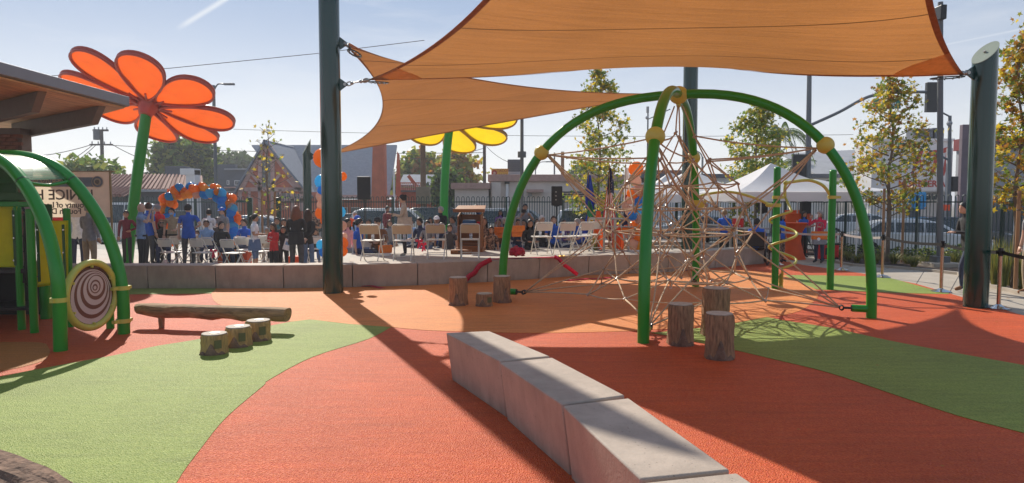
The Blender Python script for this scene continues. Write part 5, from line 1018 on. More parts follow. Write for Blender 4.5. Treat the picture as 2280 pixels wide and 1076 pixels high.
wire('wire running left from the grey pole past the olive trees', [P(1078, 330, 48), P(900, 352, 52)], .02, .3)
# traffic signals
def signal(parent_t, c, w_, h_, m=M_dkmet, lit=None):
    b = MB(); b.box(c, (w_, .22, h_)); hs = part('signal_housing', b, m, parent_t, bevel=.015)
    for k in range(3):
        z = c[2] + h_ * (.30 - .30 * k); b = MB(); b.cyl((c[0], c[1] + .11, z), (c[0], c[1] + .14, z), w_ * .30, w_ * .30, 12); b.tube([(c[0] + math.cos(a) * w_ * .33, c[1] + .22, z + math.sin(a) * w_ * .33) for a in (0, .8, 1.57, 2.3, 3.14)], .012, 4); part('signal_lens', b, M_blk, hs)
YS = 34; sp_ = root('traffic_signal_mast', 'tall grey signal mast with long curved arm and green street sign', 'traffic signal', Vector((P(1799, 450, YS).x, YS, -.3))); o = sp_.location.copy()
b = MB(); b.cyl((0, 0, 0), P(1803, 100, YS) - o, .16, .10, 12); part('shaft', b, M_grey, sp_, smooth=50)
b = MB(); b.tube(smooth_pts([P(1802, 280, YS) - o, P(1868, 250, YS) - o, P(1915, 224, YS) - o, P(1948, 212, YS) - o, P(2000, 206, YS) - o, P(2074, 205, YS) - o], 5), .075, 8); part('mast_arm', b, M_grey, sp_, smooth=180)
signal(sp_, tuple(P(2074, 217, YS) - o), .55, 1.45); signal(sp_, tuple(P(1779, 370, YS) - o), .68, 1.15)
q0 = P(1941, 243, YS) - o; q1 = P(2003, 221, YS) - o; b = MB(); b.box(((q0.x + q1.x) / 2, -.1, (q0.z + q1.z) / 2), (q1.x - q0.x, .04, q1.z - q0.z)); sb = part('street_sign', b, mat('sign_green', (.005, .20, .13), .4), sp_); put('lettering', text_mesh('Grand', .34, M_white, .004, .006), sb, ((q0.x + q1.x) / 2, -.125, (q0.z + q1.z) / 2), (PI / 2, 0, 0)); b = MB(); b.box(((q0.x + q1.x) / 2, -.1, q1.z + .1), (.06, .06, .3)); part('hanger', b, M_grey, sp_)
YL = 17.2; lp = root('light_pole', 'dark grey light pole on concrete footing near the right post', 'lamp post', Vector((G(2092, 596).x * 1, G(2092, 596).y, 0))); o = lp.location.copy(); YL = o.y
b = MB(); b.box((0, 0, .07), (.72, .72, .15)); part('footing', b, M_path, lp, bevel=.03); b = MB(); b.box((0, 0, .22), (.34, .34, .16)); part('base_cover', b, M_grey, lp, bevel=.01); b = MB(); b.cyl((0, 0, .2), P(2094, 5, YL) - o, .078, .062, 12); part('shaft', b, M_grey, lp, smooth=50)
c = P(2093, 30, YL) - o; b = MB(); b.box(tuple(c + Vector((0, -.02, 0))), (.15, .3, .36)); part('lamp_head', b, M_dkmet, lp, bevel=.02)
tp2 = root('traffic_pole', 'thin grey corner pole with arm and small pedestrian signal', 'traffic signal', Vector((P(2115, 450, 31).x, 31, -.3))); o = tp2.location.copy()
b = MB(); b.cyl((0, 0, 0), P(2115, 258, 31) - o, .10, .07, 10); part('shaft', b, M_grey, tp2, smooth=50); b = MB(); b.tube([P(2115, 260, 31) - o, P(2098, 251, 31) - o], .04, 6); part('arm', b, M_grey, tp2); b = MB(); b.tube([P(2115, 358, 31) - o, P(2050, 325, 31) - o], .05, 6); part('arm', b, M_grey, tp2)
signal(tp2, tuple(P(2124, 410, 31) - o), .26, .68); c = P(2114, 275, 31) - o; b = MB(); b.ball(c, .13, 8); part('camera_unit', b, M_paleg, tp2)
cs = root('street_sign', 'small green and blue street signs behind the right tree', 'sign', Vector((P(2035, 450, 33).x, 33, -.3))); o = cs.location.copy(); b = MB(); b.cyl((0, 0, 0), P(2035, 315, 33) - o, .04, .04, 6); part('pole', b, M_grey, cs)
for xa, xb, ya, yb, m in ((1998, 2012, 318, 330, 'sign_green'), (2030, 2036, 318, 328, 'sign_green')):
    q0 = P(xa, yb, 33) - o; q1 = P(xb, ya, 33) - o; b = MB(); b.box(((q0.x + q1.x) / 2, -.05, (q0.z + q1.z) / 2), (q1.x - q0.x, .03, q1.z - q0.z)); part('board', b, MATS[m], cs)
tb_ = root('blue_bin', 'bright blue collection box behind the fence and right tree', 'box', Vector((P(2032, 450, 30).x, 30, .2))); b = MB(); b.box((0, 0, 1.55), (.85, .6, .75)); part('box_body', b, mat('bright_blue', (.02, .30, .62), .5), tb_, bevel=.04); b = MB(); b.box((0, 0, .5), (.5, .4, 1.4)); part('stand', b, M_dgrey, tb_)
oc = root('orange_sign', 'small orange work sign beyond the fence behind the right post', 'sign', Vector((P(2108, 450, 30).x, 30, -.3))); b = MB(); b.box((0, 0, 1.75), (.28, .03, .26)); part('board', b, M_spand, oc); b = MB(); b.cyl((0, 0, 0), (0, 0, 1.7), .02, .02, 6); part('pole', b, M_grey, oc)
# ================================================================== trees
def leafmat(n, c): return mat(n, c, .5, var=.2, scale=30, trans=.5)
LG = leafmat('leaf_green', (.15, .23, .035)); LY = leafmat('leaf_yellow', (.72, .54, .04)); LO = leafmat('leaf_olive', (.32, .33, .05)); LB = leafmat('leaf_brown', (.46, .22, .04)); LD = leafmat('leaf_dark', (.05, .085, .025))
M_trunk = mat('tree_bark', (.17, .135, .105), .9, var=.3, scale=12, bump=.5, bscale=30, stretch=(1, 1, .3)); M_stake = mat('wood_stake', (.36, .20, .10), .85, var=.2, scale=3, stretch=(4, 4, .5))
STAR = []
for i in range(10):
    a = PI / 2 + 2 * PI * i / 10; r_ = (.55, .23, .5, .23, .42, .17, .42, .23, .5, .23)[i]; STAR.append((r_ * math.cos(a), r_ * math.sin(a)))
def leaf_verts(c, s, q, cup=.12):
    return [tuple(Vector(c) + q @ Vector((x * s, y * s, cup * s * (x * x + y * y) * 2))) for x, y in STAR]
def rq(rn): return Quaternion((rn.gauss(0, 1), rn.gauss(0, 1), rn.gauss(0, 1), rn.gauss(0, 1))).normalized().to_matrix()
def tree(label, base, ztop_, prof, nleaf, leaf, mix, seed, trunk_r=.06, star=True, sep=0, group=None, stakes=(), clumps=None, name='plane_tree', nb=26, clear=None):
    """prof: list of (height, radius) of the crown; leaves sit on twigs of real branches"""
    rn = random.Random(seed); t = root(name, label, 'tree', base, 0, group); H_ = ztop_ - base.z
    b = MB(); tr = [Vector((.02 * math.sin(k * 1.7 + seed) * k * .5, .02 * math.cos(k * 2.1 + seed) * k * .4, H_ * .97 * k / 8)) for k in range(9)]; b.tube(tr, [trunk_r * (1 - .88 * k / 8) for k in range(9)], 9)
    zs = [p[0] for p in prof]
    def rad(z):
        for (a, ra), (c_, rc) in zip(prof, prof[1:]):
            if a <= z <= c_: return ra + (rc - ra) * (z - a) / (c_ - a)
        return .02
    tips = []
    for k in range(nb):
        z = zs[0] + (zs[-1] - zs[0]) * (k + rn.random()) / nb; R_ = rad(z) * rn.uniform(.75, 1.12); a = k * 2.4 + rn.uniform(-.4, .4); up = .35 * R_ + .1; zb = max(.3, z - up)
        p0 = Vector((tr[min(8, int(zb / H_ * 8))].x, tr[min(8, int(zb / H_ * 8))].y, zb - base.z * 0)); p3 = Vector((R_ * math.cos(a), R_ * math.sin(a), z)); p0.z = zb
        m_ = p0.lerp(p3, .5) + Vector((0, 0, -.05 * R_)); pts = smooth_pts([p0, m_, p3], 3); b.tube(pts, [max(.006, trunk_r * .32 * (1 - i / len(pts))) for i in range(len(pts))], 5)
        for j in range(4):
            f = rn.uniform(.3, 1); q = p0.lerp(p3, f); e_ = q + Vector((rn.gauss(0, 1), rn.gauss(0, 1), rn.uniform(-.2, 1))) * R_ * .28; b.tube([q, e_], [.007, .003], 4); tips.append((q, e_))
        tips.append((p0.lerp(p3, .45), p3))
    for k in range(5): tips.append((Vector((tr[8].x, tr[8].y, H_ * (.80 + .04 * k))), Vector((rn.uniform(-.1, .1), rn.uniform(-.1, .1), H_ * (.86 + .035 * k)))))
    part('trunk', b, M_trunk, t, smooth=60)
    mats = [m for m, _ in mix]; ws = [w_ for _, w_ in mix]; crown = MB(); seps = []
    for i in range(nleaf):
        p, q = tips[rn.randrange(len(tips))]; f = rn.betavariate(2, 1.2); c_ = p.lerp(q, f) + Vector((rn.gauss(0, 1), rn.gauss(0, 1), rn.gauss(0, .8))) * leaf * .9; mi = rn.choices(range(len(mats)), ws)[0]; s_ = leaf * rn.uniform(.65, 1.35); Q = rq(rn)
        if star: seps.append((c_, s_, Q, mi))
        else:
            v_ = [Vector((-.5, -.28, 0)), Vector((.5, -.22, .05)), Vector((.42, .3, 0)), Vector((-.4, .26, .08))]; crown.add([tuple(c_ + Q @ x * s_) for x in v_], [(0, 1, 2, 3)], mi)
    if star:
        seps.sort(key=lambda x: (x[0] + base - Vector((0, 0, 1.7))).length)
        if sep:
            lm = [MB().add(leaf_verts((0, 0, 0), 1, Matrix.Identity(3)), [tuple(range(10))]).mesh('leaf', m) for m in mats]
            for c_, s_, Q, mi in seps[:sep]:
                o_ = put('leaf', lm[mi], t, c_); o_.rotation_euler = Q.to_euler(); o_.scale = (s_, s_, s_)
        for c_, s_, Q, mi in seps[sep:]: crown.add(leaf_verts(c_, s_, Q), [tuple(range(10))], mi)
    o_ = part('crown', crown, mats, t); o_['kind'] = 'stuff'
    return t
def stake(label, x, y, h, r=.035):
    t = root('tree_stake', label, 'stake', Vector((x, y, 0)), 0, 'wooden stakes holding young trees'); b = MB(); b.cyl((0, 0, 0), (0, 0, h), r, r, 8); part('post', b, M_stake, t, smooth=40); b = MB(); b.cyl((0, 0, h - .03), (0, 0, h + .012), r * 1.1, r * .8, 8); part('top', b, M_stake, t); b = MB(); b.tube([Vector((r * math.cos(a), r * math.sin(a), h - .35)) * 1.0 for a in [i * PI / 4 for i in range(8)]], .008, 4, closed=True); part('tie', b, M_blk, t)
XP = lambda px, Y: (px - 1140) / FPX * Y
Z = lambda py, Y: CAMZ - (py - 450) / FPX * Y
def tr_at(label, px, Y, ytop, rows, nleaf, leaf, mix, seed, **kw):
    """rows: (image row, half width in px) of the crown, low to high"""
    prof = [(Z(py, Y), hw / FPX * Y) for py, hw in rows]; return tree(label, Vector((XP(px, Y), Y, 0)), Z(ytop, Y), prof, nleaf, leaf, mix, seed, **kw)
AUT = [(LG, 4), (LY, 4), (LO, 5), (LB, 1.6)]; AUT2 = [(LG, 3), (LY, 4), (LO, 4), (LB, 3.5)]
tr_at('leafy yellow green plane tree between stakes right of the dome', 1978, 19, 172, [(455, 70), (400, 98), (340, 85), (280, 70), (220, 48), (175, 15)], 3000, .125, AUT2, 11, trunk_r=.07, sep=290, nb=34)
tr_at('golden brown plane tree cut by the right frame edge', 2262, 13.2, 60, [(455, 60), (400, 62), (330, 50), (250, 46), (160, 40), (80, 20)], 2400, .115, AUT2, 12, trunk_r=.055, sep=290, nb=30)
tr_at('slim yellow green plane tree behind the left dome arch', 1333, 24, 160, [(480, 45), (420, 68), (350, 76), (290, 66), (220, 36), (165, 12)], 2800, .155, [(LG, 5), (LY, 4), (LO, 5), (LB, .6)], 13, trunk_r=.07, nb=34)
tr_at('green plane tree behind the white canopies', 1683, 24.5, 235, [(425, 50), (380, 76), (330, 62), (280, 42), (240, 12)], 2500, .16, [(LG, 6), (LY, 3), (LO, 5)], 14, trunk_r=.07, nb=30)
tr_at('sparse young tree with a few yellow leaves before the tudor hall', 597, 21, 268, [(470, 45), (420, 66), (380, 55), (340, 42), (300, 20), (270, 8)], 120, .13, [(LY, 6), (LO, 3), (LG, 2)], 15, trunk_r=.05, nb=22)
tr_at('low olive tree glimpsed under the canopies by the stakes', 1655, 22.5, 440, [(520, 10), (490, 28), (460, 40), (442, 16)], 260, .13, [(LG, 3), (LO, 3), (LY, 1)], 16, trunk_r=.04, nb=10)
for lab, px, Y, h in (('left stake of the leafy right plane tree', 1967, 18.4, 2.05), ('right stake of the leafy right plane tree', 2011, 18.8, 2.3), ('tall stake under the tree at the right frame edge', 2267, 12.8, 1.9), ('left stake of the sparse young tree', 584, 20.6, 2.05), ('right stake of the sparse young tree', 613, 20.9, 2.0), ('stake of the low olive tree beyond the net', 1655, 21.8, 1.5)): stake(lab, XP(px, Y), Y, h)
FAR = [(LD, 4), (LG, 5), (LO, 2)]
tr_at('big rounded green tree behind the white chimney', 418, 62, 314, [(405, 40), (385, 62), (360, 66), (335, 45), (318, 20)], 4200, .55, FAR, 21, star=False, trunk_r=.25, name='street_tree', nb=44)
tr_at('dark green treetops right of the light pole', 520, 90, 356, [(385, 46), (372, 44), (358, 20)], 1500, .8, [(LD, 6), (LG, 2)], 22, star=False, trunk_r=.3, name='street_tree', nb=20)
tr_at('leafy vine covered treetop above the banner', 197, 50, 366, [(386, 56), (376, 54), (368, 30)], 1000, .45, [(LG, 5), (LO, 3)], 23, star=False, trunk_r=.2, name='street_tree', nb=20)
tr_at('tall olive green tree left of the yellow flower stem', 935, 66, 346, [(430, 50), (400, 54), (375, 42), (352, 14)], 2600, .60, [(LG, 4), (LB, 2), (LO, 5)], 24, star=False, trunk_r=.3, name='street_tree', nb=36)
tr_at('russet brown tree right of the yellow flower stem', 1015, 64, 346, [(420, 36), (395, 46), (372, 38), (350, 12)], 2400, .5, [(LB, 5), (LO, 4), (LY, 1)], 25, star=False, trunk_r=.3, name='street_tree', nb=36)
tr_at('dense dark hedge tree beside the balcony wing', 994, 50, 380, [(450, 20), (420, 24), (395, 18)], 1900, .42, [(LD, 5), (LG, 4)], 26, star=False, trunk_r=.2, name='street_tree', nb=26)
tr_at('dark tree partly hidden by the purple pylon', 1300, 75, 372, [(392, 22), (382, 24), (374, 8)], 500, .6, FAR, 27, star=False, trunk_r=.2, name='street_tree', nb=10)
def palm(label, px, Y, ytop, hang, seed):
    rn = random.Random(seed); t = root('palm_tree', label, 'tree', Vector((XP(px, Y), Y, -.3)), 0, 'feathery palms behind the grey hall'); H_ = Z(ytop + 38, Y) + .3; b = MB(); b.tube([Vector((.05 * k, 0, H_ * k / 5)) for k in range(6)], [.22, .18, .17, .16, .16, .15], 9); part('trunk', b, M_trunk, t, smooth=60)
    for k in range(26):
        a = rn.uniform(0, 2 * PI); el = rn.uniform(-.5, 1.35); L = hang * rn.uniform(.8, 1.15); d = Vector((math.cos(a), math.sin(a), 0)); pts = []
        for i in range(9):
            f = i / 8; pts.append(Vector((.25, 0, H_)) + d * L * f * math.cos(el) * (1 - .15 * f) + Vector((0, 0, L * (math.sin(el) * f - .95 * f * f))))
        fr = MB(); fr.tube(pts, .02, 4); s_ = Vector((-d.y, d.x, 0))
        for i in range(1, 9):
            for g_ in range(3):
                p = pts[i - 1].lerp(pts[i], g_ / 3)
                for sg in (-1, 1): q = p + s_ * sg * .30 * L / 3 * (1.2 - i / 12) + Vector((0, 0, -.42 * L / 3 * rn.uniform(.7, 1.2))) + d * .08; fr.add([p + d * .02, p - d * .02, q], [(0, 1, 2)])
        part('frond', fr, LG if k % 3 else LD, t)
palm('tall feathery palm behind the tree with white canopies', 1722, 44, 262, 2.9, 31); palm('smaller palm peeking beside the right yellow ball', 1830, 52, 312, 2.2, 32); palm('low palm clump in front of the sloping pale roof', 1850, 43.2, 375, 1.6, 33); palm('tall palm with long drooping leaves beside the signal mast', 1768, 47, 330, 2.6, 34)
# ================================================================== planting
M_bladeA = mat('grass_blade', (.13, .17, .035), .55, var=.25, scale=8, trans=.35); M_bladeB = mat('grass_blade_yellow', (.30, .27, .06), .55, var=.25, scale=8, trans=.35)
def tuft(label, x, y, h, n, seed, spread=.25, w_=.012, arch=.6, group='grass tufts in the planting bed', m=None):
    rn = random.Random(seed); b = MB()
    for i in range(n):
        a = rn.uniform(0, 2 * PI); hh = h * rn.uniform(.55, 1.1); out = spread * rn.uniform(.2, 1.2); r0 = rn.uniform(0, .06); d = Vector((math.cos(a), math.sin(a), 0)); s_ = Vector((-d.y, d.x, 0)) * w_; pts = [d * (r0 + out * f * f * arch + out * f * .3) + Vector((0, 0, hh * (f - .25 * arch * f ** 3))) for f in (0, .35, .7, 1)]
        v = []
        for k, p in enumerate(pts): ww = s_ * (1 - k / 3.4); v += [p + ww, p - ww]
        b.add(v, [(0, 1, 3, 2), (2, 3, 5, 4), (4, 5, 7, 6)], rn.randrange(2))
    o_ = part('grass_tuft', b, m or [M_bladeA, M_bladeB], None); o_.location = (x, y, .03); return tag(o_, label, 'grass', group)
rn0 = random.Random(5); gi = 0
where = ['left of the leafy plane tree', 'at the foot of the left stake', 'between the two stakes', 'right of the right stake', 'beside the light pole footing', 'behind the light pole footing', 'near the standing man in black', 'by the slanting fence']
for i, (px, py, h) in enumerate([(1888, 583, .28), (1908, 588, .3), (1930, 584, .3), (1948, 590, .3), (1990, 590, .34), (2020, 590, .3), (2034, 598, .34), (2056, 594, .32), (2008, 582, .3), (1965, 581, .3), (1872, 576, .28), (2124, 594, .45), (2112, 588, .4)]):
    q = G(px, py); tuft('low %s grass tuft %s' % (('yellowish', 'bright', 'dull', 'pale')[i % 4], ('at the bed corner nearest the path bend', 'left of the dome leg', 'just left of the left stake', 'touching the left stake', 'between the stakes in front', 'under the right stake', 'left of the light pole footing', 'behind the light pole footing', 'behind both stakes', 'behind the left stake by the fence', 'at the far left end of the bed', 'right of the footing, nearest the man', 'right of the footing by the fence')[i]), q.x, q.y, h, 120, 100 + i, .30)
for i, (px, py, h) in enumerate([(2213, 640, 1.0), (2232, 645, .95), (2250, 640, 1.05), (2205, 628, .8), (2275, 648, .9)]):
    q = G(px, py); tuft('tall upright strappy green plant %s' % ('hugging the right post', 'behind the nearest stanchion', 'left of the tall tree stake', 'low behind the right post', 'right of the tall tree stake')[i], q.x, q.y, h, 60, 200 + i, .28, .016, .35, 'tall strappy plants behind the right post')
def shrub(label, x, y, r_, h, n, leaf, seed, mix, group='leafy shrubs along the fence'):
    rn = random.Random(seed); t = root('shrub', label, 'shrub', Vector((x, y, 0)), 0, group); b = MB(); mats = [m for m, _ in mix]
    st = MB()
    for k in range(7): a = rn.uniform(0, 6.3); st.tube([Vector((0, 0, 0)), Vector((math.cos(a) * r_ * .7, math.sin(a) * r_ * .7, h * .8))], [.01, .004], 4)
    part('stems', st, M_trunk, t)['kind'] = 'stuff'
    for i in range(n):
        a = rn.uniform(0, 2 * PI); rr_ = r_ * math.sqrt(rn.random()); z = h * rn.uniform(.08, 1) * (1 - .4 * (rr_ / r_) ** 2); c_ = Vector((rr_ * math.cos(a), rr_ * math.sin(a), z)); Q = rq(rn); s_ = leaf * rn.uniform(.6, 1.3); b.add([tuple(c_ + Q @ Vector(v) * s_) for v in ((-.5, 0, 0), (0, -.25, .05), (.5, 0, 0), (0, .25, .05))], [(0, 1, 2, 3)], rn.choices(range(len(mats)), [w_ for _, w_ in mix])[0])
    part('foliage', b, mats, t)['kind'] = 'stuff'
for i, (px, py, r_, h) in enumerate([(1868, 566, .35, .5), (1900, 570, .4, .45), (1950, 572, .4, .4), (1998, 576, .4, .42), (2040, 578, .4, .45), (2072, 580, .35, .5), (2140, 586, .45, .55), (2126, 582, .4, .6), (2190, 598, .4, .6)]):
    q = G(px, py + 4); shrub('small dark leafy shrub %s' % ('behind the red cooler box', 'below the fence, left of the dome leg', 'below the fence behind the left stake', 'below the fence between the stakes', 'below the fence right of the stakes', 'directly behind the light pole', 'beside the man in black', 'between light pole and man in black', 'just left of the right post')[i], q.x, q.y, r_, h, 260, .085, 300 + i, [(LD, 3), (LG, 3), (LO, 1)])
q = G(1405, 560); shrub('low green shrub seen through the net near the handrail', XP(1500, 18.6), 18.6, .6, .5, 320, .09, 350, [(LD, 2), (LG, 3)], 'leafy shrubs along the fence')
tuft('young green strap plant beside the flags', XP(1325, 17.9), 17.9, .9, 50, 400, .2, .014, .3, 'tall strappy plants behind the right post')
# fallen leaves and litter scattered on the surface
b = MB(); rn = random.Random(8)
for i in range(60):
    x = rn.uniform(2.0, 10); y = rn.uniform(3.2, 16); 
    b.add(leaf_verts((x, y, .010), rn.uniform(.03, .07), Matrix.Rotation(rn.uniform(0, 6), 3, 'Z') @ Matrix.Rotation(rn.uniform(-.2, .2), 3, 'X')), [tuple(range(10))])
struct('leaf_litter', b, LB, kind='stuff')
# ================================================================== folding chairs
def folding_chair(label, x, y, z, rz, back_m=M_chair, group='white folding chairs'):
    t = root('folding_chair', label, 'chair', Vector((x, y, z)), rz, group); W_ = .21
    # sitter looks along -y; backrest at +y
    b = MB(); b.box((0, -.02, .425), (.41, .39, .026)); part('seat', b, M_chair, t, bevel=.010)
    b = MB(); rows = []
    for i in range(7):
        u_ = i / 6 - .5; rows.append((u_ * .40, .235 + .03 * (1 - (2 * u_) ** 2)))
    for (zz, dy) in ((.56, -.02), (.745, .03)):
        pass
    vs = [(x_, y_ - .02 + .05 * k, z_) for k, z_ in ((0, .575), (1, .755)) for x_, y_ in rows] + [(x_, y_ - .035 + .05 * k, z_) for k, z_ in ((0, .575), (1, .755)) for x_, y_ in rows]
    fs = [(i, i + 1, 8 + i, 7 + i) for i in range(6)] + [(14 + 7 + i, 14 + 8 + i, 14 + i + 1, 14 + i) for i in range(6)] + [(7 + i, 8 + i, 22 + i, 21 + i) for i in range(6)] + [(14 + i, 15 + i, i + 1, i) for i in range(6)] + [(0, 7, 21, 14), (6, 20, 27, 13)]
    b.add(vs, fs); part('backrest', b, back_m, t, bevel=.004)
    for sx in (-1, 1):
        b = MB(); b.tube([Vector((sx * W_, -.20, .0)), Vector((sx * W_, .05, .43)), Vector((sx * W_, .22, .74)), Vector((sx * (W_ - .03), .24, .775))], .0125, 7); part('front_leg', b, M_chair, t, smooth=60)
        b = MB(); b.tube([Vector((sx * (W_ - .025), .26, .0)), Vector((sx * (W_ - .025), -.10, .42))], .0115, 7); part('rear_leg', b, M_chair, t, smooth=60)
    b = MB(); b.tube([Vector((-W_ + .03, .24, .775)), Vector((W_ - .03, .24, .775))], .0125, 7); part('top_tube', b, M_chair, t)
    for (yy, zz) in ((-.13, .12), (.18, .10)): b = MB(); b.tube([Vector((-W_, yy, zz)), Vector((W_, yy, zz))], .009, 6); part('crossbar', b, M_chair, t)
    return t
ch0 = None
def chair(label, x, y, z, rz, tan=False, group='white folding chairs'):
    global ch0
    key = tan
    if key not in CH:
        CH[key] = folding_chair(label, x, y, z, rz, M_tan if tan else M_chair, group); return CH[key]
    return dup(CH[key], Vector((x, y, z)), rz, label, group)
CH = {}
def bottle(label, x, y, z, s=1.0):
    t = root('water_bottle', label, 'bottle', Vector((x, y, z)), 0, 'clear water bottles'); b = MB(); b.lathe([(.028, 0), (.033, .01), (.031, .06), (.033, .10), (.032, .135), (.014, .175), (.013, .19)], n=10); part('body', b, mat('bottle_plastic', (.75, .8, .85), .1, transm=.6, alpha=.85, var=.02), t, smooth=50)
    b = MB(); b.cyl((0, 0, .19), (0, 0, .208), .015, .015, 8); part('cap', b, M_white, t); b = MB(); b.lathe([(.0335, .055), (.0342, .06), (.0342, .10), (.0335, .105)], n=10); part('label_band', b, mat('label_blue', (.45, .5, .6), .5), t); return t
SZ = .44
def on_stage(px, py): d = ray(px, py); t_ = (SZ - CAMZ) / d.z; return Vector((d.x * t_, d.y * t_, SZ))
for i, (px, py, rz) in enumerate([(826, 580, 178), (897, 580, 181), (971, 577, 180), (1046, 576, 184)]):
    q = on_stage(px, py); chair('tan backed chair, %s in its row' % ('first from the centre post', 'second, by the beige jacket woman', 'third, left of the lectern', 'fourth, in front of the lectern')[i], q.x, q.y + .1, SZ, R(rz), True, 'tan folding chairs on the stage'); bottle('water bottle on the %s tan chair' % ('first', 'second', 'third', 'fourth')[i], q.x + .02, q.y + .12, SZ + .438)
for i, (px, py, rz) in enumerate([(1206, 567, 196), (1257, 567, 198), (1296, 565, 212), (1318, 560, 222)]):
    q = on_stage(px, py); chair('white folding chair, %s in the angled row by the speaker' % ('first, just right of the bow', 'second, above the gold scissors', 'third, partly behind the net ropes', 'last, overlapping its neighbour')[i], q.x, q.y + .1, SZ, R(rz)); 
    if i < 3: bottle('water bottle on the %s white chair of the angled row' % ('first', 'second', 'third')[i], q.x - .03, q.y + .12, SZ + .438)
def at(px, Y, z=0.0): return Vector((XP(px, Y), Y, z))
left = [(380, 17.3, 165), (405, 18.3, 150), (432, 18.6, 150), (452, 17.2, 160), (476, 18.0, 152), (518, 17.0, 165), (548, 18.2, 160), (500, 19.0, 150), (353, 18.6, 140), (590, 18.8, 170), (640, 19.2, 178), (702, 18.6, 182), (575, 17.6, 160)]
names = ['front chair left of the seated blonde woman', 'empty chair behind the front left one', 'chair beside the masked child', 'front chair with cut off legs left of the black jacket woman', 'chair under the black jacket woman', 'front chair above the orange boxes', 'chair right of the orange boxes', 'chair of the woman in light blue', 'chair under the blonde woman in sunglasses', 'chair behind the girl in the white shirt', 'chair behind the boy in the red sweater', 'chair left of the balloon column', 'chair beside the girl in blue shorts']
for (px, Y, rz), n_ in zip(left, names): q = at(px, Y); chair('white folding chair, ' + n_, q.x, q.y, 0, R(rz))
# ================================================================== people
HUM = []   # built as skin skeletons first, converted in one go
def V3(*a): return Vector(a)
def cloth(name, c, **k): return mat('cloth_' + name, c, .85, var=.16, scale=14, bump=.25, bscale=30, **k)
C_ = dict(black=cloth('black', (0.028, 0.028, 0.030)), navy=cloth('navy', (0.033, 0.046, 0.101)), blue=cloth('blue', (0.026, 0.107, 0.492)), royal=cloth('royal', (0.022, 0.128, 0.614)), sky=cloth('sky', (0.276, 0.438, 0.681)), chambray=cloth('chambray', (0.222, 0.330, 0.519)), maroon=cloth('maroon', (0.168, 0.026, 0.040)),
          red=cloth('red', (0.681, 0.030, 0.033)), crimson=cloth('crimson', (0.749, 0.033, 0.087)), khaki=cloth('khaki', (0.357, 0.276, 0.182)), white=cloth('white', (0.850, 0.850, 0.850)), grey=cloth('grey', (0.276, 0.276, 0.290)), dgrey=cloth('dark_grey', (0.074, 0.074, 0.080)), beige=cloth('beige', (0.546, 0.438, 0.344)), denim=cloth('denim', (0.128, 0.195, 0.330)), jean=cloth('dark_jean', (0.040, 0.053, 0.094)), pink=cloth('pink', (0.816, 0.411, 0.452)), pattern=mat('cloth_pattern', (.05, .03, .03), .85, col2=(.40, .26, .18), scale=22, thr=(.42, .58)), brown=cloth('brown', (0.236, 0.107, 0.046)), teal=cloth('teal', (0.074, 0.195, 0.209)), purple=cloth('purple', (0.168, 0.074, 0.249)), orange=cloth('orange', (0.850, 0.222, 0.033)))
H_ = dict(black=mat('hair_black', (.010, .008, .007), .5, var=.3, scale=60, stretch=(6, 6, .6)), brown=mat('hair_brown', (.055, .026, .014), .5, var=.4, scale=60, stretch=(6, 6, .6)), auburn=mat('hair_auburn', (.17, .055, .022), .5, var=.4, scale=60, stretch=(6, 6, .6)), blond=mat('hair_blond', (.30, .19, .09), .55, var=.3, scale=60, stretch=(6, 6, .6)), grey=mat('hair_grey', (.34, .31, .29), .6, var=.3, scale=60), white=mat('hair_white', (.6, .58, .55), .6))
SK = dict(L=M_skinL, M=M_skinM, D=M_skinD)
ARMS = dict(down=((.16, .04, -1), (.06, -.20, -1)), hip=((.55, .25, -.9), (-.75, -.5, -.35)), face=((.30, -.75, -.55), (-.42, -.15, 1)), clasp=((.14, -.15, -1), (-.72, -.72, .06)), hold=((.10, -.30, -1), (-.05, -1, .22)), lap=((.16, -.35, -1), (-.38, -.92, -.12)), raise_=((.25, -.9, .1), (-.1, -.3, 1)), reach=((.2, -.8, -.6), (0, -1, -.1)), cross=((.14, -.22, -1), (-.92, -.5, .15)), camera=((.30, -.55, -.8), (-.55, -.55, .75)), back=((.10, .35, -1), (-.45, .35, -.55)))
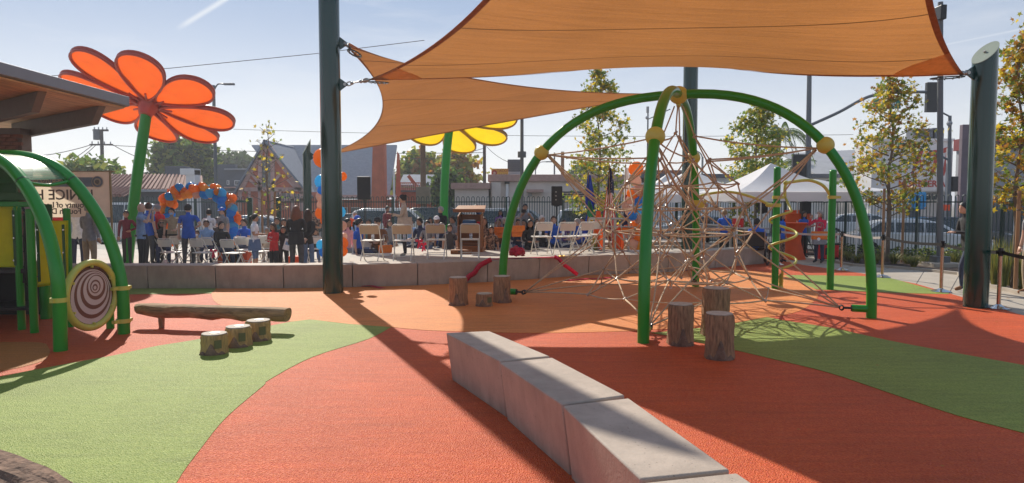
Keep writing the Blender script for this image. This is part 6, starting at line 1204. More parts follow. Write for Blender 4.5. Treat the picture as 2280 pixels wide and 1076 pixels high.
def human(label, pos, h=1.7, face=0, pose='stand', arms=('down', 'down'), top='blue', bottom='jean', skin='M', hair='black', style='short', sleeve='short', legs='long', shoe='black', w=1.0, yaw=0, lean=0.0, extra=(), walk=0.0, child=False, group=None):
    s = h / 1.75; t = root('person', label, 'person', Vector(pos), R(face), group); hs = 1.0 if not child else 1.0 + .25 * max(0, (1.55 - h))
    sit = pose == 'sit'; J = {}; E_ = []
    pz = .95 if not sit else .535; 
    def add(n, p, r, par=None, lab='top'): J[n] = (Vector(p), r); 
    lv = Vector((0, -math.sin(lean), math.cos(lean))); P0 = Vector((0, 0.0 if not sit else .06, pz))
    def up(d, x=0, y=0): return P0 + lv * d + Vector((x, y, 0))
    nodes_ = [('pel', up(0), (.135 * w, .105 * w)), ('spi', up(.14), (.125 * w, .10 * w)), ('che', up(.33), (.140 * w, .108 * w)), ('nb', up(.49, 0, .005), (.062, .06)), ('nk', up(.565, 0, -.008), (.050, .052)), ('hd', up(.66, 0, -.015), (.062, .068))]
    ed = [('pel', 'spi', 'top'), ('spi', 'che', 'top'), ('che', 'nb', 'top'), ('nb', 'nk', 'skin'), ('nk', 'hd', 'skin')]; wr = {}
    for sx, ak, nm in ((-1, arms[0], 'l'), (1, arms[1], 'r')):
        sh = up(.455, sx * .165 * (.5 + .5 * w)); ua, fa = ARMS[ak]; ua = Vector((ua[0] * sx, ua[1], ua[2])).normalized(); fa = Vector((fa[0] * sx, fa[1], fa[2])).normalized(); el = sh + ua * .275; wv = el + fa * .24
        fat = 1.0 if sleeve == 'short' else 1.12
        nodes_ += [('sh' + nm, sh, (.062 * (.6 + .4 * w), .06)), ('ms' + nm, sh.lerp(el, .55), (.052 * fat, .052 * fat)), ('el' + nm, el, (.041 * fat, .041 * fat)), ('wr' + nm, wv, (.029 * fat, .029 * fat))]; ed += [('che', 'sh' + nm, 'top'), ('sh' + nm, 'ms' + nm, 'top'), ('ms' + nm, 'el' + nm, 'top' if sleeve == 'long' else 'skin'), ('el' + nm, 'wr' + nm, 'top' if sleeve == 'long' else 'skin')]; wr[nm] = (wv, fa, sx)
        hp_ = P0 + Vector((sx * .088 * (.5 + .5 * w), 0, -.05)); sw_ = walk * sx
        if sit: kn = hp_ + Vector((sx * .03, -.42, .0)); an = Vector((kn.x + sx * .01, kn.y + .02, .085)); lo = kn.lerp(an, .45)
        else: kn = hp_ + Vector((sx * .012, -.02 + sw_ * -.35, -.41)); an = Vector((kn.x + sx * .005, kn.y + .03 + sw_ * (-.02) + (abs(walk) * .10 if sw_ < 0 else 0), .085)); lo = kn.lerp(an, .45)
        toe = an + Vector((sx * .02, -.15, -.045)); lf = 1.18 if legs == 'long' else 1.0
        nodes_ += [('hp' + nm, hp_, (.088 * w, .088 * w)), ('kn' + nm, kn, (.056 * lf * (.6 + .4 * w), .056 * lf * (.6 + .4 * w))), ('lo' + nm, lo, (.050 * lf, .050 * lf)), ('an' + nm, an, (.040 * lf, .040 * lf)), ('to' + nm, toe, (.036, .032))]
        ed += [('pel', 'hp' + nm, 'bot'), ('hp' + nm, 'kn' + nm, 'bot'), ('kn' + nm, 'lo' + nm, 'bot' if legs == 'long' else 'skin'), ('lo' + nm, 'an' + nm, 'bot' if legs == 'long' else 'skin'), ('an' + nm, 'to' + nm, 'shoe')]
    idx = {n: i for i, (n, _, _) in enumerate(nodes_)}; me = bpy.data.meshes.new('skeleton'); bm = bmesh.new(); sk = bm.verts.layers.skin.verify()
    vv = []
    for n, p, r in nodes_:
        v_ = bm.verts.new(p * s); v_[sk].radius = (r[0] * s, r[1] * s); v_[sk].use_root = (n == 'pel'); vv.append(v_)
    for a, c_, _ in ed: bm.edges.new((vv[idx[a]], vv[idx[c_]]))
    bm.to_mesh(me); bm.free(); tmp = bpy.data.objects.new('skeleton', me); COL.objects.link(tmp); md = tmp.modifiers.new('s', 'SKIN'); md.branch_smoothing = .4; md.use_x_symmetry = False; md.use_smooth_shade = True; sd = tmp.modifiers.new('d', 'SUBSURF'); sd.levels = 1; sd.render_levels = 1
    hc = (up(.665, 0, -.025)) * s; hr = .098 * s * hs
    segs = [(nodes_[idx[a]][1] * s, nodes_[idx[c_]][1] * s, l, (nodes_[idx[a]][2][0] + nodes_[idx[c_]][2][0]) / 2 * s) for a, c_, l in ed]
    HUM.append(dict(t=t, tmp=tmp, segs=segs, hc=hc, hr=hr, yaw=yaw, s=s, mats=[SK[skin], C_[top], C_[bottom], C_[shoe] if shoe in C_ else M_blk, M_eye, M_lip], hair=hair, style=style, wr={k: (v[0] * s, v[1], v[2]) for k, v in wr.items()}, hem=(P0.z - .10) * s if not sit else None, extra=extra, P0=P0 * s, up=lambda d, x=0, y=0: up(d, x, y) * s, top=C_[top], bot=C_[bottom]))
    return t
def finish_people():
    bpy.context.view_layer.update(); dg = bpy.context.evaluated_depsgraph_get()
    for h in HUM:
        ev = h['tmp'].evaluated_get(dg); src = bpy.data.meshes.new_from_object(ev); n = len(src.vertices); co = np.empty(n * 3); src.vertices.foreach_get('co', co); co = co.reshape(-1, 3)
        faces = [tuple(p.vertices) for p in src.polygons]; cen = np.array([co[list(f)].mean(0) for f in faces]); best = np.full(len(faces), 1e9); lab = np.zeros(len(faces), int); L = {'skin': 0, 'top': 1, 'bot': 2, 'shoe': 3}
        for a, c_, l, r_ in h['segs']:
            a = np.array(a); d = np.array(c_) - a; t_ = np.clip(((cen - a) @ d) / (d @ d), 0, 1); dd = np.linalg.norm(cen - (a + t_[:, None] * d), axis=1) - r_ * .8
            m = dd < best; best[m] = dd[m]; lab[m] = L[l]
        if h['hem'] is not None: m = (lab == 2) & (cen[:, 2] > h['hem'] + .0); lab[m] = 1
        b = MB(); b.v = [tuple(x) for x in co]; b.f = faces; b.m = lab.tolist()
        hc, hr, s = h['hc'], h['hr'], h['s']; Q = Matrix.Rotation(R(h['yaw']), 3, 'Z')
        b.ball(hc, hr, 16, 0, squash=(.80, .96, 1.18))   # skull
        def F(x, y, z): return hc + Q @ Vector((x * hr, y * hr, z * hr))
        b.ball(F(0, -.35, -.55), hr * .62, 10, 0, squash=(.86, .95, .9))  # jaw
        b.add([F(-.14, -.86, -.30), F(.14, -.86, -.30), F(0, -.90, .10), F(0, -1.18, -.26)], [(0, 3, 2), (1, 2, 3), (0, 1, 3)], 0)
        for sx in (-1, 1):
            b.ball(F(sx * .80, .05, -.02), hr * .20, 6, 0, squash=(.4, .8, 1.2)); b.ball(F(sx * .30, -.86, .08), hr * .095, 6, 4, squash=(1.3, .6, .8)); b.add([F(sx * .14, -.93, .24), F(sx * .46, -.82, .25), F(sx * .46, -.84, .31), F(sx * .14, -.95, .30)], [(0, 1, 2, 3)], 4)
        b.add([F(-.22, -.93, -.55), F(.22, -.93, -.55), F(.14, -.97, -.49), F(-.14, -.97, -.49)], [(0, 1, 2, 3)], 5)
        for nm, (wp, fa, sx) in h['wr'].items():   # hands with five fingers
            f = fa; side = Vector((sx, 0, 0)) - f * f.dot(Vector((sx, 0, 0))); side = side.normalized() if side.length > .1 else Vector((0, 0, 1)); nn = f.cross(side).normalized(); curl = nn if nn.y < 0 else -nn
            across = f.cross(curl).normalized(); k = s; palm = wp + f * .045 * k; rot = Matrix((across, curl, f)).transposed(); b.box(palm, (.075 * k, .03 * k, .09 * k), rot=rot, mi=0)
            for q in range(4):
                p0 = wp + f * .085 * k + across * (-.028 + .019 * q) * k; ln = (.062, .074, .070, .055)[q] * k; b.tube([p0, p0 + f * ln * .5 + curl * .006 * k, p0 + f * ln * .85 + curl * .028 * k], [.0095 * k, .0085 * k, .006 * k], 5, 0)
            th = wp + f * .03 * k - across * .036 * k; b.tube([th, th - across * .025 * k + f * .03 * k, th - across * .022 * k + f * .058 * k + curl * .012 * k], [.011 * k, .010 * k, .007 * k], 5, 0)
        part('body', b, h['mats'], h['t'], smooth=180)
        st = h['style']; hm = H_[h['hair']] if h['hair'] in H_ else None
        if st != 'bald' and st != 'cap' and hm:
            b = MB(); n_ = 16; rows = []
            for i in range(9):
                th_ = PI * i / 16 * 1.12
                for j in range(n_):
                    a = 2 * PI * j / n_; fr = -math.sin(a)  # 1 in front
                    th2 = th_ * (1 - .42 * max(0, fr) ** 1.3) * (1.12 if fr < .1 else 1); rr = 1.10 + .03 * math.sin(j * 3.1 + i)
                    rows.append(F(math.sin(th2) * math.cos(a) * .86 * rr, math.sin(th2) * math.sin(a) * 1.02 * rr + .02, math.cos(th2) * 1.20 * (1.08)))
            b.add(rows, [(i * n_ + j, i * n_ + (j + 1) % n_, (i + 1) * n_ + (j + 1) % n_, (i + 1) * n_ + j) for i in range(8) for j in range(n_)])
            if st in ('long', 'curly', 'bob'):
                n2 = 11; ln = {'long': 3.6, 'curly': 3.0, 'bob': 1.7}[st]; vs = []
                for i in range(7):
                    f = i / 6
                    for j in range(n2):
                        a = -.25 + (PI + .5) * j / (n2 - 1); wd = (1.0 + (.45 if st == 'curly' else .20) * math.sin(PI * min(1, f * 1.1)) + .10 * math.sin(j * 2.3 + i * (2.2 if st == 'curly' else .3))) * (1 if st != 'long' else 1 - .15 * f)
                        vs.append(F(math.cos(a) * .95 * wd, math.sin(a) * .95 * wd * (1 if f < .5 else .9) + .12 * (f > .4), .15 - ln * f))
                for i in range(7):
                    for j in range(n2): x_, y_, z_ = vs[i * n2 + j]; 
                inner = [hc + (Vector(v) - hc) * .86 if i < n2 * 3 else Vector(v) + Q @ Vector((0, -.18 * hr, 0)) for i, v in enumerate(vs)]
                b.add(vs + inner, [(i * n2 + j, (i + 1) * n2 + j, (i + 1) * n2 + j + 1, i * n2 + j + 1) for i in range(6) for j in range(n2 - 1)] + [(77 + i * n2 + j + 1, 77 + (i + 1) * n2 + j + 1, 77 + (i + 1) * n2 + j, 77 + i * n2 + j) for i in range(6) for j in range(n2 - 1)] + [(6 * n2 + j, 77 + 6 * n2 + j, 77 + 6 * n2 + j + 1, 6 * n2 + j + 1) for j in range(n2 - 1)])
            if st == 'bun': b.ball(F(0, .85, .85), hr * .42, 10)
            if st == 'tail': b.tube([F(0, .95, .45), F(0, 1.45, .2), F(0, 1.55, -.8), F(0, 1.35, -2.0)], [hr * .25, hr * .36, hr * .30, hr * .08], 8)
            part('hair', b, hm, h['t'], smooth=180)
        for ex in h['extra']:
            if ex[0] == 'cap':
                m = C_[ex[1]]; b = MB(); n_ = 16; rows = []
                for i in range(6):
                    th_ = PI / 2 * i / 5 * 1.02
                    for j in range(n_): a = 2 * PI * j / n_; rows.append(F(math.sin(th_) * math.cos(a) * .93, math.sin(th_) * math.sin(a) * 1.08, .22 + math.cos(th_) * 1.06))
                b.add(rows, [(i * n_ + j, i * n_ + (j + 1) % n_, (i + 1) * n_ + (j + 1) % n_, (i + 1) * n_ + j) for i in range(5) for j in range(n_)]); br_ = [F(-.72, -.62, .24), F(-.45, -1.05, .22), F(-.42, -1.6, .12), F(0, -1.78, .10), F(.42, -1.6, .12), F(.45, -1.05, .22), F(.72, -.62, .24)]
                b.add(br_ + [p + Vector((0, 0, .012)) for p in br_], [tuple(range(7)), tuple(range(13, 6, -1))] + [(i, i + 1, i + 8, i + 7) for i in range(6)]); part('cap', b, m, h['t'], smooth=60)
                if hm and st == 'cap': b = MB(); b.ball(F(0, .25, -.05), hr * .88, 10, squash=(.95, .9, .62)); part('hair', b, hm, h['t'], smooth=180)
            elif ex[0] == 'shades':
                b = MB()
                for sx in (-1, 1): b.box(F(sx * .32, -.95, .08), (.30 * hr * 1.6, .10 * hr, .34 * hr), rot=Q); b.box(F(sx * .72, -.4, .12), (.05 * hr, 1.1 * hr, .07 * hr), rot=Q)
                b.box(F(0, -.98, .14), (.3 * hr, .06 * hr, .08 * hr), rot=Q); part('sunglasses', b, M_blk, h['t'])
            elif ex[0] == 'mask':
                b = MB(); b.ball(F(0, -.45, -.52), hr * .70, 10, squash=(.86, .92, .72)); part('face_mask', b, C_[ex[1]], h['t'], smooth=180)
            elif ex[0] == 'back_text':
                me = text_mesh(ex[1], .085 * s, mat('print_grey', (.22, .24, .32), .8), .002); c = h['up'](.33); o_ = put('lettering', me, h['t'], (c.x, c.y + .128 * s, c.z + .02), (PI / 2, 0, PI))
            elif ex[0] == 'chest_text':
                me = text_mesh(ex[1], .075 * s, C_['white'], .002); c = h['up'](.32); o_ = put('lettering', me, h['t'], (c.x, c.y - .130 * s, c.z), (PI / 2, 0, 0))
            elif ex[0] == 'collar':
                b = MB(); c = h['up'](.50); b.lathe([(.085 * s, -.03 * s), (.075 * s, .02 * s), (.070 * s, .02 * s), (.078 * s, -.03 * s)], c, 14); part('collar', b, h['top'], h['t'], smooth=60)
            elif ex[0] == 'skirt':
                b = MB(); c = h['P0']; b.lathe([(.15 * s, .04), (.175 * s, -.12 * s), (.19 * s, -.28 * s), (.18 * s, -.28 * s), (.14 * s, 0.0)], c, 16); part('shorts', b, h['bot'], h['t'], smooth=60)
            elif ex[0] == 'hem':
                b = MB(); c = h['P0']; w_ = ex[1]; b.lathe([(.150 * s * w_, .16 * s), (.165 * s * w_, .0), (.175 * s * w_, -.13 * s), (.162 * s * w_, -.13 * s), (.14 * s * w_, .16 * s)], c, 18); part('jacket_hem', b, h['top'], h['t'], smooth=60)
            elif ex[0] == 'belt':
                b = MB(); c = h['P0'] + Vector((0, 0, -.03 * s)); b.lathe([(.150 * s, -.02), (.152 * s, .02), (.14 * s, .02), (.14 * s, -.02)], c, 18); part('belt', b, M_blk, h['t'], smooth=60)
        bpy.data.meshes.remove(src); me_ = h['tmp'].data; bpy.data.objects.remove(h['tmp']); bpy.data.meshes.remove(me_)
def hh(yhead, Y, z0=0.0): return (Z(yhead, Y) - z0) / 1.03
def stand(label, px, Y, yhead, z0=0.0, **k): return human(label, at(px, Y, z0), h=hh(yhead, Y, z0), pose='stand', **k)
def seat(label, px, Y, yhead, z0=0.0, chair_rz=None, **k):
    # seated head top is 0.76*h above the seat plane ( .535 + .665 + .115 at h = 1.75 )
    h = (Z(yhead, Y) - z0) / (1.315 / 1.75); return human(label, at(px, Y, z0), h=h, pose='sit', **k)
# standing, left plaza
stand('person in maroon top walking beside the flower stem', 281, 18.6, 464, top='maroon', bottom='black', sleeve='long', style='short', face=25, walk=.7, skin='M', arms=('down', 'hip'), w=.95)
stand('bald man in light blue shirt raising hands to his face', 313, 16.6, 447, top='chambray', bottom='black', style='bald', skin='L', face=105, arms=('face', 'face'), w=1.12, extra=(('belt',),))
stand('man in blue polo half hidden behind the bald man', 330, 18.2, 446, top='blue', bottom='dgrey', skin='L', hair='brown', face=160, w=1.05)
stand('man in bright red hooded sweater with grey cap', 352, 18.6, 449, top='red', bottom='dgrey', sleeve='long', skin='L', face=250, hair='grey', style='cap', extra=(('cap', 'grey'),), arms=('down', 'clasp'))
stand('man in khaki uniform wearing a pale face mask', 383, 18.4, 458, top='khaki', bottom='khaki', skin='L', face=10, arms=('down', 'hip'), extra=(('mask', 'sky'), ('collar',), ('belt',)), w=1.08)
stand('broad man in royal blue polo seen from behind', 419, 17.4, 449, top='blue', bottom='dgrey', skin='L', face=190, arms=('hip', 'down'), w=1.28, yaw=-40)
stand('person in white sweatshirt with lettering on the back', 465, 19.6, 461, top='white', bottom='navy', sleeve='long', skin='M', face=185, arms=('clasp', 'clasp'), w=1.0, extra=(('back_text', 'PARKS'),))
stand('woman in grey shirt and blue cap before the balloon arch', 496, 19.2, 457, top='grey', bottom='denim', skin='L', hair='black', style='tail', face=-20, extra=(('cap', 'royal'),), arms=('clasp', 'down'))
stand('person in grey jacket and khaki trousers under the banner', 197, 16.0, 448, top='grey', bottom='khaki', sleeve='long', face=170, arms=('down', 'clasp'), w=1.15, skin='L', hair='grey')
stand('person in white shirt and dark jeans behind the banner', 172, 17.4, 452, top='white', bottom='jean', face=200, skin='M')
stand('person in red shirt just visible under the banner', 134, 18.2, 455, top='red', bottom='black', face=20, skin='M')
stand('girl in white shirt and blue shorts with long ponytail', 566, 16.2, 471, top='white', bottom='denim', legs='short', skin='M', hair='black', style='tail', face=95, arms=('clasp', 'clasp'), w=1.15, extra=(('skirt',),))
stand('girl in red lettered sweater and black leggings', 609, 15.6, 492, top='red', bottom='black', sleeve='long', skin='M', hair='brown', style='bob', face=-30, arms=('cross', 'cross'), child=True, extra=(('chest_text', 'CALI'),), w=1.1)
stand('dark haired child holding a white paper beside the red sweater', 630, 15.9, 500, top='black', bottom='black', sleeve='long', skin='M', style='bob', face=20, child=True, arms=('hold', 'hold'), w=1.0)
stand('woman in black with reddish curly hair seen from behind', 659, 15.1, 452, top='black', bottom='dgrey', sleeve='long', skin='L', hair='auburn', style='curly', face=178, arms=('clasp', 'clasp'), w=1.12, extra=(('hem', 1.1),))
stand('long haired woman in black with hands clasped at her back', 685, 15.7, 460, top='black', bottom='denim', sleeve='long', skin='L', hair='brown', style='long', face=172, arms=('back', 'back'), w=.95)
stand('person in patterned top beside the slanted green post', 700, 19.6, 464, top='pattern', bottom='blue', skin='M', hair='brown', style='short', face=20, arms=('cross', 'cross'))
q = on_stage(902, 572)
human('woman in beige jacket with dark bun standing on the stage', q, h=(Z(428, q.y) - SZ) / 1.03, top='beige', bottom='black', sleeve='long', skin='L', style='bun', face=-82, arms=('clasp', 'hold'), w=1.12, lean=.05, extra=(('hem', 1.3),))
stand('figure in dark clothes walking beyond the fence', 862, 25.2, 455, top='maroon', bottom='denim', sleeve='long', skin='D', face=60, walk=.5)
stand('bearded man in black standing by the yellow flower stem', 982, 20.6, 455, top='black', bottom='black', sleeve='long', skin='L', hair='grey', face=-20, style='short', arms=('down', 'clasp'), w=1.08, yaw=-30)
stand('dark haired man leaning beside the lectern', 1072, 19.4, 449, top='navy', bottom='black', sleeve='long', skin='M', face=-50, arms=('clasp', 'camera'), lean=.25)
stand('photographer in grey shirt holding a camera to his eye', 1169, 21.2, 449, top='grey', bottom='dgrey', skin='M', face=5, arms=('camera', 'camera'), w=1.08)
stand('person in white top standing far left of the photographer', 1114, 24.0, 464, top='purple', bottom='jean', skin='D', face=10, style='long')
stand('person in bright blue shirt under the middle canopy', 1613, 19.8, 462, top='royal', bottom='black', sleeve='long', skin='L', hair='blond', face=150, arms=('hold', 'down'), w=1.05)
stand('person in dark shirt behind the table under the canopy', 1571, 21.6, 466, top='dgrey', bottom='black', skin='M', face=20, arms=('clasp', 'clasp'))
stand('woman in blue shirt hidden behind the spiral climber post', 1741, 19.2, 470, top='royal', bottom='pattern', skin='M', face=40, style='bob')
stand('woman in dark blue behind the orange draped tables', 1789, 20.8, 466, top='royal', bottom='black', skin='M', style='long', face=20, arms=('clasp', 'hold'))
stand('woman in crimson blouse with grey hair holding a cup', 1826, 18.9, 464, top='crimson', bottom='jean', skin='L', hair='grey', style='bob', face=-55, arms=('face', 'hold'), w=1.15, sleeve='long')
q = G(2140, 648)
human('man in black with jeans partly hidden by the right post', Vector((q.x + .10, q.y, 0)), h=1.72, top='black', bottom='jean', sleeve='long', skin='L', hair='black', face=-95, arms=('clasp', 'clasp'), walk=.4, shoe='brown', w=1.05, lean=.1)
q = G(2292, 658); human('person in khaki trousers cut off by the right frame edge', Vector((q.x, q.y, 0)), h=1.7, top='grey', bottom='khaki', skin='L', face=-90, shoe='brown')
stand('far pedestrian in orange vest at the street corner', 2186, 27.5, 458, top='orange', bottom='navy', skin='M', face=90)
# seated, left plaza
seat('blonde woman in sunglasses and black jacket on a chair', 360, 18.4, 488, top='black', bottom='navy', sleeve='long', skin='L', hair='blond', style='bob', face=30, arms=('down', 'lap'), extra=(('shades',),), w=1.2)
seat('small child in beige wearing a white mask', 437, 18.6, 513, top='beige', bottom='beige', sleeve='long', skin='M', hair='brown', face=10, child=True, arms=('lap', 'lap'), extra=(('mask', 'white'),))
seat('woman in light blue denim shirt looking right', 459, 18.9, 490, top='sky', bottom='jean', sleeve='long', skin='M', face=20, arms=('lap', 'lap'), w=1.1)
seat('woman in dark top seated just behind the others', 484, 20.2, 484, top='dgrey', bottom='black', skin='M', face=10, style='short')
seat('dark haired woman in black jacket and jeans', 494, 18.1, 493, top='black', bottom='jean', sleeve='long', skin='L', style='tail', face=50, arms=('lap', 'lap'), w=1.15)
seat('person in blue shirt right of the orange boxes', 541, 18.9, 487, top='royal', bottom='jean', skin='L', hair='brown', face=-20, arms=('lap', 'lap'))
seat('woman in dark hood behind the red sweater girl', 632, 18.6, 487, top='black', bottom='black', sleeve='long', skin='M', style='long', face=10)
seat('dark haired person glimpsed behind the red sweater', 616, 20.0, 484, top='teal', bottom='black', skin='M', face=0)
seat('woman in grey shawl left of the red sweater girl', 594, 18.8, 507, top='beige', bottom='beige', sleeve='long', skin='M', hair='grey', face=20, w=1.1)
seat('person in black coat seated left of the balloon column', 702, 18.8, 510, top='black', bottom='denim', sleeve='long', skin='M', face=15)
# audience beyond the stage
seat('long haired girl in pink jacket right of the centre post', 776, 17.3, 487, top='pink', bottom='grey', sleeve='long', skin='M', style='long', face=60, w=.95)
seat('woman in blue shirt and sunglasses behind the first chair', 803, 16.6, 487, top='royal', bottom='navy', skin='L', style='tail', face=80, extra=(('shades',),), w=1.15)
seat('child in blue cap behind the woman in blue', 797, 18.4, 480, top='sky', bottom='denim', skin='M', style='cap', face=40, extra=(('cap', 'royal'),), child=True)
stand('older man in white shirt holding an orange sheet', 790, 22.4, 467, top='white', bottom='khaki', skin='L', hair='white', face=30, arms=('hold', 'hold'))
seat('man in dark cap and brown leather jacket', 841, 16.9, 484, top='brown', bottom='dgrey', sleeve='long', skin='L', style='cap', hair='black', face=20, extra=(('cap', 'black'), ('shades',)), arms=('lap', 'lap'), w=1.15)
seat('woman in navy jacket right of the beige jacket woman', 932, 19.0, 485, top='navy', bottom='jean', sleeve='long', skin='M', face=-40, arms=('lap', 'lap'))
seat('boy in grey shirt behind the second and third chairs', 951, 18.6, 491, top='grey', bottom='denim', skin='M', face=-10, child=True, arms=('lap', 'lap'))
seat('man in white cap and blue vest', 972, 19.6, 481, top='blue', bottom='jean', sleeve='long', skin='M', style='cap', extra=(('cap', 'white'),), face=0)
seat('child in navy shirt left of the lectern', 983, 18.8, 496, top='navy', bottom='navy', skin='M', face=0, child=True)
seat('man in pale grey shirt just left of the lectern', 1006, 19.8, 481, top='grey', bottom='jean', skin='M', face=-40, arms=('lap', 'lap'))
seat('boy in grey sitting low in front of the grey shirt man', 1001, 18.2, 500, top='dgrey', bottom='jean', skin='L', hair='brown', face=0, child=True)
seat('woman in patterned blouse right of the lectern', 1078, 18.4, 484, top='pattern', bottom='black', sleeve='long', skin='M', hair='brown', style='long', face=10)
seat('child in patterned shirt beside the woman in pattern', 1094, 18.0, 504, top='pattern', bottom='black', skin='M', face=0, child=True)
seat('man in brown shirt holding an orange bag', 1110, 19.2, 487, top='brown', bottom='jean', skin='M', face=-10)
seat('grey haired woman in the second audience row', 1124, 20.6, 484, top='navy', bottom='jean', skin='L', hair='grey', style='bob', face=20)
seat('woman in navy with orange bag behind the green arch', 1153, 18.8, 488, top='navy', bottom='denim', sleeve='long', skin='M', style='tail', face=20, arms=('lap', 'lap'))
seat('woman in black with long dark hair right of the arch', 1181, 18.2, 489, top='black', bottom='black', sleeve='long', skin='M', hair='black', style='long', face=15, arms=('lap', 'lap'), w=1.1)
seat('old man in dark grey jacket with thin white hair', 1208, 19.4, 480, top='dgrey', bottom='black', sleeve='long', skin='L', hair='white', face=25, w=1.1)
seat('man in royal blue polo between the two white chairs', 1233, 19.2, 481, top='royal', bottom='navy', skin='L', hair='brown', face=0, arms=('lap', 'lap'), w=1.2)
seat('grey haired man in blue facing left', 1283, 19.0, 487, top='blue', bottom='navy', skin='L', hair='grey', face=-60, arms=('lap', 'lap'))
seat('person in dark shirt behind the grey haired man', 1296, 20.2, 484, top='dgrey', bottom='black', skin='M', face=-30)
seat('wheelchair user in blue shirt seen from behind', 1686, 18.6, 486, top='royal', bottom='black', skin='D', face=150, w=1.35, arms=('lap', 'lap'))
for i, (px, Y, yh, tp_, sk_, st_, hr_) in enumerate([(820, 20.4, 488, 'teal', 'M', 'short', 'black'), (868, 20.8, 490, 'grey', 'L', 'long', 'brown'), (915, 21.2, 488, 'sky', 'M', 'short', 'black'), (958, 21.4, 484, 'purple', 'M', 'long', 'black'), (1040, 21.6, 487, 'red', 'M', 'short', 'black'), (1137, 21.4, 487, 'teal', 'L', 'long', 'blond'), (1166, 20.9, 489, 'dgrey', 'M', 'short', 'black'), (1196, 21.2, 487, 'sky', 'L', 'bob', 'brown'), (1256, 21.3, 488, 'purple', 'M', 'long', 'black')]):
    seat('person in %s seated in the back audience row %s' % ({'dgrey': 'dark grey', 'sky': 'light blue'}.get(tp_, tp_), ('near the first tan chair', 'behind the leather jacket man', 'behind the beige jacket woman', 'behind the boy in grey', 'hidden behind the lectern', 'left of the green arch', 'under the photographer', 'beside the old man', 'right of the man in royal blue')[i]), px, Y, yh, top=tp_, bottom='jean', skin=sk_, style=st_, hair=hr_, face=rn0.uniform(-20, 20))
finish_people()
for i, (px, Y) in enumerate([(803, 16.8), (841, 17.1), (932, 19.2), (951, 18.8), (1078, 18.6), (1110, 19.4), (1153, 19.0), (1181, 18.4), (1208, 19.6), (1233, 19.4), (1283, 19.2), (1006, 20.0), (972, 19.8)]):
    q = at(px, Y); chair('white audience chair under the %s' % ('woman in blue shirt and sunglasses', 'man in leather jacket', 'woman in navy jacket', 'boy in grey shirt', 'woman in patterned blouse', 'man with the orange bag', 'woman in navy behind the arch', 'long haired woman in black', 'old man in dark grey', 'man in royal blue polo', 'grey haired man facing left', 'man in pale grey', 'man in white cap')[i], q.x, q.y - .06, 0, 0, group='white audience chairs')
# ================================================================== balloons
def balloon(b_parent, c, r, m, rn):
    b = MB(); d = Vector((rn.uniform(-1, 1), rn.uniform(-1, 1), rn.uniform(-1, 1))).normalized(); rot = d.to_track_quat('Z', 'Y').to_matrix(); b.ball((0, 0, 0), r, 14, squash=(.94, .94, 1.08), rot=rot)
    b.cyl(rot @ Vector((0, 0, -r * 1.05)), rot @ Vector((0, 0, -r * 1.20)), r * .05, r * .12, 6)
    return part('balloon', b, m, b_parent, smooth=180, loc=c)
arch = root('balloon_arch', 'orange and blue balloon arch behind the seated guests', 'balloon arch', at(443, 20.6)); rn = random.Random(44); o = arch.location.copy()
path = smooth_pts([P(370, 540, 20.6) - o, P(368, 490, 20.6) - o, P(376, 447, 20.6) - o, P(398, 427, 20.6) - o, P(432, 426, 20.6) - o, P(470, 426, 20.6) - o, P(498, 440, 20.6) - o, P(514, 470, 20.6) - o, P(516, 510, 20.6) - o, P(512, 560, 20.6) - o], 3)
b = MB(); b.tube(path, .02, 6); part('frame', b, M_white, arch)
for i, p in enumerate(path):
    seq = [B_org, B_blue, B_org, B_yel, B_org] if i < len(path) * .45 else [B_org, B_blue, B_org, B_yel, B_sky] if i % 5 in (0, 1, 3) else [B_blue, B_sky, B_org, B_sky, B_org]
    for k in range(4): a = k * PI / 2 + i * .7; balloon(arch, p + Vector((math.cos(a) * .12, rn.uniform(-.08, .08) + (-.1 if k % 2 else .1), math.sin(a) * .12)), rn.uniform(.115, .155), seq[(k + i) % 5] if rn.random() > .04 else B_pale, rn)
for (lab, px, Y, items, pole_h) in (('balloon column of blue orange and pale balloons behind the centre post', 722, 14.7, [(352, 712 + 5, .20, B_org), (388, 730, .07, B_pale), (403, 714, .135, B_sky), (422, 720, .13, B_blue), (438, 714, .11, B_pale), (456, 716, .11, B_pale), (475, 714, .13, B_org), (490, 724, .11, B_org), (412, 738, .13, B_blue), (430, 742, .12, B_org), (452, 744, .12, B_sky), (472, 758, .12, B_sky), (500, 745, .12, B_org), (503, 763, .10, B_pale), (527, 765, .09, B_pale), (541, 764, .12, B_org), (560, 762, .12, B_org), (545, 716, .12, B_sky), (563, 722, .11, B_blue), (575, 738, .12, B_org), (393, 763, .10, B_org), (520, 738, .12, B_blue)], 2.6),
                              ('tall balloon column with big orange balloons behind the dome', 1415, 17.6, [(376, 1416, .20, B_org), (403, 1416, .15, B_pale), (432, 1410, .17, B_org), (424, 1424, .16, B_pale), (447, 1424, .16, B_blue), (445, 1405, .13, B_pale), (466, 1420, .15, B_sky), (470, 1402, .14, B_pale), (481, 1408, .12, B_blue), (490, 1425, .14, B_pale), (505, 1412, .17, B_org), (520, 1402, .16, B_pale), (528, 1420, .17, B_org), (544, 1410, .17, B_pale), (512, 1396, .14, B_org), (548, 1424, .14, B_yel), (458, 1392, .10, B_pale)], 1.4)):
    t = root('balloon_column', lab, 'balloons', at(px, Y, 0 if px < 1000 else SZ)); o = t.location.copy(); b = MB(); b.cyl((0, 0, 0), (0, 0, pole_h), .015, .015, 6); b.cyl((0, 0, 0), (0, 0, .03), .22, .22, 14); part('stand', b, M_white, t)
    for (py, x_, r_, m) in items: balloon(t, P(x_, py, Y + rn.uniform(-.12, .12)) - o, r_, m, rn)
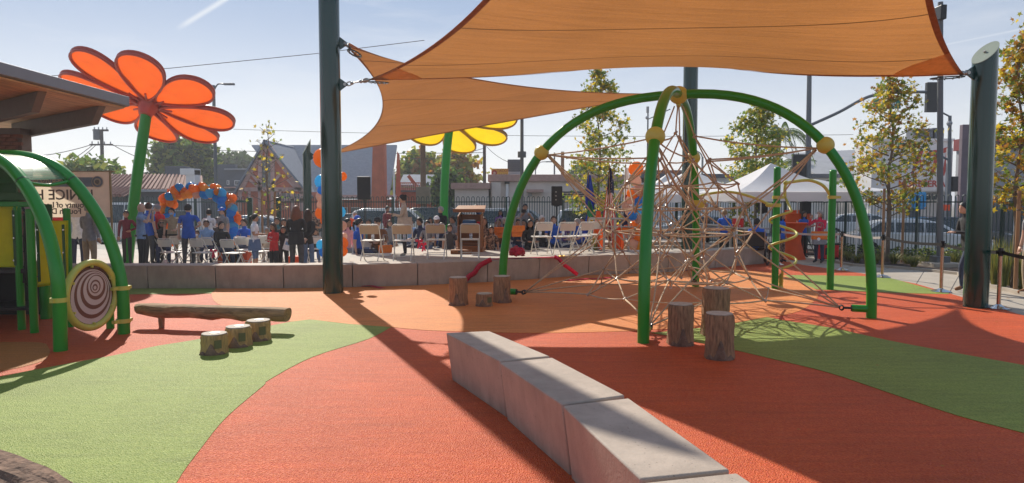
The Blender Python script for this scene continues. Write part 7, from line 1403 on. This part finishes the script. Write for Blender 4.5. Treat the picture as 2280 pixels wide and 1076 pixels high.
# ================================================================== lectern and speakers
q = on_stage(1048, 560); le = root('lectern', 'wooden lectern with slanted top and open shelf on the stage', 'lectern', q, R(-6))
b = MB(); b.box((0, 0, .05), (.68, .50, .10)); b.box((0, 0, .13), (.60, .42, .06)); part('base', b, M_lect, le, bevel=.008)
for sx in (-1, 1): b = MB(); b.side([(-.20, .16), (.20, .16), (.20, 1.02), (-.20, .90)], sx * .29 - .012, sx * .29 + .012); o_ = part('side_panel', b, M_lect, le); o_.rotation_euler = (0, 0, PI / 2); o_.data.transform(Matrix.Identity(4))
b = MB(); b.box((0, .19, .55), (.56, .02, .78)); part('front_panel', b, M_lect, le)
for z in (.20, .66): b = MB(); b.box((0, 0, z), (.555, .38, .02)); part('shelf', b, M_lect, le)
b = MB(); b.add([(-.40, -.27, 1.00), (.40, -.27, 1.00), (.36, .27, 1.14), (-.36, .27, 1.14), (-.40, -.27, 1.035), (.40, -.27, 1.035), (.36, .27, 1.175), (-.36, .27, 1.175)], [(3, 2, 1, 0), (4, 5, 6, 7), (0, 1, 5, 4), (1, 2, 6, 5), (2, 3, 7, 6), (3, 0, 4, 7)]); part('top', b, M_lect, le, bevel=.006)
b = MB(); b.box((0, -.275, 1.06), (.8, .02, .05)); part('top_ledge', b, M_lect, le)
bgg = tag(part('folded_bag', MB().box((q.x - .03, q.y - .02, q.z + .74), (.34, .22, .13)), mat('bag_blue', (.03, .09, .20), .7), None, bevel=.03), 'dark blue folded bag on the lectern shelf', 'bag'); tag(part('red_cup', MB().cyl((q.x + .20, q.y - .05, q.z + .675), (q.x + .20, q.y - .05, q.z + .76), .035, .04, 10), C_['red'], None), 'small red cup on the lectern shelf', 'cup')
def speaker(label, px, Y, yt, yb, rz=0, back=False):
    z1, z0 = Z(yt, Y), Z(yb, Y); h = z1 - z0; x = XP(px, Y); t = root('loudspeaker', label, 'speaker', Vector((x, Y, z0)), rz, 'black speakers on stands'); b = MB(); w_ = h * .58; b.prism([(-w_ / 2, -.16), (w_ / 2, -.16), (w_ * .36, .18), (-w_ * .36, .18)], 0, h); part('cabinet', b, M_blk, t, bevel=.02)
    if back:
        b = MB(); b.box((0, -.165, h * .45), (w_ * .55, .02, h * .7)); part('rear_panel', b, M_dkmet, t)
        for k in range(3): b = MB(); b.cyl((-.03, -.175, h * (.3 + .2 * k)), (-.03, -.195, h * (.3 + .2 * k)), .02, .02, 8); part('knob', b, M_steel, t)
    else: b = MB(); b.box((0, -.163, h * .5), (w_ * .88, .012, h * .92)); part('grille', b, mat('grille', (.02, .02, .022), .7), t)
    b = MB(); b.box((0, -.165, h * .93), (.08, .03, .03)); part('handle', b, M_dkmet, t)
    s_ = root('speaker_stand', 'black tripod stand under the ' + label.split(' loudspeaker')[0] + ' loudspeaker', 'stand', Vector((x, Y, 0)), rz, 'speaker stands'); b = MB(); b.cyl((0, 0, .15), (0, 0, z0), .02, .018, 8); part('pole', b, M_blk, s_)
    for k in range(3): a = k * 2 * PI / 3 + .4; b = MB(); b.tube([Vector((0, 0, .75)), Vector((.5 * math.cos(a), .5 * math.sin(a), .01))], .014, 6); part('leg', b, M_blk, s_)
    b = MB(); b.cyl((0, 0, z0 - .03), (0, 0, z0), .07, .10, 10); part('top_plate', b, M_dkmet, s_)
speaker('plain black loudspeaker in front of the red chimney', 813, 21.2, 394, 445); speaker('grey backed loudspeaker above the old man', 1239, 20.6, 415, 458, 0, True); speaker('black loudspeaker behind the spiral climber', 1791, 22, 443, 476); speaker('dark loudspeaker under the canopy left of the spiral post', 1695, 22.5, 444, 474, .3)
# ================================================================== flags
def flag(label, px, Y, yt, yb, build, z0=SZ, pole=True):
    t = root('flag_on_stand', label, 'flag', at(px, Y, z0)); o = t.location.copy(); hp_ = Z(yt, Y) - z0; b = MB(); b.cyl((0, 0, 0), (0, 0, hp_), .014, .012, 8); part('pole', b, M_bamb, t); b = MB(); b.lathe([(.13, 0), (.12, .03), (.04, .05), (.03, .12)], n=12); part('stand', b, M_bamb, t, smooth=50); b = MB(); b.ball((0, 0, hp_ + .03), .03, 8, squash=(.6, .6, 1.5)); part('finial', b, M_bamb, t); build(t, hp_, Z(yb, Y) - z0); return t
def drape(t, name, m, x0, x1, zt_, zb_, seed, n=12, dy=0.0, flare=.0):
    """hanging folds between x0..x1, with real wave depth"""
    rn = random.Random(seed); b = MB(); vs = []; rows = 8
    for i in range(rows):
        f = i / (rows - 1)
        for j in range(n):
            u_ = j / (n - 1); x = x0 + (x1 - x0) * u_; wd = .35 + .65 * min(1, f * 1.6) ; vs.append(((x) * wd + flare * f * (u_ - .3), dy + .045 * math.sin(u_ * 9 + seed) * (.3 + f), zt_ + (zb_ - zt_) * f + .03 * math.sin(u_ * 5 + seed) * f))
    b.add(vs, [(i * n + j, (i + 1) * n + j, (i + 1) * n + j + 1, i * n + j + 1) for i in range(rows - 1) for j in range(n - 1)]); return part(name, b, m, t, smooth=180)
M_fblue = mat('flag_blue', (.01, .03, .22), .7, trans=.3); M_fnavy = mat('flag_navy', (.01, .012, .05), .7, trans=.2); M_fgrn = mat('flag_green', (.02, .22, .08), .7, trans=.3); M_fred = mat('flag_red', (.42, .015, .03), .7, trans=.3); M_fwht = mat('flag_white', (.66, .60, .58), .7, trans=.3); M_fgold = mat('flag_gold', (.55, .33, .05), .7, trans=.3)
def fl_blue(t, zt_, zb_):
    drape(t, 'blue_field', M_fblue, -.08, .16, zt_ - .03, zt_ - .95, 1); drape(t, 'green_field', M_fgrn, -.03, .13, zt_ - .72, zt_ - 1.15, 2, dy=-.05); drape(t, 'gold_band', M_fgold, -.04, .12, zt_ - 1.12, zt_ - 1.30, 3, dy=-.04); drape(t, 'lower_blue', M_fblue, -.16, .06, zt_ - 1.1, zb_, 4)
def fl_us(t, zt_, zb_):
    drape(t, 'union_canton', M_fnavy, -.06, .13, zt_ - .03, zt_ - .72, 5, dy=-.02); b = MB(); rn = random.Random(2)
    for k in range(14): x = rn.uniform(-.03, .10); z = zt_ - .15 - k * .04; b.add([(x + .016 * (1 if q_ % 2 else .4) * math.sin(q_ * PI / 5), -.085, z + .016 * (1 if q_ % 2 else .4) * math.cos(q_ * PI / 5)) for q_ in range(10)], [tuple(range(10))])
    part('stars', b, M_fwht, t)['kind'] = 'stuff'
    x = -.17
    for k in range(9): drape(t, 'stripe', M_fred if k % 2 == 0 else M_fwht, x, x + .045, zt_ - .55 - .02 * k, zb_ - .02 * k, 10 + k, n=4, dy=.02 + .02 * math.sin(k * 1.4)); x += .043
def fl_state(t, zt_, zb_):
    drape(t, 'white_field', M_fwht, -.05, .20, zt_ - .03, zt_ - 1.15, 30); drape(t, 'red_band', M_fred, -.02, .16, zt_ - .75, zt_ - 1.0, 31, dy=-.06); drape(t, 'emblem_bear', mat('flag_brown', (.10, .04, .02), .7), .0, .12, zt_ - 1.0, zt_ - 1.18, 32, dy=-.07); drape(t, 'lower_field', M_fnavy, -.08, .10, zt_ - 1.1, zb_, 33, dy=-.02)
flag('blue and green flag hanging on a gold pole', 1310, 18.4, 388, 545, fl_blue); flag('stars and stripes flag hanging limp on a gold pole', 1356, 18.2, 372, 530, fl_us); flag('white flag with red band hanging right of the striped flag', 1392, 18.3, 372, 515, fl_state)
# orange draped cloths below the flags
for i, (px, yt, yb) in enumerate(((1332, 470, 545), (1376, 500, 550))):
    t = root('orange_drape', 'orange cloth', 'cloth', at(px, 18.0, SZ)) ; drape(t, 'cloth', M_spand, -.14, .16, Z(yt, 18) - SZ, .02, 50 + i); t['label'] = ('orange cloth tied beside the blue flag', 'orange cloth hanging under the striped flag')[i]; b = MB(); b.cyl((0, .03, 0), (0, .03, Z(yt, 18) - SZ), .015, .015, 6); part('post', b, M_steel, t)
# ================================================================== canopies, tables, high tables
def canopy(label, px, Y, half, ze, zp, rz=0, z0=0):
    t = root('canopy_tent', label, 'canopy', at(px, Y, z0), rz, 'white pop up canopies'); c = [(-half, -half), (half, -half), (half, half), (-half, half)]
    for i in range(4):
        a, d = Vector((*c[i], ze)), Vector((*c[(i + 1) % 4], ze)); b = MB(); top_ = Vector((0, 0, zp)); n = 8; vs = []
        for k in range(n + 1):
            f = k / n; l = a.lerp(top_, f); r_ = d.lerp(top_, f); sg = -.10 * math.sin(PI * f) * (zp - ze)
            vs += [l + Vector((0, 0, sg)), l.lerp(r_, .5) + Vector((0, 0, sg - .05 * math.sin(PI * f))), r_ + Vector((0, 0, sg))]
        b.add(vs, [(k * 3 + q_, k * 3 + q_ + 1, (k + 1) * 3 + q_ + 1, (k + 1) * 3 + q_) for k in range(n) for q_ in (0, 1)]); part('roof_panel', b, M_tent, t, smooth=60)
        b = MB(); out = ((a + d) / 2); out.z = 0; out = out.normalized() * .012; m_ = 9; vs = []
        for k in range(m_): p = a.lerp(d, k / (m_ - 1)) + out; vs += [p + Vector((0, 0, .01)), p + Vector((0, 0, -.27 + .02 * (k % 2)))]
        b.add(vs, [(k * 2, k * 2 + 1, k * 2 + 3, k * 2 + 2) for k in range(m_ - 1)]); part('valance', b, M_tent, t)
        b = MB(); b.cyl((c[i][0] * .99, c[i][1] * .99, 0), (c[i][0] * .99, c[i][1] * .99, ze), .022, .022, 8); part('leg', b, M_white, t)
        b = MB(); m1 = a.lerp(d, .5)
        for k in range(4): p = a.lerp(d, k / 4) * .985; q_ = a.lerp(d, (k + 1) / 4) * .985; b.tube([p + Vector((0, 0, -.05 if k % 2 else -.25)), q_ + Vector((0, 0, -.25 if k % 2 else -.05))], .011, 5)
        part('truss', b, M_steel, t)
    return t
canopy('large white peaked canopy in front of the green plane tree', 1714, 20.5, 1.72, 1.98, 2.86, R(4)); canopy('white canopy seen behind the far dome legs', 1535, 24, 1.9, 1.95, 2.85, R(-3)); canopy('white canopy behind the spiral climber at the right', 1812, 25.5, 2.1, 2.08, 2.55, R(6))
canopy('white canopy partly hidden by the near dome leg', 1490, 27.5, 1.6, 1.95, 2.9, R(-2))
def table(label, px, Y, L, z=.74, rz=0, m=None):
    t = root('folding_table', label, 'table', at(px, Y), rz, 'serving tables under the canopies'); b = MB(); b.box((0, 0, z), (L, .75, .045)); part('tabletop', b, m or M_paleg, t, bevel=.01)
    for sx in (-1, 1):
        for sy in (-1, 1): b = MB(); b.cyl((sx * (L / 2 - .15), sy * .28, 0), (sx * (L / 2 - .2), sy * .28, z - .02), .016, .016, 6); part('leg', b, M_grey, t)
    return t
table('pale folding table behind the handrail with food trays', 1590, 20.6, 2.3, .9, R(-8)); table('white folding table with red cooler under the canopy', 1650, 21.8, 1.6, .86)
for i, (px, m, lab) in enumerate([(1568, 'white', 'white tray on the left end of the pale table'), (1585, 'grey', 'grey foil tray in the middle of the pale table'), (1602, 'khaki', 'tan tray on the right end of the pale table')]):
    p = at(px, 20.55, .925); tag(part('food_tray', MB().prism([(p.x - .17, p.y - .12), (p.x + .17, p.y - .12), (p.x + .17, p.y + .12), (p.x - .17, p.y + .12)], p.z, p.z + .07, poly_top=[(p.x - .2, p.y - .15), (p.x + .2, p.y - .15), (p.x + .2, p.y + .15), (p.x - .2, p.y + .15)]), C_[m], None), lab, 'tray', 'food trays')
cl_ = root('drink_cooler', 'red drink cooler with white lid on the table under the canopy', 'cooler', at(1643, 21.7, .885)); b = MB(); b.lathe([(.15, 0), (.17, .05), (.17, .28), (.165, .30)], n=16); part('body', b, C_['red'], cl_, smooth=50); b = MB(); b.lathe([(.18, .30), (.18, .35), (.10, .37)], n=16); part('lid', b, M_white, cl_, smooth=50); b = MB(); b.box((0, -.185, .06), (.04, .05, .03)); part('tap', b, M_white, cl_)
def high_table(label, px, Y, h=1.06, r_=.36, topdrape=True):
    t = root('high_table', label, 'table', at(px, Y), 0, 'orange draped high tables'); b = MB(); n = 28; prof = [(.36, 0), (.33, .06), (.26, .30), (.21, .55), (.24, .80), (.33, 1.0), (.37, h)]; vs = []
    for r0, z in prof:
        for j in range(n): a = 2 * PI * j / n; k = 1 + .10 * math.cos(4 * a) * (1 if z < .3 or z > .9 else .4) + .02 * math.sin(9 * a + z * 5); vs.append((r0 * k * math.cos(a), r0 * k * math.sin(a), z))
    b.add(vs, [(i * n + j, i * n + (j + 1) % n, (i + 1) * n + (j + 1) % n, (i + 1) * n + j) for i in range(len(prof) - 1) for j in range(n)]); part('stretch_cover', b, M_spand, t, smooth=180); b = MB(); b.cyl((0, 0, h), (0, 0, h + .03), .39, .39, 28); part('tabletop', b, M_spand, t, bevel=.006); return t
high_table('orange stretch covered high table beside the spiral climber', 1767, 20.3); high_table('second orange high table behind the first', 1776, 22.6, 1.30)
tag(part('orange_board', MB().box(tuple(P(1775, 483, 22.9)), (.85, .03, .45)), M_spand, None, bevel=.01), 'bright orange board standing behind the high tables', 'board')
bx = root('cooler_box', 'red and black wheeled cooler box beside the orange table', 'cooler', at(1842, 19.8)); b = MB(); b.box((0, 0, .26), (.55, .4, .42)); part('body', b, C_['red'], bx, bevel=.03); b = MB(); b.box((0, 0, .49), (.58, .43, .06)); part('lid', b, M_blk, bx, bevel=.02); b = MB(); b.box((0, -.205, .28), (.25, .02, .2)); part('front_pocket', b, M_blk, bx)
for sx in (-1, 1): b = MB(); b.cyl((sx * .2, -.2, .06), (sx * .2, -.14, .06), .06, .06, 10); part('wheel', b, M_tyre, bx)
def tote(label, px, py, Y, c1, c2, w_=.42, h_=.36, rz=0):
    p = P(px, py, Y); t = root('tote_bag', label, 'bag', p, rz, 'orange tote bags'); b = MB(); b.prism([(-w_ / 2, -.05), (w_ / 2, -.05), (w_ / 2, .05), (-w_ / 2, .05)], -h_ / 2 + h_ * .38, h_ / 2, poly_top=[(-w_ / 2 - .01, -.06), (w_ / 2 + .01, -.06), (w_ / 2 + .01, .06), (-w_ / 2 - .01, .06)]); part('upper_panel', b, c1, t, bevel=.012)
    b = MB(); b.prism([(-w_ / 2 + .02, -.06), (w_ / 2 - .02, -.06), (w_ / 2 - .02, .06), (-w_ / 2 + .02, .06)], -h_ / 2, -h_ / 2 + h_ * .37); part('lower_panel', b, c2, t, bevel=.012)
    if w_ >= .4: b = MB(); b.cyl((-.04, -.065, -.03), (-.04, -.068, -.03), .045, .045, 12); part('emblem', b, C_['white'], t)
    for s_ in (-1, 1): b = MB(); b.tube(smooth_pts([(-w_ * .25, s_ * .05, h_ / 2 - .02), (-w_ * .15, s_ * .06, h_ / 2 + .22), (w_ * .15, s_ * .06, h_ / 2 + .22), (w_ * .25, s_ * .05, h_ / 2 - .02)], 4), .008, 5); part('strap', b, C_['grey'], t)
tote('orange and grey tote bag hanging from the crimson blouse woman', 1824, 530, 18.7, C_['orange'], C_['grey'], .40, .36); tote('orange tote bag on the lap behind the green arch', 1153, 515, 18.2, C_['orange'], C_['orange'], .36, .3, .2); tote('orange tote bag held by the man in brown', 1113, 518, 18.8, C_['orange'], C_['orange'], .3, .3, -.2)
tote('bright orange bag on the floor under the first tan chair', 858, 560, 16.0, C_['orange'], C_['white'], .3, .3, .5)
for i, (px, w_) in enumerate([(521, .55), (536, .45), (660, .4), (502, .35)]):
    p = at(px, 18.8 if i != 2 else 17.2, .17); tag(part('orange_box', MB().box(tuple(p), (w_, .35, .34)), M_spand, None, bevel=.015), ('wide orange box under the front chairs', 'smaller orange box beside the wide one', 'orange box half hidden behind the curly haired woman', 'orange box left of the wide one under a chair')[i], 'box', 'orange boxes under the chairs')
# red bows tied to chairs, papers, phone, cups
for i, (px, py, Y) in enumerate([(475, 560, 17.0), (933, 538, 16.5), (943, 545, 16.8)]):
    p = P(px, py, Y); b = MB(); b.ball((-.05, 0, .02), .05, 8, squash=(1, .4, .7)); b.ball((.05, 0, .02), .05, 8, squash=(1, .4, .7)); b.add([(-.02, 0, 0), (-.05, 0, -.18), (0, 0, -.16), (.01, 0, 0)], [(0, 1, 2, 3)]); b.add([(.02, -.01, 0), (.06, -.01, -.16), (.02, -.01, -.15), (-.01, -.01, 0)], [(0, 1, 2, 3)]); o_ = part('ribbon_bow', b, C_['crimson'], None, smooth=60); o_.location = p; tag(o_, ('small red bow tied to a front chair at left', 'small red bow left of the third tan chair', 'tiny red bow beside the boy in grey')[i], 'bow', 'small red bows')
p = P(640, 545, 15.75); pt_ = root('paper_sheet', 'white printed paper bag held beside the red sweater girl', 'paper', p, .2); b = MB(); b.box((0, 0, 0), (.16, .01, .26), rot=Matrix.Rotation(.3, 3, 'Y')); part('sheet', b, C_['white'], pt_); b = MB(); b.box((.01, -.008, .03), (.10, .004, .08), rot=Matrix.Rotation(.3, 3, 'Y')); part('print', b, C_['sky'], pt_)
p = at(788, 22.1, 1.0); tag(part('orange_sheet', MB().box(tuple(p), (.34, .02, .28), rot=Matrix.Rotation(.35, 3, 'Y')), M_spand, None), 'orange folded sheet in the white haired man\'s hands', 'sheet')
cup0 = None
for i, px in enumerate((1680, 1692)):
    q = G(px, 560); wl = WALL[14].lerp(WALL[15], .84 + i * .09) + seg_norm(WALL, 14) * .2; t = root('paper_cup', ('left white paper cup on the end of the seat wall', 'right white paper cup on the end of the seat wall')[i], 'cup', Vector((wl.x, wl.y, .463)), 0, 'paper cups'); b = MB(); b.lathe([(.032, 0), (.045, .11), (.042, .11), (.03, .005)], n=12); part('cup_body', b, C_['white'], t, smooth=50); b = MB(); b.lathe([(.044, .108), (.048, .112), (.044, .116)], n=12); part('rim', b, C_['white'], t)
p = P(1818, 482, 18.62); t = root('paper_cup', 'white cup in the hand of the crimson blouse woman', 'cup', p, 0, 'paper cups'); b = MB(); b.lathe([(.03, -.05), (.042, .06), (.03, .055)], n=10); part('cup_body', b, C_['white'], t, smooth=50); b = MB(); b.lathe([(.042, .058), (.045, .062), (.04, .066)], n=10); part('rim', b, C_['white'], t)
p = P(1166, 470, 20.85); cm = root('camera_body', 'black camera held by the photographer in grey', 'camera', p); b = MB(); b.box((0, 0, 0), (.14, .06, .10)); part('camera_case', b, M_blk, cm, bevel=.01); b = MB(); b.cyl((0, -.03, 0), (0, -.13, 0), .035, .035, 12); part('lens', b, M_dkmet, cm)
# wheelchair
wc = root('wheelchair', 'black wheelchair of the man in the blue shirt', 'wheelchair', at(1686, 18.6), R(150))
for sx in (-1, 1):
    b = MB(); b.tube([Vector((sx * .31, .12 + .30 * math.cos(2 * PI * k / 24), .30 + .30 * math.sin(2 * PI * k / 24))) for k in range(24)], .018, 6, closed=True)
    for k in range(8): a = PI * k / 4; b.tube([Vector((sx * .31, .12, .30)), Vector((sx * .31, .12 + .29 * math.cos(a), .30 + .29 * math.sin(a)))], .004, 4)
    part('wheel', b, M_blk, wc, smooth=60); b = MB(); b.tube([Vector((sx * .26, -.42 + .08 * math.cos(2 * PI * k / 12), .09 + .08 * math.sin(2 * PI * k / 12))) for k in range(12)], .014, 6, closed=True); part('caster', b, M_blk, wc)
    b = MB(); b.tube([Vector((sx * .26, -.42, .10)), Vector((sx * .26, -.30, .45)), Vector((sx * .26, .26, .45)), Vector((sx * .26, .30, .95)), Vector((sx * .26, .40, .95))], .014, 6); b.tube([Vector((sx * .26, -.25, .45)), Vector((sx * .26, -.22, .68)), Vector((sx * .26, .26, .68))], .012, 6); part('side_frame', b, M_steel, wc)
b = MB(); b.box((0, -.02, .455), (.5, .45, .03)); part('seat', b, M_blk, wc, bevel=.01); b = MB(); b.box((0, .30, .70), (.5, .025, .40)); part('backrest', b, M_blk, wc, bevel=.01); b = MB(); b.box((0, -.55, .12), (.42, .2, .02)); part('foot_plate', b, M_blk, wc)
# ================================================================== handrail on the stage
hr_ = root('handrail', 'weathered grey metal handrail rising along the stage edge', 'handrail', (0, 0, 0))
rp_ = [at(1312, 17.4), at(1345, 17.3), at(1400, 17.5), at(1470, 17.8), at(1530, 18.3), at(1600, 18.9), at(1660, 19.6)]; zt0 = [Z(487, 17.4), Z(487, 17.3), Z(488, 17.5), Z(492, 17.8), Z(497, 18.3), Z(503, 18.9), Z(511, 19.6)]
pts = [Vector((p.x, p.y, z)) for p, z in zip(rp_, zt0)]
b = MB(); b.tube(pts, .030, 8); part('top_rail', b, M_steel, hr_, smooth=60); b = MB(); b.tube([p - Vector((0, 0, .20)) for p in pts], .02, 8); part('mid_rail', b, M_steel, hr_, smooth=60)
for i, p in enumerate(pts):
    for dx in ((0,) if i in (0, 6) else (0, .35)):
        q_ = p.lerp(pts[min(i + 1, 6)], .45) if dx else p; b = MB(); b.cyl((q_.x, q_.y, 0), (q_.x, q_.y, q_.z), .028, .028, 8); part('post', b, M_steel, hr_)
# ================================================================== stanchions and belts
st0 = None; STP = [(1734, 590, 503, 'first stanchion beside the orange high table'), (1873, 602, 500, 'second stanchion just past the right green post'), (1964, 618, 505, 'third stanchion at the foot of the dome right leg'), (2095, 650, 525, 'fourth stanchion in front of the light pole'), (2223, 687, 540, 'nearest stanchion right of the big dark post')]
tops_ = []
for i, (px, pb, pt2, lab) in enumerate(STP):
    q = G(px, pb); h = 1.0; tops_.append(q + Vector((0, 0, .90)))
    if st0 is None:
        st0 = root('stanchion', lab, 'stanchion', q, 0, 'chrome belt stanchions'); b = MB(); b.lathe([(.17, 0), (.175, .012), (.12, .035), (.05, .055), (.035, .07)], n=24); part('base', b, M_chrome, st0, smooth=40); b = MB(); b.cyl((0, 0, .05), (0, 0, .92), .030, .030, 14); part('post', b, mat('copper_steel', (.50, .36, .26), .25, metal=.9), st0, smooth=50); b = MB(); b.cyl((0, 0, .84), (0, 0, .97), .036, .036, 14); b.box((0, 0, .90), (.09, .09, .06)); part('belt_head', b, M_blk, st0)
    else: dup(st0, q, 0, lab)
tops_ = [P(1500, 506, 19.0)] + [tops_[0]] + tops_[1:] + [tops_[-1] + (tops_[-1] - tops_[-2]) * 1.0]
M_beltw = mat('belt_white', (.55, .52, .49), .7)
for i in range(1, len(tops_) - 1):
    a_, c_ = tops_[i], tops_[i + 1]; b = MB(); vs = []; n = 9
    for k in range(n): p = a_.lerp(c_, k / (n - 1)) - Vector((0, 0, .04 * math.sin(PI * k / (n - 1)))); vs += [p + Vector((0, 0, .027)), p - Vector((0, 0, .027)), p - Vector((0, .003, .027)), p + Vector((0, -.003, .027))]
    b.add(vs, [(k * 4 + q_, k * 4 + (q_ + 1) % 4, (k + 1) * 4 + (q_ + 1) % 4, (k + 1) * 4 + q_) for k in range(n - 1) for q_ in range(4)])
    o_ = part('barrier_belt', b, M_beltw if i < 3 else M_blk, None); tag(o_, ('pale barrier belt from the orange table to the second stanchion', 'pale barrier belt crossing behind the dome right leg', 'black barrier belt in front of the leafy tree', 'black barrier belt passing behind the big right post', 'black barrier belt running out of the right frame edge')[i - 1], 'belt', 'barrier belts')
p0 = at(1560, 18.9, Z(508, 18.9)); 
# ================================================================== red ribbon, bow and scissors on the wall
q = on_stage(1152, 576); bow = root('ribbon_pompom', 'big crimson ribbon pom pom lying on the seat wall', 'bow', Vector((q.x, WALL[10].y + .1 - .9 + .95, .47))); rn = random.Random(9); bow.location = (XP(1152, 14.9), 14.9, .465); M_rib = mat('ribbon_red', (.72, .025, .09), .4, var=.15, scale=20, trans=.45)
for k in range(46):
    d = Vector((rn.gauss(0, 1), rn.gauss(0, 1), abs(rn.gauss(0, 1)) * .9 + .05)).normalized(); s_ = d.orthogonal().normalized(); s_ = (Quaternion(d, rn.uniform(0, 6)) @ s_); L = rn.uniform(.15, .20); w_ = .022; b = MB(); vs = []
    for i in range(7): f = i / 6; c = Vector((0, 0, .09)) + d * L * math.sin(PI * f) + s_ * .07 * math.sin(2 * PI * f); tt = d.cross(s_) * w_ * (.6 + .4 * math.sin(PI * f)); vs += [c + tt, c - tt]
    b.add(vs, [(i * 2, i * 2 + 1, i * 2 + 3, i * 2 + 2) for i in range(6)]); part('loop', b, M_rib, bow, smooth=180)
rib = root('ribbon', 'long crimson ribbon draped along and over the seat wall', 'ribbon', (0, 0, 0))
def strip_(pts, w_, name='length', horiz=False):
    pts = smooth_pts(pts, 5); b = MB(); vs = []
    for i, p in enumerate(pts):
        d = (pts[min(i + 1, len(pts) - 1)] - pts[max(i - 1, 0)]).normalized(); s_ = (Vector((0, 1, 0)) - d * d.y).normalized() if horiz else (d.cross(Vector((0, 1, 0)))).normalized(); vs += [p + s_ * w_ / 2, p - s_ * w_ / 2, p - s_ * w_ / 2 + Vector((0, .003, .003)), p + s_ * w_ / 2 + Vector((0, .003, .003))]
    b.add(vs, [(i * 4 + q_, i * 4 + (q_ + 1) % 4, (i + 1) * 4 + (q_ + 1) % 4, (i + 1) * 4 + q_) for i in range(len(pts) - 1) for q_ in range(4)]); part(name, b, M_rib, rib, smooth=180)
strip_([P(1034, 628, 14.15), P(1044, 616, 14.18), P(1056, 608, 14.2), P(1066, 594, 14.22), P(1078, 586, 14.28), P(1094, 578, 14.4)], .10)
strip_([Vector((XP(1088, 14.5), 14.5, .475)), Vector((XP(1120, 14.8), 14.8, .472)), Vector((XP(1150, 14.95), 14.95, .472)), Vector((XP(1240, 15.2), 15.2, .472))], .16, horiz=True)
strip_([P(1234, 572, 15.1), P(1244, 577, 14.95), P(1256, 590, 14.8), P(1266, 597, 14.76), P(1286, 612, 14.7)], .08)
strip_([G(806, 637, .02), G(824, 636, .03), G(842, 640, .012), G(853, 642, .01)], .14, horiz=True); strip_([G(1262, 625, .015), G(1290, 622, .02), G(1330, 620, .015), G(1372, 618, .012)], .12, horiz=True)
sc_ = root('giant_scissors', 'large golden ceremonial scissors lying on the seat wall', 'scissors', Vector((XP(1256, 15.3), 15.3, .468))); M_gld = mat('gold_metal', (.70, .45, .08), .3, metal=.9)
for sg in (-1, 1): b = MB(); b.tube([Vector((-.05 + .06 * math.cos(2 * PI * k / 14), sg * .06 + .045 * math.sin(2 * PI * k / 14), .02)) for k in range(14)], .012, 6, closed=True); b.box((.14, sg * -.015, .02), (.30, .035, .01), sg * .10); part('blade', b, M_gld, sc_)
# mic stand near the beige jacket woman and flower pot
t = root('drain_cover', 'round drain cover set in the plaza behind the wall', 'cover', at(1330, 17.9, SZ)); b = MB(); b.cyl((0, 0, 0), (0, 0, .006), .2, .2, 16); part('lid', b, M_steel, t); b = MB(); b.tube([(.2 * math.cos(a * PI / 8), .2 * math.sin(a * PI / 8), .004) for a in range(16)], .008, 4, closed=True); part('rim', b, M_dkmet, t)
t = root('storage_crate', 'low dark wooden case in front of the lectern', 'case', on_stage(1040, 566)); b = MB(); b.box((-.15, .1, .05), (.5, .25, .10)); part('case_body', b, M_lect, t, bevel=.01); b = MB(); b.box((-.15, -.03, .06), (.12, .01, .03)); part('latch', b, M_dkmet, t)

# ================================================================== air
hv = bpy.data.materials.new('haze_air'); hv.use_nodes = True; t = hv.node_tree; t.nodes.remove(t.nodes['Principled BSDF']); pvn = N(t, 'ShaderNodeVolumePrincipled'); pvn.inputs['Color'].default_value = (.94, .95, 1, 1); pvn.inputs['Density'].default_value = .0013; pvn.inputs['Anisotropy'].default_value = .35; t.links.new(pvn.outputs[0], t.nodes['Material Output'].inputs['Volume'])
b = MB(); b.box((0, 600, 8.0), (1840, 1840, 20.0)); struct('haze', b, hv, kind='stuff')

for o_ in list(scn.objects):
    if o_.name.startswith('lettering'): o_['kind'] = 'stuff'
